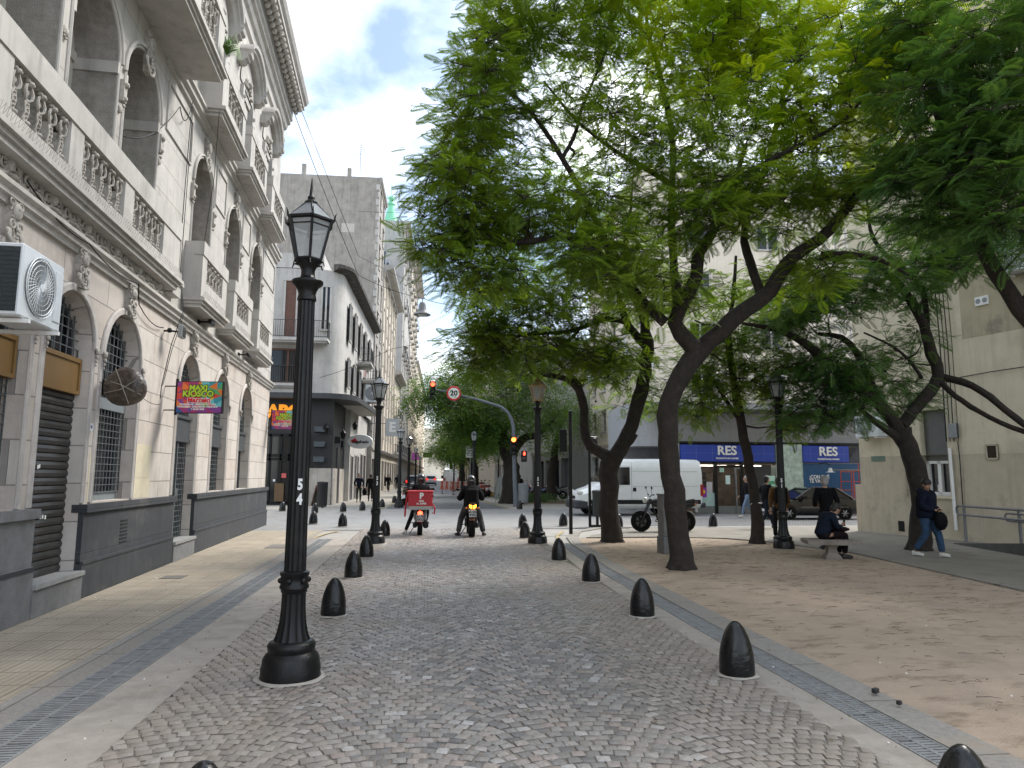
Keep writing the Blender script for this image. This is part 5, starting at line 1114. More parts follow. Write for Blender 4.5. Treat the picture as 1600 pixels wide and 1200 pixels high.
lrow('distant_cream_building', 'cream building far down the left side of the street', 150, 230, 26, 8, wm=CREAM, floors=[4,8,12,16,20], bays=8, corn=.6)
CU = mat('copper_green', (.18,.52,.33), .6, var=.1)
def spire(name, label, X, Y, ztop, sc, tower=True):
    t = thing(name, label, 'tower', (X, Y, ztop))
    b = MB(); b.lathe([(2.0*sc,-8.6*sc),(1.9*sc,-8.2*sc),(1.35*sc,-6*sc),(.85*sc,-4*sc),(.5*sc,-2.6*sc),(.42*sc,-2.2*sc),(.6*sc,-2.0*sc),(.45*sc,-1.6*sc),(.2*sc,-1.4*sc)], 12); b.build('green_spire', CU, t, smooth=40)
    b = MB(); b.ball((0,0,-1.1*sc), .42*sc, 8); b.tube([(0,0,-1*sc),(0,0,1.5*sc)], .05*sc, 5)
    for k in range(10): a = k*pi/5; b.tube([(0,0,-1.1*sc),(.8*sc*cos(a),.8*sc*sin(a),-.9*sc)], .05*sc, 4)
    b.build('star_finial', CU, t)
    b = MB(); b.lathe([(2.3*sc,-9.6*sc),(2.4*sc,-9.2*sc),(2.1*sc,-8.6*sc)], 16)
    for k in range(8): a = k*pi/4+.2; b.lathe([(.28*sc,-13.2*sc),(.25*sc,-9.6*sc)], 8, c=(1.7*sc*cos(a),1.7*sc*sin(a),0))
    b.lathe([(2.3*sc,-14*sc),(2.3*sc,-13.2*sc),(0,-13.2*sc)], 16); b.build('belvedere', OFFW, t, smooth=40)
    if tower: b = MB(); b.lathe([(3.2*sc,-24*sc),(2.9*sc,-20*sc),(2.4*sc,-14*sc)], 8); b.build('turret', OFFW if sc > .7 else SLATE, t)
spire('green_spire_tower', 'slender green pointed spire with star finial on an open belvedere, above the left row', at(612,300,104).x, 104, at(612,300,104).z, 1.0)
spire('green_spire_tower', 'smaller green spire just right of the bare party wall', at(583,285,88).x-.3, 92, at(583,290,92).z, .62)
t = thing('letter_sign', 'pale square projecting sign with a large letter E', 'sign', at(613,668,60)); b = MB(); b.box(-.55,.55,-.08,.08,-.75,.75); b.build('sign_panel', mat('sign_pale_grey', (.42,.44,.45), .5), t); o = text_mesh('lettering', 'E', 1.1, WHITEP, t, .01, bold=.05); stand(o, (0,-.09,0)); b = MB(); b.box(-2.2,-.55,-.04,.04,.3,.36); b.build('bracket', STEEL, t)
for (px, py, Y, w_, h_, col, lb) in ((649,713,90,.9,.9,(.4,.05,.35),'small purple sign hanging over the far left pavement'),(668,711,110,1.4,.8,(.02,.024,.028),'dark banner hanging over the street far away'),(566,575,54,.5,1.8,(.6,.03,.08),'red and white vertical banner on the iron balconies')):
    g_ = at(px,py,Y); t = thing('hanging_sign', lb, 'sign', g_); b = MB(); b.box(-w_/2,w_/2,-.03,.03,-h_/2,h_/2); b.build('panel', mat('sign_c_%d'%px, col, .5), t); b = MB(); b.box(-w_/2,-w_/2+.05,-.05,.05,-h_/2-.1,h_/2+.3); b.build('rod', STEEL, t)
# far end of the street
building('end_building', 'pale building closing the street in the far distance', 'building', (8,330,0), pi, 30, 20, 22, CREAM, floors=[4,8,12,16], bays=6)
# ---- right-hand row beyond the crossing ----
def rrow(name, label, y0, y1, x, H, D, **k): return building(name, label, 'building', (x, y1, 0), R(-90)-.01, y1-y0, D, H, **k)
rrow('cream_apartment_building', 'tall cream apartment building with many windows behind the trees at the crossing', 37.5, 52, 12.2, 19.5, 30, wm=CREAM, floors=[4,6.8,9.6,12.4,15.2], bays=5, corn=.3, win=(.6,1.3), groundm=SHOPW)
rrow('grey_building', 'grey building with dark shopfronts on the right, behind the parked motorcycles', 52, 72, 10.8, 12, 12, wm=mat('mid_grey_render', (.33,.32,.31), .9, streak=.4), floors=[4,7.5], bays=5, groundm=mat('dark_stone_shop', (.09,.09,.09), .6))
rrow('pale_building', 'pale building further down the right side', 72, 100, 9.6, 16, 12, wm=OFFW, floors=[4,7.5,11], bays=6)
rrow('distant_right_building', 'cream building at the far end of the right row', 100, 220, 8.6, 22, 12, wm=CREAM, floors=[4,8,12,16], bays=10)
# end face windows of the cream building and its air conditioners
cr_ = [o for o in COL.objects if o.name == 'cream_apartment_building'][0]
for i in range(4):
    for k in range(4):
        x = 14.5+4.2*i; z = 6.0+2.9*k; wwin(x,x+1.3,z,z+1.4,GLASS,c=37.45,par=None)
for o in [o for o in COL.objects if o.name.startswith('window') and o.parent is None]:
    o.parent = cr_; o.matrix_parent_inverse = (Matrix.Translation(cr_.location) @ cr_.rotation_euler.to_matrix().to_4x4()).inverted()
k = 0; wd = ['lowest','second','third','fourth','highest']
for (px, py, Y) in ((957,566,41),(975,548,42),(943,585,44),(1000,575,37.3),(905,600,50)):
    g_ = at(px,py,Y); o = ac_unit('small air conditioner on the cream apartment building, seen between the leaves, %s along the wall' % ['second','third','fourth','nearest','farthest'][k], 'air conditioners on the cream building', w_=.8, h=.6); o.location = (11.6 if k != 3 else g_.x, Y, g_.z); o.rotation_euler = (0,0,R(-90) if k != 3 else 0); k += 1
# ---- butcher's shop corner building ----
YB = 31.6; RB = thing('butcher_shop_building', 'low grey corner building with blue butcher shop fascias under a deep grey overhang', 'building')
X = lambda px, py=740: at(px,py,YB).x; Z = lambda py, px=1200: at(px,py,YB).z
GW = mat('mid_grey_paint', (.34,.35,.37), .7, var=.08, streak=.2); BLUE = mat('fascia_blue', (.012,.045,.33), .35, var=.08); TEAL = mat('deep_blue_panel', (.008,.07,.17), .4, var=.15)
GM = mat('green_marble', (.42,.52,.45), .35, var=.3, scale=5, dirt=(.2,.3,.25,.8), dscale=4)
x0, x1 = X(1000), X(1400)+2
b = MB(); b.box(x0, x1, YB+.6, 37.2, 3.1, 5.2); b.box(x0, x1, YB+3.5, 37.2, 0, 3.1); b.build('wall', GW, RB)
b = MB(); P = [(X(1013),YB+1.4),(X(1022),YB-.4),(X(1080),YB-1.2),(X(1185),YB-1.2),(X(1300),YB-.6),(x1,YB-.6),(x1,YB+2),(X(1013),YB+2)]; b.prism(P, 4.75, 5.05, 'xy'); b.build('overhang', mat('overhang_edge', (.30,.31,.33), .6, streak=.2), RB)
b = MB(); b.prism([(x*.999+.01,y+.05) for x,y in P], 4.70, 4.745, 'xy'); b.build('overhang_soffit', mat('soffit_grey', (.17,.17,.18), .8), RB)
FD = mat('blue_fascia_line', (.10,.16,.45), .4)
for k, (a, c_) in enumerate(((1063,1210),(1254,1326))):
    b = MB(); b.bbox(X(a), X(c_), YB-.12, YB+.6, Z(722), Z(696), .02); fo = b.build('blue_fascia', BLUE, RB)
    xc = X((1135,1293)[k]); o = text_mesh('fascia_lettering', 'RES', .58, WHITEP, fo, .02, squeeze=1.05, bold=.014); stand(o, (xc, YB-.15, Z(706)+.02)); o = text_mesh('fascia_lettering', 'TRADICIÓN EN CARNES', .095, WHITEP, fo, .01, squeeze=1.05, bold=.004); stand(o, (xc, YB-.14, Z(717)))
    b = MB(); w_ = X(c_)-X(a)
    for q in (.16,.33,.72,.88): b.box(X(a)+w_*q, X(a)+w_*q+.015, YB-.124, YB-.12, Z(722)+.05, Z(696)-.05)
    b.box(X(a)+.1, X(c_)-.1, YB-.124, YB-.12, Z(709), Z(709)+.012); b.build('fascia_line', FD, fo)
b = MB(); b.box(X(1040), X(1062), YB-.05, YB+.6, Z(723), Z(694)); b.build('side_fascia', mat('side_fascia_grey', (.25,.27,.28), .5), RB)
b = MB(); b.box(X(1213), X(1254), YB-.05, YB+.5, 0, Z(694)); b.build('marble_pillar', GM, RB); b = MB(); b.box(X(1062), X(1353)+1.5, YB-.08, YB+.6, Z(694), Z(691)); b.build('fascia_cap', BLACK, RB)
pb = MB(); pb.box(X(1236),X(1248),YB-.08,YB-.05,Z(703),Z(697)); pb.build('street_plate', mat('plate_pale', (.4,.45,.55), .5), RB)
# shop window with counter
SI = mat('shop_interior', (.16,.12,.09), .8, var=.5, scale=3); b = MB(); b.box(X(1083), X(1212), YB+2.6, YB+2.7, 0, 2.3); b.box(X(1083),X(1212),YB,YB+2.6,2.25,2.3); b.box(X(1083),X(1212),YB,YB+2.6,.0,.01); b.build('shop_interior', SI, RB)
b = MB(); b.box(X(1090),X(1150),YB+1.0,YB+1.15,2.2,2.24); b.box(X(1165),X(1205),YB+1.0,YB+1.15,2.2,2.24); b.build('ceiling_light', emis('shop_tube_light', (1,.93,.8), 9), RB)
b = MB(); b.box(X(1090),X(1115),YB+.9,YB+1.3,.9,1.9); 
for q in range(4): b.box(X(1090),X(1115),YB+.86,YB+.9,1.05+.22*q,1.1+.22*q,1)
b.build('meat_counter', [mat('meat_dark', (.10,.045,.03), .5, var=.5, scale=12), STEEL], RB)
b = MB(); b.box(X(1084),X(1116),YB-.02,YB+.02,.35,.95); b.build('counter_panel', mat('pale_mint_panel', (.40,.55,.52), .4), RB); b = MB(); b.box(X(1083),X(1213),YB-.03,YB+.06,0,.35); b.build('stall_riser', mat('riser_granite', (.16,.17,.16), .5, var=.4, scale=30), RB)
SG = mat('shop_glass', (.03,.03,.03), .05, var=.3, alpha=.25, spec=.6)
b = MB(); b.box(X(1084),X(1117),YB+.03,YB+.05,.95,Z(724)); b.box(X(1162),X(1213),YB+.03,YB+.05,.35,Z(724)); b.build('shop_window', SG, RB)
b = MB(); b.box(X(1119),X(1158),YB-.02,YB+.02,.05,2.12); d_ = b.build('shop_door', SG, RB); b = MB()
for px in (1117.5,1158.5): b.box(X(px)-.07,X(px)+.07,YB-.08,YB+.08,0,Z(723))
b.box(X(1117),X(1159),YB-.06,YB+.06,2.12,2.22); b.build('frame', BLACK, d_); b = MB(); b.box(X(1149)-.03,X(1149)+.03,YB-.06,YB+.04,0,2.12); b.box(X(1149),X(1158),YB-.05,YB,2.06,2.12); b.build('sliding_leaf', STEEL, d_)
for (a,c_,z0,z1,col,nm) in ((1199,1210,1.1,1.75,(.5,.72,.60),'discount_poster'),(1133,1140,1.35,1.75,(.6,.75,.72),'door_notice'),(1124,1131,1.9,2.1,(.35,.55,.45),'green_notice'),(1103,1112,.95,1.45,(.5,.48,.5),'price_notice'),(1092,1103,.75,1.2,(.25,.02,.30),'purple_poster')):
    b = MB(); b.box(X(a),X(c_),YB-.035,YB-.03,z0,z1); p_ = b.build(nm, mat(nm+'_m', col, .5, var=.05), RB)
    if nm == 'discount_poster': o = text_mesh('poster_text', '20%', .2, mat('poster_green', (.02,.30,.12), .5), p_, .002, bold=.01); stand(o, (X(1204.5),YB-.045,1.42)); b = MB(); b.box(X(1200),X(1209),YB-.04,YB-.036,1.2,1.26); b.build('poster_band', mat('poster_green', (.02,.30,.12), .5), p_)
    if nm == 'purple_poster': b = MB(); b.lathe([(0,-.045),(.1,-.04)], 12, ax='y', c=(X(1097.5),YB,1.0)); b.build('yellow_dot', mat('poster_yellow', (.7,.5,.02), .5), p_)
# right part: deep blue hoarding with text, lattice, work lamps
b = MB(); b.box(X(1254),X(1353)+1.5,YB-.0,YB+.4,0,Z(724)); tp = b.build('blue_hoarding', TEAL, RB)
for tx, px, py in (('¿CON QUÉ',1271,745),('TE VAS A',1271,751.5)): o = text_mesh('hoarding_lettering', tx, .24, WHITEP, tp, .004, align='LEFT', bold=.006, squeeze=.85); stand(o, (X(px)-.22, YB-.01, Z(py)))
b = MB(); n = 9; xa, xb = X(1328), X(1352)+.6; za, zb_ = Z(722), Z(699)
for k in range(-8, 12):
    for s_ in (1,-1):
        p0 = (xa+k*.12, YB+.1, za); p1 = (xa+k*.12+s_*(zb_-za)*.8, YB+.1, zb_)
        if p0[0] >= xa-.01 and p0[0] <= xb and p1[0] >= xa and p1[0] <= xb: b.tube([p0, p1], .012, 4)
b.build('lattice_grille', STEEL, RB); b = MB(); b.box(xa, xb, YB+.3, YB+.4, za, zb_); b.build('lattice_opening', SHOPD, RB)
# window panel sign on the grey wall
b = MB(); b.box(X(1237),X(1271),YB+.5,YB+.62,Z(672),Z(657)); pn = b.build('wall_sign', BLACK, RB); b = MB(); b.box(X(1256),X(1269),YB+.48,YB+.5,Z(669),Z(667)); b.box(X(1252),X(1269),YB+.48,YB+.5,Z(664),Z(662)); b.build('sign_lines', WHITEP, pn)
for px in (1281, 1345):
    t = thing('shop_lamp', 'white shaded work lamp on the blue hoarding, %s' % ('above the lettering' if px == 1281 else 'beside the orange scaffold'), 'lamp', (X(px),YB-.9,Z(736))); b = MB(); b.lathe([(.22,-.05),(.10,.0),(.07,.13),(.0,.16)], 16); b.build('lamp_shade', SHOPW, t, smooth=40); b = MB(); b.tube([(0,0,.28),(0,.4,.4),(0,.9,.35)], .02, 5); b.build('arm', BLACK, t)
# orange scaffold
OR = mat('orange_scaffold_paint', (.50,.07,.02), .5, var=.15); t = thing('scaffold', 'orange tube scaffold tower with planks in front of the blue hoarding', 'scaffold', (0,0,0))
b = MB(); ys = (YB-1.6, YB-.6)
for y in ys:
    for px in (1302, 1318, 1330, 1347): b.tube([(X(px),y,0),(X(px),y,2.0 if px < 1325 else 2.35)], .025, 6)
    for z in (.3,.7,1.1,1.5,1.95): b.tube([(X(1302),y,z),(X(1318),y,z)], .02, 5); b.tube([(X(1330),y,z),(X(1347),y,z)], .02, 5)
b.tube([(X(1318),ys[0],1.9),(X(1330),ys[0],2.3)], .02, 5); b.tube([(X(1335),ys[0],2.2),(X(1375),ys[0],1.3)], .02, 5); b.tube([(X(1302),ys[0],1.95),(X(1347),ys[0],1.95)], .02, 5)
b.build('tube_frame', OR, t); b = MB(); b.box(X(1285),X(1352),ys[0],ys[1]-.3,2.0,2.05); b.build('planks', mat('plank_wood', (.25,.2,.14), .8), t)
# ---- beige building on the right ----
BO_ = Vector((13.69,21.05,0)); BRZ = R(-75.5); BLn = 24.
BR = thing('beige_building', 'beige two-tone rendered building with a shuttered window along the right edge', 'building', BO_, BRZ)
BU = Vector((cos(BRZ), sin(BRZ), 0)); BN = Vector((sin(BRZ), -cos(BRZ), 0))
def bl(px, py, off=0.):
    d = Vector(ray(px,py)); o = Vector((0,0,CAM_H)); P0 = BO_+BN*off; t_ = (P0-o).dot(BN)/d.dot(BN); q = o+d*t_; return ((q-BO_).dot(BU), q.z)
BEI = mat('beige_render', (.60,.54,.405), .9, var=.08, scale=1.5, streak=.35, dirt=(.28,.25,.19,.4), dscale=.6, bump=.15); BEL = mat('lower_beige_paint', (.46,.40,.305), .85, var=.1, scale=2, streak=.3, dirt=(.22,.19,.15,.5), dscale=1.2, bump=.15); BES = mat('stained_render', (.43,.375,.265), .95, var=.15, scale=1, streak=.7, dirt=(.15,.145,.125,.75), dscale=.8, bump=.2)
(ws0, wz1) = bl(1435,642); (ws1, wz0) = bl(1486,775); ws = (ws0+ws1)/2; wh = (ws1-ws0)/2
zb_ = (bl(1400,713)[1]+bl(1550,708)[1])/2
b = MB(); arch_wall(b, 0, BLn, zb_, 15.5, [(ws, wh, zb_, wz1, 'rect')], 0, .35, 0, 0, .01); b.quad((0,0,0),(0,12,0),(0,12,15.5),(0,0,15.5)); b.build('upper_wall', BEI, BR)
b = MB(); arch_wall(b, 0, BLn, 0, zb_, [(ws, wh, wz0, zb_, 'rect')], -.006, .35, 0, 0, .01); b.box(-.25,.0,.02,.5,0,bl(1352,757)[1]); b.build('lower_wall', BEL, BR)
sz = bl(1560,520)[1]; b = MB(); b.box(bl(1500,480)[0], BLn, -.004, .0, sz, 15.5); b.build('stained_wall', BES, BR)
b = MB(); zt = wz1; zm = bl(1460,720)[1]; k = 0
while zt-.055*k > zm: b.box(ws-wh+.03, ws+wh-.03, .16, .20, zt-.055*(k+1)+.006, zt-.055*k); k += 1
b.box(ws-wh, ws+wh, .2, .22, zm, zt); b.build('roller_blind', mat('grey_blind', (.13,.135,.13), .6, var=.1), BR)
b = MB(); b.box(ws-wh, ws+wh, .24, .26, wz0, zm); w_ = b.build('window', GLASS, BR); b = MB()
for x in (ws-wh, ws-.04, ws+wh-.1): b.box(x, x+.1, .14, .24, wz0, zm)
b.box(ws-wh, ws+wh, .14, .24, wz0, wz0+.1); b.box(ws-wh, ws+wh, .14, .24, zm-.08, zm); b.build('frame', WHITEP, w_); b = MB(); b.box(ws-.15,ws-.02,.235,.24,wz0+.12,wz0+.3); b.build('note', WHITEP, w_)
b = MB(); b.box(ws-wh-.06, ws+wh+.06, -.06, .1, wz0-.08, wz0); b.build('sill', BEI, w_)
a_, c_ = bl(1487,700), bl(1490,828); b = MB(); b.tube([(a_[0]-.02,-.06,a_[1]),(a_[0]-.0,-.06,c_[1])], .04, 8); b.build('white_downpipe', WHITEP, BR)
a_ = bl(1492,673); b = MB(); b.bbox(a_[0]-.12,a_[0]+.12,-.12,0,a_[1]-.2,a_[1]+.2,.01); b.build('meter_box', STEEL, BR)
a_ = bl(1551,706); b = MB(); b.box(a_[0]-.16,a_[0]+.16,-.03,-.008,a_[1]-.2,a_[1]+.2); b.build('wall_opening', mat('rusty_brown_recess', (.025,.016,.008), .9), BR); b = MB(); 
for q in ((-.16,-.12,-.2,.2),(.12,.16,-.2,.2),(-.16,.16,.16,.2),(-.16,.16,-.2,-.16)): b.box(a_[0]+q[0],a_[0]+q[1],-.04,-.03,a_[1]+q[2],a_[1]+q[3])
b.build('opening_rim', BEL, BR)
a_ = bl(1409,822); b = MB(); b.box(a_[0]-.1,a_[0]+.1,-.02,-.008,a_[1]-.15,a_[1]+.15); b.build('dark_hole', DARK, BR)
a_ = bl(1362,717); b = MB(); b.box(a_[0]-.0,a_[0]+.5,-.02,.0,a_[1]-.08,a_[1]+.08); b.build('green_plate', mat('plate_green', (.10,.16,.12), .5), BR)
a_ = bl(1535,470); b = MB(); b.box(a_[0]-.18,a_[0]+.18,-.05,0,a_[1]-.12,a_[1]+.12); vv = b.build('wall_vent', WHITEP, BR); b = MB()
for q in (-.09,.09): b.lathe([(0,-.055),(.06,-.055),(.07,-.05)], 12, ax='y', c=(a_[0]+q,0,a_[1]))
b.build('vent_holes', STEEL, vv)
b = MB()
for s_, r in ((1478,.02),(1484,.012),(1490,.015),(1497,.01)):
    top = bl(s_,380); bot = bl(s_+3,690); b.tube([(top[0],-.04,14),(top[0]+.05*sin(s_),-.07,9),(bot[0]-.03,-.05,top[1]),(bot[0]+.05,-.09,(top[1]+bot[1])/2),(bot[0],-.05,bot[1])], r, 5)
a_, c_ = bl(1500,590), bl(1600,572); b.tube([(a_[0],-.03,a_[1]),((a_[0]+c_[0])/2,-.05,(a_[1]+c_[1])/2),(c_[0]+2,-.03,c_[1])], .012, 4)
a_, c_ = bl(1498,690), bl(1506,835); b.tube([(a_[0],-.03,a_[1]),(a_[0]+.03,-.05,2.2),(a_[0],-.03,c_[1])], .015, 5)
b.build('wall_cable', BLACK, BR); b = MB(); a_ = bl(1414,715); c_ = bl(1414,775); b.tube([(a_[0],-.03,a_[1]+.2),(a_[0],-.03,c_[1])], .025, 6); b.build('conduit', BEL, BR)
for (px, py, w__, h__, lb) in ((1352,684,.9,.65,'pale air conditioner on the beige building, behind the leaning trunk'),(1578,432,1.0,.85,'air conditioner high on the beige building at the right edge')):
    a_ = bl(px,py); o = ac_unit(lb, w_=w__, h=h__, d=.38); q = BO_+BU*a_[0]+BN*.42; o.location = (q.x,q.y,a_[1]); o.rotation_euler = (0,0,BRZ)
# handrail and ramp kerb
t = thing('handrail', 'grey tubular handrail with looped ends along the ramp by the beige wall', 'handrail'); HR = mat('handrail_grey', (.16,.165,.17), .5, metal=.2)
A = gnd(1490,850); B_ = gnd(1600,869); dv = (B_-A).normalized(); q0 = gnd(1510,848); q1 = gnd(1597,860)
b = MB()
for q in (q0, q1, q1+(q1-q0)): b.tube([q, q+Vector((0,0,.98))], .035, 8)
b.build('post', HR, t); e = q0-dv*.25; b = MB()
z1_, z0_ = .95, .72; far = q1+dv*3
b.tube([far+Vector((0,0,z1_)), e+Vector((0,0,z1_)), e-dv*.1+Vector((0,0,z1_-.05)), e-dv*.1+Vector((0,0,z0_+.05)), e+Vector((0,0,z0_)), far+Vector((0,0,z0_))], .028, 8); b.build('top_loop', HR, t, smooth=60)
m_ = q1-dv*.45; b = MB(); b.tube([far+Vector((0,0,.84)), m_+Vector((0,0,.84)), m_-dv*.08+Vector((0,0,.8)), m_-dv*.08+Vector((0,0,.69)), m_+Vector((0,0,.66)), far+Vector((0,0,.66))], .022, 8); b.build('inner_loop', HR, t, smooth=60)
b = MB(); n_ = Vector((-dv.y,dv.x,0)); f0, f1 = A, A+dv*8
b.add([f0, f0+n_*.18, f1+n_*.18, f1, f0+Vector((0,0,.02)), f0+n_*.18+Vector((0,0,.02)), f1+n_*.18+Vector((0,0,.75)), f1+Vector((0,0,.75))], [(0,3,7,4),(4,7,6,5),(1,5,6,2),(3,2,6,7),(0,4,5,1)]); tag(b.build('ramp_wall', mat('dark_ramp_wall', (.085,.085,.08), .8, var=.15, streak=.3)), 'low dark sloping wall of the ramp below the handrail', 'ramp wall')
# ================= TREES =================
def leaf_mat(name, c1, c2, tr=.45):
    m, nt, b = base(name); L = nt.links; g = nd(nt, 'ShaderNodeNewGeometry')
    n1 = nd(nt, 'ShaderNodeTexNoise'); n1.inputs['Scale'].default_value = .9; n1.inputs['Detail'].default_value = 3; L.new(g.outputs['Position'], n1.inputs[0])
    mr = nd(nt, 'ShaderNodeMapRange'); mr.inputs[1].default_value = .35; mr.inputs[2].default_value = .65; L.new(n1.outputs[0], mr.inputs[0])
    ad = nd(nt, 'ShaderNodeMath', operation='MULTIPLY_ADD'); L.new(g.outputs['Random Per Island'], ad.inputs[0]); ad.inputs[1].default_value = .5; L.new(mr.outputs[0], ad.inputs[2])
    s_ = nd(nt, 'ShaderNodeMath', operation='MULTIPLY'); L.new(ad.outputs[0], s_.inputs[0]); s_.inputs[1].default_value = .67; s_.use_clamp = True
    x = nd(nt, 'ShaderNodeMix', data_type='RGBA'); L.new(s_.outputs[0], x.inputs[0]); x.inputs[6].default_value = (*c1,1); x.inputs[7].default_value = (*c2,1)
    L.new(x.outputs[2], b.inputs['Base Color']); b.inputs['Roughness'].default_value = .5; b.inputs['Specular IOR Level'].default_value = .2
    t = nd(nt, 'ShaderNodeBsdfTranslucent'); sc = nd(nt, 'ShaderNodeMix', data_type='RGBA', blend_type='MULTIPLY'); sc.inputs[0].default_value = 1; L.new(x.outputs[2], sc.inputs[6]); sc.inputs[7].default_value = (1.7,1.6,.5,1); L.new(sc.outputs[2], t.inputs[0])
    ms = nd(nt, 'ShaderNodeMixShader'); ms.inputs[0].default_value = tr; L.new(b.outputs[0], ms.inputs[1]); L.new(t.outputs[0], ms.inputs[2]); L.new(ms.outputs[0], nt.nodes['Material Output'].inputs[0]); return m
LF = leaf_mat('jacaranda_leaf', (.075,.15,.022), (.18,.26,.036), .52); LFY = leaf_mat('toplit_yellow_leaf', (.13,.27,.018), (.34,.40,.02), .55)  # LFY: yellowish crown top, with light from above put into the leaf colour
LFD = leaf_mat('deep_green_leaf', (.05,.13,.045), (.12,.21,.065), .46); LFF = leaf_mat('far_tree_leaf', (.055,.135,.03), (.12,.195,.035), .45)
BARK = mat('jacaranda_bark', (.026,.020,.0155), .95, var=.35, scale=7, bump=1., bscale=26, streak=.5, dirt=(.055,.045,.035,.45), dscale=5)
def frond_template(pairs, droop):
    """bipinnate leaf along +x, unit length; flat pinnae pairs as narrow rhombs"""
    V = []; n = 0
    def quad(p, q, wv):
        m_ = p*.55+q*.45; V.extend([p, m_+wv, q, m_-wv])
    def axis(t): return np.array([t*(1-.12*droop*t), 0, -.38*droop*t*t])
    for i in range(pairs):
        t = .14+.80*i/(pairs-1); p = axis(t); l = .30*(sin(pi*(.18+.72*t)))**.8
        for s_ in (-1,1):
            d = np.array([.45, s_*.9, -.12-.25*droop]); d /= np.linalg.norm(d); q = p+d*l; wv = np.array([.9,-s_*.45,0])*.029
            quad(p, q, wv)
    quad(axis(.92), axis(1.12), np.array([0,.03,0])); quad(axis(0), axis(.95), np.array([0,.006,0]))
    return np.array(V)
TPL = [frond_template(11, d) for d in (.2,.5,.9)]; TPLS = [frond_template(4, d) for d in (.4,.9,1.4)]
def fronds(origins, dirs, lens, tpls):
    """numpy instancing of the frond template into one vertex array"""
    n = len(origins); k = RNG.integers(0, len(tpls), n); out = []
    up = np.tile([0,0,1.], (n,1)) + RNG.normal(0,.22,(n,3))
    d = dirs/np.linalg.norm(dirs,axis=1,keepdims=True); y = np.cross(up,d); y /= np.linalg.norm(y,axis=1,keepdims=True)+1e-9; z = np.cross(d,y)
    for j, T in enumerate(tpls):
        s_ = k == j
        if not s_.any(): continue
        M = np.stack([d[s_],y[s_],z[s_]],axis=2)*lens[s_][:,None,None]
        out.append((np.einsum('nij,vj->nvi', M, T)+origins[s_][:,None,:]).reshape(-1,3))
    return np.concatenate(out)
def quads_mesh(name, V, mats, parent, mi=None):
    nq = len(V)//4; me = bpy.data.meshes.new(name); me.vertices.add(len(V)); me.vertices.foreach_set('co', V.astype(np.float32).ravel())
    me.loops.add(nq*4); me.loops.foreach_set('vertex_index', np.arange(nq*4, dtype=np.int32)); me.polygons.add(nq); me.polygons.foreach_set('loop_start', np.arange(nq, dtype=np.int32)*4)
    for m in mats: me.materials.append(m)
    if mi is not None: me.polygons.foreach_set('material_index', mi.astype(np.int32))
    me.update(); me.validate(); o = bpy.data.objects.new(name, me); COL.objects.link(o); o.parent = parent; return o
def resample(pts, step=.25):
    out = []
    for a, b_ in zip(pts[:-1], pts[1:]):
        n = max(1, int((b_[0]-a[0]).length/step))
        for i in range(n): q = i/n; out.append((a[0].lerp(b_[0], q), a[1]*(1-q)+b_[1]*q))
    out.append(pts[-1]); return out
def smooth_limb(pts, wob=.03, seed=0):
    R_ = resample(pts, .22); rr = random.Random(seed); P = [p.copy() for p, r in R_]
    for it in range(2):
        P = [P[0]]+[(P[i-1]+P[i]*2+P[i+1])/4 for i in range(1,len(P)-1)]+[P[-1]]
    return [(p+Vector((rr.uniform(-1,1),rr.uniform(-1,1),rr.uniform(-.5,.5)))*min(wob, r*.18), r*(1+rr.uniform(-.07,.07))) for p, (q, r) in zip(P, R_)]
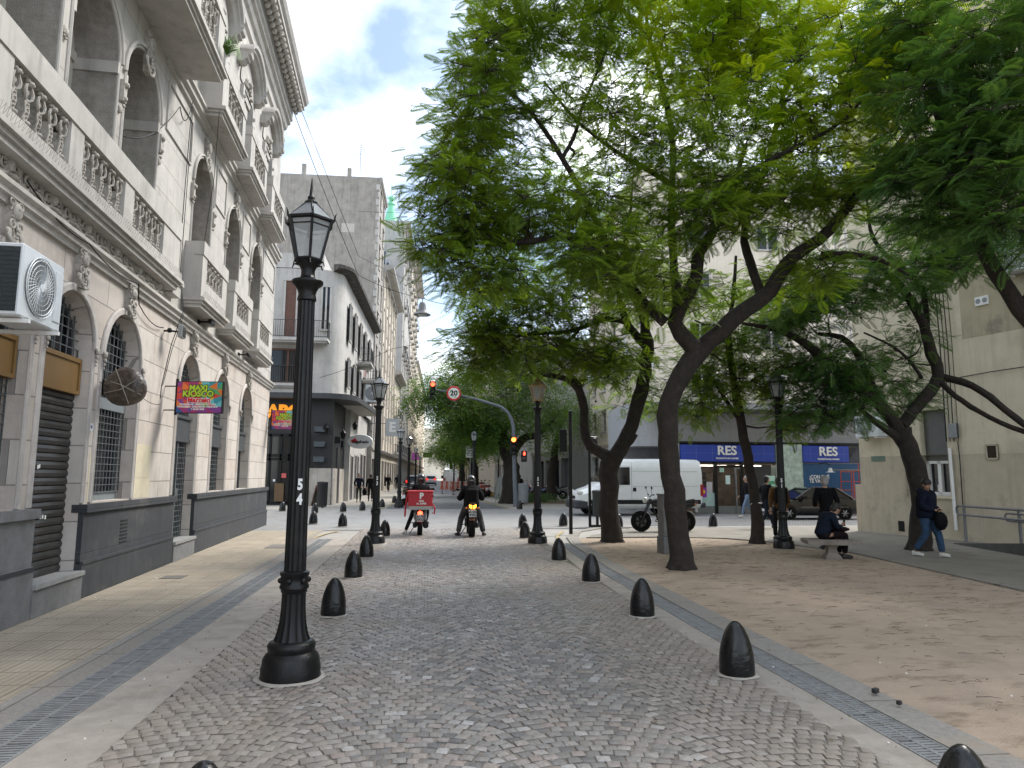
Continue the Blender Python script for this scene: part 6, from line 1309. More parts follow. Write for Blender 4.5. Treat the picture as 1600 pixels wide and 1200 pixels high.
def tree(label, limbs, crowns, leaf, name='tree', per=16, flen=(.28,.44), tpls=TPL, group=None, pods=0, crad=.42, twig=True, n_sides=10, mix=None, tw=.024, thin=.92):
    """limbs: lists of (px, py, Y, radius); crowns: (px, py, Y, rx, ry in px, depth m, count[, leaf index])"""
    t = thing(name, label, 'tree', group=group); nodes = []; B_ = MB()
    for li, l in enumerate(limbs):
        pts = [(at(px,py,Y), r*(1+.30*min(1, r/.14))) for px, py, Y, r in l]
        if li == 0:
            g_ = pts[0][0]; pts[0] = (Vector((g_.x,g_.y,-.05)), pts[0][1])
        S_ = smooth_limb(pts, seed=li+len(label)); B_.tube([p for p, r in S_], [r for p, r in S_], n_sides if S_[0][1] > .08 else 7)
        nodes += [(p, r) for p, r in S_[(len(S_)//2 if li == 0 else 0):]]
        if li == 0:      # root flare
            p0, r0 = S_[0]
            for k in range(6):
                a = k*pi/3+.4; B_.tube([p0+Vector((cos(a)*r0*1.0, sin(a)*r0*1.0, -.03)), p0+Vector((cos(a)*r0*.72, sin(a)*r0*.72, .10)), p0+Vector((cos(a)*r0*.5, sin(a)*r0*.5, .30))], [r0*.36, r0*.36, r0*.25], 6)
    t_ = B_.build('trunk', BARK, t, smooth=60, fixn=False)
    C_ = []; LI = []
    for c in crowns:
        px, py, Y, rx, ry, rY, cnt = c[:7]; cnt = max(4, int(cnt*thin)); c0 = np.array(at(px,py,Y)); e1 = np.array(at(px+rx,py,Y))-c0; e2 = np.array(at(px,py-ry,Y))-c0; e3 = np.array([0.1,rY,0])
        u = RNG.normal(size=(cnt,3)); u /= np.linalg.norm(u,axis=1,keepdims=True); rr_ = RNG.random(cnt)**.42; u *= rr_[:,None]
        C_.append(c0+u[:,:1]*e1+u[:,1:2]*e2+u[:,2:3]*e3); LI += [c[7] if len(c) > 7 else 0]*cnt
    C_ = np.concatenate(C_); LI = np.array(LI)
    NP = np.array([n_[0] for n_ in nodes]); NR = np.array([n_[1] for n_ in nodes]); Tw = MB(); done = []; O_ = []; D_ = []; K_ = []
    dist = np.min(np.linalg.norm(C_[:,None,:]-NP[None],axis=2),axis=1); order = np.argsort(dist)
    NPl = [NP]; 
    buf = np.zeros((len(NP)+len(C_)*5,3)); buf[:len(NP)] = NP; rb = np.zeros(len(buf)); rb[:len(NP)] = NR; nn = len(NP)
    for i in order:
        c = C_[i]; d = np.linalg.norm(buf[:nn]-c,axis=1)+np.maximum(0, buf[:nn,2]-c[2]+.2)*.5; j = int(np.argmin(d)); a = Vector(buf[j]); e = Vector(c); L_ = (e-a).length
        r0 = min(rb[j]*.75, .010+.0135*L_+ (tw if L_ > 1.2 else tw*.35)); 
        perp = Vector((random.uniform(-1,1),random.uniform(-1,1),random.uniform(-.6,.9)))*L_*.16
        pts = [a, a.lerp(e,.3)+perp, a.lerp(e,.65)+perp*.9+Vector((0,0,L_*.05)), e]; rad = [r0, r0*.75, r0*.5, max(.005,r0*.28)]
        if twig: Tw.tube(pts, rad, 5, cap=False)
        for p_, r_ in zip(pts[1:], rad[1:]): buf[nn] = p_; rb[nn] = r_; nn += 1
        k = per+random.randint(-4,4); u = RNG.normal(size=(k,3)); u[:,2] = u[:,2]*.4-.02; u /= np.linalg.norm(u,axis=1,keepdims=True)
        O_.append(c+u*RNG.random((k,1))**.6*crad); dd = u+RNG.normal(0,.3,(k,3)); dd[:,2] = dd[:,2]*.7-.06; D_.append(dd); K_ += [LI[i]]*k
        if twig:
            for q in range(5):
                uu = u[q]*crad*1.1; Tw.tube([e, Vector(c+uu*.5+np.array([0,0,.05])), Vector(c+uu)], [.009,.006,.003], 3, cap=False)
    if twig: Tw.build('branches', BARK, t, smooth=60, fixn=False)
    O_ = np.concatenate(O_); D_ = np.concatenate(D_); Ln = RNG.uniform(flen[0], flen[1], len(O_)); K_ = np.array(K_)
    mats = leaf if isinstance(leaf, list) else [leaf]
    parts = []; mi = []
    for q in range(len(mats)):
        s_ = K_ == q
        if s_.any(): v = fronds(O_[s_], D_[s_], Ln[s_], tpls); parts.append(v); mi.append(np.full(len(v)//4, q))
    quads_mesh('crown', np.concatenate(parts), mats, t, np.concatenate(mi) if len(mats) > 1 else None)
    if pods:
        b = MB()
        for i in range(pods):
            c = C_[RNG.integers(len(C_))]+RNG.normal(0,.25,3); b.tube([tuple(c+np.array([0,0,.12])), tuple(c)], .002, 3); b.ball(tuple(c), .032, 6, sc=(1,.5,1.1))
        b.build('seed_pods', mat('dry_seed_pod', (.04,.03,.02), .7), t, fixn=False)['kind'] = 'stuff'
    return t
Y2 = 12.8
tree('largest tree, in the middle of the dirt, thick trunk forking widely over the lane', [
 [(1065,890,Y2,.20),(1062,862,Y2,.165),(1056,790,Y2,.15),(1046,720,Y2,.145),(1040,650,Y2,.15),(1050,606,Y2,.15),(1076,570,Y2,.16),(1094,548,Y2,.165)],
 [(1094,550,Y2,.14),(1060,525,12.7,.13),(1040,505,12.6,.12),(1062,480,12.5,.115),(1082,455,12.4,.11),(1096,430,12.3,.10),(1084,394,12.2,.095),(1117,372,12.1,.08),(1126,325,12.0,.07),(1145,290,11.9,.05),(1165,230,11.8,.035)],
 [(1094,548,Y2,.14),(1150,492,12.6,.125),(1206,462,12.4,.12),(1212,429,12.3,.11),(1238,396,12.1,.10),(1280,382,11.9,.09),(1298,356,11.8,.085),(1337,306,11.6,.075),(1385,258,11.4,.065),(1425,197,11.2,.05),(1460,140,11.,.04)],
 [(1190,470,12.5,.08),(1180,430,12.7,.075),(1164,394,12.8,.07),(1162,341,12.9,.065),(1185,290,13,.06),(1203,245,13.1,.055),(1224,144,13.3,.045),(1245,100,13.4,.03),(1250,-60,13.6,.02)],
 [(1062,480,12.5,.09),(1055,440,12.8,.075),(1051,394,13,.07),(1049,341,13.2,.065),(1052,219,13.4,.055),(1046,180,13.4,.055),(1027,100,13.5,.045),(1009,44,13.5,.04),(1015,-60,13.5,.03),(1010,-160,13.5,.02)],
 [(1050,290,13.3,.05),(1010,262,13.1,.045),(983,252,13,.04),(944,223,12.8,.035),(900,190,12.6,.03),(850,127,12.5,.02)],
 [(1040,505,12.6,.09),(1000,470,12.6,.075),(975,430,12.6,.07),(940,400,12.5,.065),(900,368,12.4,.06),(836,377,12.2,.05),(782,380,12.,.042),(756,367,12,.038),(737,357,11.9,.03),(705,361,11.9,.02)],
 [(960,415,12.6,.055),(925,330,12.7,.055),(900,285,12.7,.05),(880,245,12.7,.05),(857,221,12.6,.045),(846,187,12.5,.04),(827,165,12.4,.035),(801,157,12.3,.028),(788,127,12.3,.02)],
 [(880,245,12.7,.04),(905,200,12.9,.035),(902,184,12.9,.03),(930,120,13,.025),(960,50,13,.02)],
 [(836,377,12.2,.04),(800,330,12.2,.03),(770,300,12.2,.025),(730,270,12.1,.018),(690,250,12.1,.012)],
 [(1285,398,11.9,.06),(1337,396,11.9,.05),(1380,405,12,.04),(1420,430,12.1,.02)],
 [(1142,296,11.9,.05),(1190,255,11.7,.045),(1260,222,11.5,.04),(1320,190,11.3,.03),(1360,140,11.2,.02)],
], [(712,325,12,52,62,1.3,46),(682,392,12,36,32,.9,14),(690,258,12,30,20,.8,8),(790,320,12.3,85,60,1.5,55),(740,225,12.3,42,55,1.3,34),(755,130,12.4,45,50,1.3,30),(800,40,12.5,80,60,1.5,50),(900,40,12.8,90,70,1.8,40),(800,190,12.5,60,60,1.3,16),
 (930,180,13,90,90,1.8,36),(920,330,12.5,90,60,1.5,38),(760,430,12.3,60,40,1.2,26),(1010,30,13,100,60,2,60,1),(1110,70,12.6,100,70,2,85,1),(1060,260,12,95,95,1.6,58),(950,420,11.8,90,50,1.2,38),
 (1240,60,12.2,120,70,2,85,1),(1180,180,12,110,80,1.6,60,1),(1190,310,12,100,70,1.5,44),(1330,170,11.6,100,100,2,60,1),(1110,330,11.5,70,50,1,34),(1250,430,12.5,60,35,1.2,22),(1040,470,13,60,40,1.2,22),(1400,60,11.6,80,80,1.6,45,1),(1300,300,11.8,70,50,1.3,24),
 (1100,-160,12.5,260,100,3,60),(850,-120,12.5,140,90,2.5,26),(1350,-150,11.5,200,100,2.5,36)], [LF, LFY], pods=110)  # last row: unseen upper crown, added to darken the plaza below
Y1 = 18.0
tree('forked tree at the far edge of the dirt, left of the parked motorcycle', [
 [(955,848,Y1,.24),(953,820,Y1,.20),(951,780,Y1,.185),(950,740,Y1,.19),(958,712,Y1,.20)],
 [(955,715,Y1,.13),(935,705,Y1,.12),(918,700,Y1,.11),(913,670,Y1,.10),(913,640,Y1,.10),(908,605,17.9,.09),(885,590,17.5,.07),(850,585,17,.05)],
 [(962,715,Y1,.16),(982,680,Y1,.15),(1000,620,Y1,.14),(1010,570,Y1,.13),(1012,545,Y1,.13),(1012,535,Y1,.12),(1004,487,17.9,.10),(987,450,17.8,.09),(975,400,17.7,.07),(985,330,17.6,.05)],
 [(975,700,Y1,.09),(992,684,17.8,.07),(995,680,17.7,.04)],
 [(1008,540,Y1,.10),(990,520,17.8,.09),(975,500,17.6,.08),(971,471,17.5,.06),(960,440,17.4,.04)],
 [(978,503,17.6,.07),(955,497,17.4,.06),(933,500,17.2,.055),(904,517,17,.05),(850,521,16.6,.04),(800,525,16.3,.03),(760,540,16,.02)],
 [(904,517,17,.04),(870,550,16.8,.03),(830,570,16.6,.02)],
 [(908,605,17.9,.06),(880,570,18.3,.05),(840,550,18.6,.03)],
], [(780,470,16.5,75,45,1.6,60),(745,540,16.5,45,45,1.4,42),(830,540,17,90,50,1.8,70),(920,560,17.5,60,35,1.6,34),(880,470,17,80,55,1.8,50),(985,440,17.8,90,60,2,50),(960,560,18,70,45,1.6,36),(1010,620,18.5,50,35,1.2,16),(900,350,18,150,90,2.5,60)], LF, pods=20)
Y3 = 17.43
tree('thin straight tree with a white cord round its trunk, beside the plaza lamp post', [
 [(1184,850,Y3,.14),(1184,800,Y3,.115),(1177,760,Y3,.11),(1166,700,Y3,.105),(1156,655,Y3,.10),(1148,605,Y3,.085),(1141,560,Y3,.075),(1137,520,Y3,.065),(1145,470,Y3,.05),(1150,400,Y3,.035)],
 [(1160,665,Y3,.06),(1145,640,Y3,.05),(1130,620,Y3,.045),(1118,598,Y3,.035),(1100,570,17.2,.02)],
 [(1148,612,Y3,.04),(1175,595,17.2,.03),(1200,580,17,.02)],
 [(1139,540,Y3,.04),(1110,510,17.6,.03),(1085,500,17.8,.02)]],
 [(1140,540,17.5,85,50,2,50),(1115,600,17.3,60,40,1.5,38),(1215,590,17,55,45,1.5,40),(1170,470,17.5,90,50,2,45),(1235,655,16.8,32,22,.8,10),(1090,640,17.6,45,20,1,12)], [LF])
b = MB(); g_ = at(1182,786,Y3); b.tube([(g_.x+.125*cos(a), g_.y+.125*sin(a), g_.z+.01*sin(3*a)) for a in np.linspace(0,6.3,16)], .012, 5); b.tube([(g_.x-.12,g_.y-.05,g_.z),(g_.x-.2,g_.y-.08,g_.z-.03)], .01, 4); tag(b.build('cord', WHITEP), 'white cord tied round the thin tree trunk', 'cord')
Y4 = 15.67
tree('leaning dark tree in front of the shuttered window of the beige building', [
 [(1437,852,Y4,.20),(1439,790,Y4,.17),(1436,745,Y4,.165),(1422,710,Y4,.165),(1407,668,Y4,.16)],
 [(1409,665,Y4,.12),(1442,624,Y4,.12),(1471,590,Y4,.115),(1463,568,15.6,.11),(1450,537,15.6,.10),(1446,507,15.5,.09),(1427,474,15.5,.085),(1405,444,15.4,.08),(1382,417,15.3,.07),(1352,402,15.2,.06),(1307,399,15.1,.05),(1260,410,15,.03)],
 [(1450,530,15.6,.07),(1447,480,15.7,.06),(1445,455,15.8,.06),(1427,429,15.9,.055),(1382,399,16,.05),(1360,372,16,.045),(1356,330,16.1,.035),(1350,280,16.2,.02)],
 [(1405,672,Y4,.12),(1382,639,15.5,.115),(1345,609,15.4,.11),(1300,575,15.3,.095),(1270,545,15.2,.085),(1240,524,15.1,.07),(1199,511,15,.05),(1160,505,14.9,.03)],
 [(1380,640,15.5,.08),(1364,609,15.6,.075),(1341,552,15.8,.07),(1319,522,15.9,.06),(1277,522,16,.04)],
 [(1415,692,Y4,.09),(1397,676,15.6,.085),(1375,665,15.6,.07),(1352,646,15.5,.05),(1330,625,15.4,.03)],
 [(1471,590,Y4,.08),(1506,594,15.2,.075),(1547,620,14.6,.07),(1600,665,13.8,.065),(1660,700,13,.04)],
 [(1466,592,Y4,.07),(1480,612,15.4,.06),(1517,635,14.9,.055),(1562,661,14.3,.05),(1600,676,13.8,.05),(1680,690,13,.03)],
 [(1440,590,15.6,.04),(1420,560,15.2,.035),(1395,540,15,.03),(1350,520,14.8,.02)],
 [(1446,455,15.8,.04),(1480,425,15.6,.03),(1510,400,15.5,.02)]],
 [(1370,430,15.3,100,60,2,55),(1290,450,15.2,80,50,1.8,45),(1285,560,15.3,65,50,1.5,50),(1300,625,15.3,50,38,1.2,42),(1265,655,15.4,30,26,.8,14),(1400,560,16,50,55,1.2,24),(1460,420,15.6,60,60,1.6,34),(1400,620,16.3,40,35,.8,14),(1240,490,15.2,60,40,1.5,30),(1420,300,16,120,70,2,45),(1500,400,15,45,40,1,12)], [LFD, LF], pods=15)
Y6 = 10.2
tree('dark green tree leaning in from beyond the right edge, nearest to the camera', [
 [(1800,985,9.6,.22),(1780,860,9.6,.19),(1740,730,9.7,.17),(1680,600,9.8,.15),(1635,540,9.9,.13),(1600,486,10,.11),(1575,450,10.05,.105),(1552,420,10.1,.10),(1525,363,10.2,.09),(1515,335,10.2,.085),(1495,280,10.2,.07),(1470,200,10.1,.055),(1450,120,10,.04)],
 [(1525,363,10.2,.05),(1500,352,10.3,.04),(1470,350,10.4,.03),(1440,352,10.5,.02)],
 [(1495,280,10.2,.05),(1540,210,9.8,.045),(1575,120,9.5,.04),(1590,20,9.2,.03)],
 [(1600,486,10,.08),(1650,330,9.6,.07),(1660,200,9.3,.05),(1640,60,9.2,.03)],
 [(1560,435,10.1,.02),(1572,415,10.,.015),(1590,400,10,.008)]],
 [(1560,60,9,90,80,1.4,36),(1480,180,9.6,85,80,1.4,36),(1570,180,8.8,70,60,1.0,22),(1430,270,10,60,50,1.3,26),(1540,290,9.4,75,50,1.1,26),(1590,350,9,40,30,.6,14),(1470,330,10,40,28,.9,16),(1650,150,9,120,150,1.6,34),(1560,-120,9.2,180,110,2,30),(1420,60,10,50,60,1.2,26),(1700,350,9,90,60,1,20)], [LFD], pods=10, flen=(.32,.48))  # includes unseen foliage above the view, added for shade underneath
# trees beyond the crossing
def far_tree(label, px, Y, r, H_px, crowns, br, sd=0, leaf=LFF, per=14, tp=TPLS, cr=.85, fl=(.6,1.0)):
    b0 = at(px, 760, Y); d = proj_y(b0.x, Y, 0)
    limbs = [[(px, d, Y, r)]+[(x, y, Y, q) for x, y, q in br[0]]]+[[(x, y, Y+dy, q) for x, y, dy, q in l] for l in br[1:]]
    return tree(label, limbs, crowns, leaf, per=per, flen=fl, tpls=tp, crad=cr, n_sides=8, group=None, tw=.05)
def proj_y(x, y, z):
    p = CM.T @ (np.array([x,y,z])-np.array([0,0,CAM_H])); return 600-F_PX*p[1]/-p[2]
far_tree('thick far tree just past the crossing, behind the traffic light mast', 797, 43.5, .50, 0,
 [(765,640,42,70,45,3,140),(700,630,41,55,40,2.6,100),(668,625,41,32,26,1.5,34),(720,590,42,50,30,2.5,60),(830,600,43,70,50,3,90),(850,660,44,45,30,2.5,50),(740,680,43,55,28,2.5,80),(790,580,43,70,40,3,60)],
 [[(799,745,.40),(800,730,.38),(793,708,.34),(787,690,.30),(780,670,.22),(765,650,.15)], [(797,722,0,.22),(806,700,0,.20),(815,686,0,.20),(828,680,0,.18),(838,682,.2,.14),(855,668,.5,.09),(870,650,.5,.05)], [(780,670,0,.14),(755,665,-.5,.11),(735,655,-1,.09),(710,640,-1.5,.05)], [(785,685,0,.12),(800,650,0,.1),(790,620,0,.06)]])
far_tree('far street tree with two crossing limbs, behind the white notice', 742, 58, .32, 0,
 [(735,690,57,48,26,3,100),(698,698,57,32,24,2.5,60),(770,685,58,40,30,3,70),(715,662,58,45,24,3,60)], [[(741,735,.26),(738,715,.22),(733,700,.15)], [(738,722,0,.14),(725,708,0,.12),(712,700,0,.1),(700,692,0,.05)], [(740,715,0,.12),(752,695,0,.08)]], per=12)
far_tree('far street tree further down the right side, above the barriers', 722, 80, .3, 0, [(712,704,80,30,22,3,80),(738,698,79,28,20,3,60),(686,706,80,18,14,2,26)], [[(722,735,.24),(720,720,.2),(716,710,.12)],[(721,728,0,.1),(730,712,0,.08)]], per=12)
far_tree('most distant street tree on the right side', 706, 110, .3, 0, [(704,718,110,16,10,3,34),(722,716,108,16,10,3,28)], [[(706,738,.25),(705,728,.2),(704,720,.1)]], per=12)
far_tree('far tree behind the parked motorcycles, right of the thick trunk', 862, 50, .3, 0, [(880,640,49,50,30,3,46),(905,660,48,35,26,2.5,30),(860,690,50,24,14,2,16)], [[(862,740,.25),(868,700,.2),(878,660,.12)]], per=12)
# ================= VEHICLES =================
def loft(b, st, m=0, caps=True):
    """stations: (x, [(y,z) half profile from bottom centre side to top]) mirrored; long axis x"""
    n = len(st[0][1]); V = []; ring = 2*n
    for x, pr in st: V += [(x, y, z) for y, z in pr]+[(x, -y, z) for y, z in reversed(pr)]
    F = []
    for k in range(len(st)-1):
        for i in range(ring): j = (i+1)%ring; F.append((k*ring+i, k*ring+j, (k+1)*ring+j, (k+1)*ring+i))
    if caps: F.append(tuple(range(ring))); F.append(tuple((len(st)-1)*ring+i for i in range(ring))[::-1])
    b.add(V, F, m)
def wheel(parent, loc, r=.31, w_=.19, rim=STEEL, spokes=5, name='wheel', rr=.62):
    b = MB(); b.lathe([(r*.6,-w_/2),(r*.93,-w_/2),(r,-w_*.32),(r,w_*.32),(r*.93,w_/2),(r*.6,w_/2)], 28, ax='y', cap=False); b.lathe([(r*.6,w_/2),(r*.6,-w_/2)], 28, ax='y', cap=False)
    o = b.build(name, RUBBER, parent, smooth=50); o.location = loc; b = MB()
    for s_ in (-1,1):
        b.lathe([(r*.62,s_*w_*.45),(r*.57,s_*w_*.30)], 24, ax='y', cap=False); b.lathe([(0,s_*w_*.42),(.05,s_*w_*.40),(.06,s_*w_*.3)], 12, ax='y')
        for k in range(spokes): a = 2*pi*k/spokes; b.tube([(.03*cos(a),s_*w_*.38,.03*sin(a)),(r*.58*cos(a),s_*w_*.36,r*.58*sin(a))], [r*.10,r*.07], 5)
    b.lathe([(r*.60,-w_*.1),(r*.60,w_*.1),(0,w_*.12)], 20, ax='y'); b.build('rim', rim, o, smooth=40); return o
RIMW = mat('silver_rim', (.45,.46,.47), .3, metal=.7)
def van(label, col):
    t = thing('delivery_van', label, 'van'); VW = col; L_ = 5.6
    def prof(w0, z0, z1, wt, r=.12): return [(w0*.9,z0),(w0,z0+.12),(w0,z0+(z1-z0)*.45),(w0*.985,z1*.78+z0*.22),(wt+.02,z1-r),(wt-.08,z1-.02),(wt*.5,z1+.01)]
    st = [(-.02,.82,.42,.88,.66),(.05,.93,.36,.98,.74),(.35,.99,.32,1.13,.82),(.75,1.0,.32,1.26,.86),(.95,1.0,.32,1.38,.88),(1.35,1.0,.32,1.86,.86),(1.62,1.0,.32,2.22,.84),(1.85,1.0,.32,2.36,.86),(2.2,1.0,.32,2.44,.88),(3.8,1.0,.32,2.46,.88),(5.45,1.0,.32,2.44,.87),(5.58,.98,.36,2.38,.84),(5.62,.94,.42,2.25,.80)]
    b = MB(); loft(b, [(x, prof(w_,z0,z1,wt)) for x,w_,z0,z1,wt in st]); b.build('body', VW, t, smooth=35)
    b = MB(); b.add([(1.02,-.80,1.42),(1.02,.80,1.42),(1.62,.72,2.2),(1.62,-.72,2.2)],[(0,1,2,3)]); b.v = [(x-.035,y,z+.03) for x,y,z in b.v]; b.build('windscreen', GLASS, t)
    for s_ in (-1,1):
        b = MB(); P = [(1.34,1.32),(1.18,1.42),(1.68,2.08),(2.28,2.08),(2.28,1.32)]; b.prism(P, s_*1.0, s_*1.012); o = b.build('side_window', GLASS, t)
        b = MB(); b.bbox(1.15,1.32,s_*1.02,s_*1.24,1.25,1.65,.03); b.build('wing_mirror', BLACK, t)
        b = MB(); b.box(.55,5.5,s_*.995,s_*1.02,.50,.68) ; b.build('side_moulding', BLACK, t)
        b = MB()
        for x in (1.2,2.36,3.75,): b.box(x-.006,x+.006,s_*.998,s_*1.004,.5,2.3)
        b.box(2.4,5.4,s_*.998,s_*1.004,1.25,1.262); b.box(2.4,5.4,s_*.998,s_*1.004,1.9,1.91); b.box(1.3,2.3,s_*.998,s_*1.004,2.12,2.13); b.build('panel_gap', mat('panel_gap_grey', (.25,.26,.26), .6), t)
        b = MB(); b.box(2.42,2.56,s_*1.0,s_*1.025,1.05,1.2); b.build('door_handle', BLACK, t)
        b = MB(); b.ball((.12,s_*.72,.98), .17, 10, sc=(.8,1.1,.7)); b.build('headlight', mat('headlight_glass', (.5,.5,.48), .15, spec=.8), t, smooth=60)
        b = MB(); b.bbox(5.5,5.64,s_*.80,s_*.98,.85,1.35,.02); b.build('tail_light', mat('tail_red', (.3,.01,.01), .3), t)
    b = MB(); b.bbox(-.12,.45,-1.0,1.0,.30,.66,.06); b.build('front_bumper', mat('dark_bumper', (.03,.033,.037), .6), t); b = MB(); b.box(-.03,.02,-.45,.45,.70,.84); b.build('grille', BLACK, t)
    b = MB(); b.bbox(5.5,5.75,-1.0,1.0,.34,.56,.04); b.build('rear_bumper', mat('dark_bumper', (.03,.033,.037), .6), t)
    b = MB(); b.box(-.135,-.12,-.22,.22,.42,.54); b.build('number_plate', WHITEP, t)
    for x in (.95,4.25):
        for s_ in (-1,1):
            b = MB(); b.lathe([(.40,-.012),(.40,.012)], 24, ax='y', c=(x,s_*.995,.36)); b.build('wheel_arch', BLACK, t); wheel(t, (x,s_*.93,.335), .335, .2, mat('dark_steel_rim', (.1,.1,.105), .5, metal=.3), 8)
    return t
VWM = mat('van_white', (.66,.68,.67), .3, var=.03, coat=.3, dirt=(.5,.5,.48,.3), dscale=2)
vn = van('white high roof delivery van stopped on the side street, facing left', VWM); vn.location = (6.45,30.9,0); vn.rotation_euler = (0,0,R(2))
def car(name, label, col, kind='sedan', rim=RIMW, plate=None):
    t = thing(name, label, 'car'); sed = kind == 'sedan'; top = 1.42 if sed else 1.66; W_ = .84 if sed else .91; L_ = 4.2 if sed else 4.5
    def prof(w_, z0, z1): return [(w_*.86,z0),(w_*.97,z0+.10),(w_,z0+.28),(w_*.985,z1-.12),(w_*.93,z1-.03),(w_*.5,z1)]
    k = 0 if sed else .12
    st = [(0,.60,.36,.58),(.06,.72,.26,.66),(.25,.80,.2,.76+k),(.7,W_,.18,.84+k),(1.15,W_,.18,.90+k),(1.6,W_,.18,.93+k),(2.9,W_,.18,.95+k)]+([(3.5,W_,.2,.96),(4.0,.81,.24,.94),(4.14,.74,.30,.88),(4.2,.66,.4,.7)] if sed else [(4.1,W_,.22,1.08),(4.42,.86,.28,1.06),(4.5,.80,.36,.9)])
    b = MB(); loft(b, [(x, prof(w_,z0,z1)) for x,w_,z0,z1 in st]); b.build('body', col, t, smooth=40)
    zb = .92+k; wt = W_*.68; a = [(1.12,zb),(1.95,top-.03),(2.7,top),(3.15,top-.05),(3.75,zb+.02)] if sed else [(1.15,zb),(1.9,top-.03),(3.4,top),(4.15,top-.08),(4.42,zb+.02)]
    def gp(x, z, hw): return hw
    b = MB(); hw = lambda z: W_*.95+(wt-W_*.95)*(z-zb)/(top-zb)
    V = [(x,hw(z),z) for x,z in a]+[(x,-hw(z),z) for x,z in a]; n = len(a); F = [(i,i+1,n+i+1,n+i) for i in range(n-1)]+[tuple(range(n))[::-1], tuple(range(n,2*n))]
    b.add(V, F); b.build('cabin', GLASS, t)
    b = MB(); roof = [(a[1][0]-.12,top-.06),(a[1][0]+.1,top-.01),(a[2][0],top+.015),(a[3][0],top-.03),(a[3][0]+.15,top-.14)]
    V = [(x,hw(z)+.005,z+.012) for x,z in roof]+[(x,-hw(z)-.005,z+.012) for x,z in roof]; V += [(x,y,z-.03) for x,y,z in V]; n = 5
    F = [(i,i+1,n+i+1,n+i) for i in range(4)]+[(2*n+i,3*n+i,3*n+i+1,2*n+i+1) for i in range(4)]+[(i,2*n+i,2*n+i+1,i+1) for i in range(4)]+[(n+i,n+i+1,3*n+i+1,3*n+i) for i in range(4)]+[(0,n,3*n,2*n),(4,2*n+4,3*n+4,n+4)]; b.add(V, F)
    for s_ in (-1,1):
        def pil(x0,z0,x1,z1,r=.03): b.tube([(x0,s_*hw(z0),z0),(x1,s_*(hw(z1)),z1)], r, 6)
        pil(a[0][0],zb,a[1][0],top-.03); pil(2.35 if sed else 2.5,zb,2.35 if sed else 2.55,top,.035); pil(a[-1][0],zb,a[3][0],a[3][1],.05 if sed else .06)
        if not sed: pil(3.5,zb,3.45,top,.04)
    b.build('roof', col, t, smooth=40)
    for s_ in (-1,1):
        b = MB(); b.bbox(1.35,1.5,s_*W_,s_*(W_+.18),zb+.0,zb+.13,.02); b.build('wing_mirror', BLACK, t)
        b = MB(); b.box(1.3,3.5,s_*(W_-.002),s_*(W_+.014),.52,.58); b.build('side_moulding', mat('grey_trim', (.12,.12,.12), .5), t)
        b = MB(); 
        for x in (1.35,2.35,3.2): b.box(x-.004,x+.004,s_*(W_-.0),s_*(W_+.004),.3,zb-.03)
        b.build('panel_gap', BLACK, t)
        b = MB(); b.box(2.12,2.26,s_*W_,s_*(W_+.02),.78,.81); b.build('door_handle', BLACK, t)
        b = MB(); b.ball((.10,s_*.55,.62+k), .12, 8, sc=(.6,1.4,.6)); b.build('headlight', mat('headlight_glass', (.5,.5,.48), .15, spec=.8), t, smooth=60)
        e = L_; b = MB(); b.bbox(e-.13,e+.02,s_*.50,s_*.76,.68+k*1.5,.84+k*2.5,.02); b.build('tail_light', mat('tail_light_red', (.5,.01,.01), .3, emit=(1,.02,.01), es=.6), t)
        for x in (.78, 3.33 if sed else 3.55): 
            b = MB(); b.lathe([(.34,-.012),(.34,.012)], 24, ax='y', c=(x,s_*(W_-.01),.31)); b.build('wheel_arch', BLACK, t); wheel(t, (x,s_*(W_-.07),.285), .285 if sed else .33, .18, rim, 6)
    b = MB(); b.bbox(-.05,.12,-.75,.75,.28,.46,.03); b.bbox(L_-.12,L_+.06,-.75,.75,.3,.5,.03); b.build('bumper', col if sed else BLACK, t)
    b = MB(); b.box(L_+.06,L_+.07,-.25,.25,.52 if sed else .75,.64 if sed else .87); b.box(-.062,-.055,-.25,.25,.34,.45); b.build('number_plate', WHITEP, t)
    return t
CBL = mat('car_black', (.004,.0045,.006), .2, var=.1, coat=.5); 
cr = car('sedan_car', 'black sedan passing behind the bench in front of the butcher shop, facing left', CBL); cr.location = (13.75,27.9,0); cr.rotation_euler = (0,0,R(-1)); cr.scale = (.92,1,.9)
sv = car('suv_car', 'dark sports utility car seen from behind, between the far left lamp posts', mat('car_dark_grey', (.035,.038,.042), .3, coat=.4), 'suv'); sv.location = (-2.1+.1,76,0); sv.rotation_euler = (0,0,R(-90)); sv.location = (-1.9+.55,80.5,0)
wc = car('hatchback_car', 'pale silver hatchback seen from behind, far down the middle of the street', mat('car_pale', (.55,.57,.6), .3, coat=.4), 'suv'); wc.location = (.75,122,0); wc.rotation_euler = (0,0,R(-90))
v2 = copy_tree(vn, 'small distant white van behind the orange barriers', (3.3,100,0), R(-90))
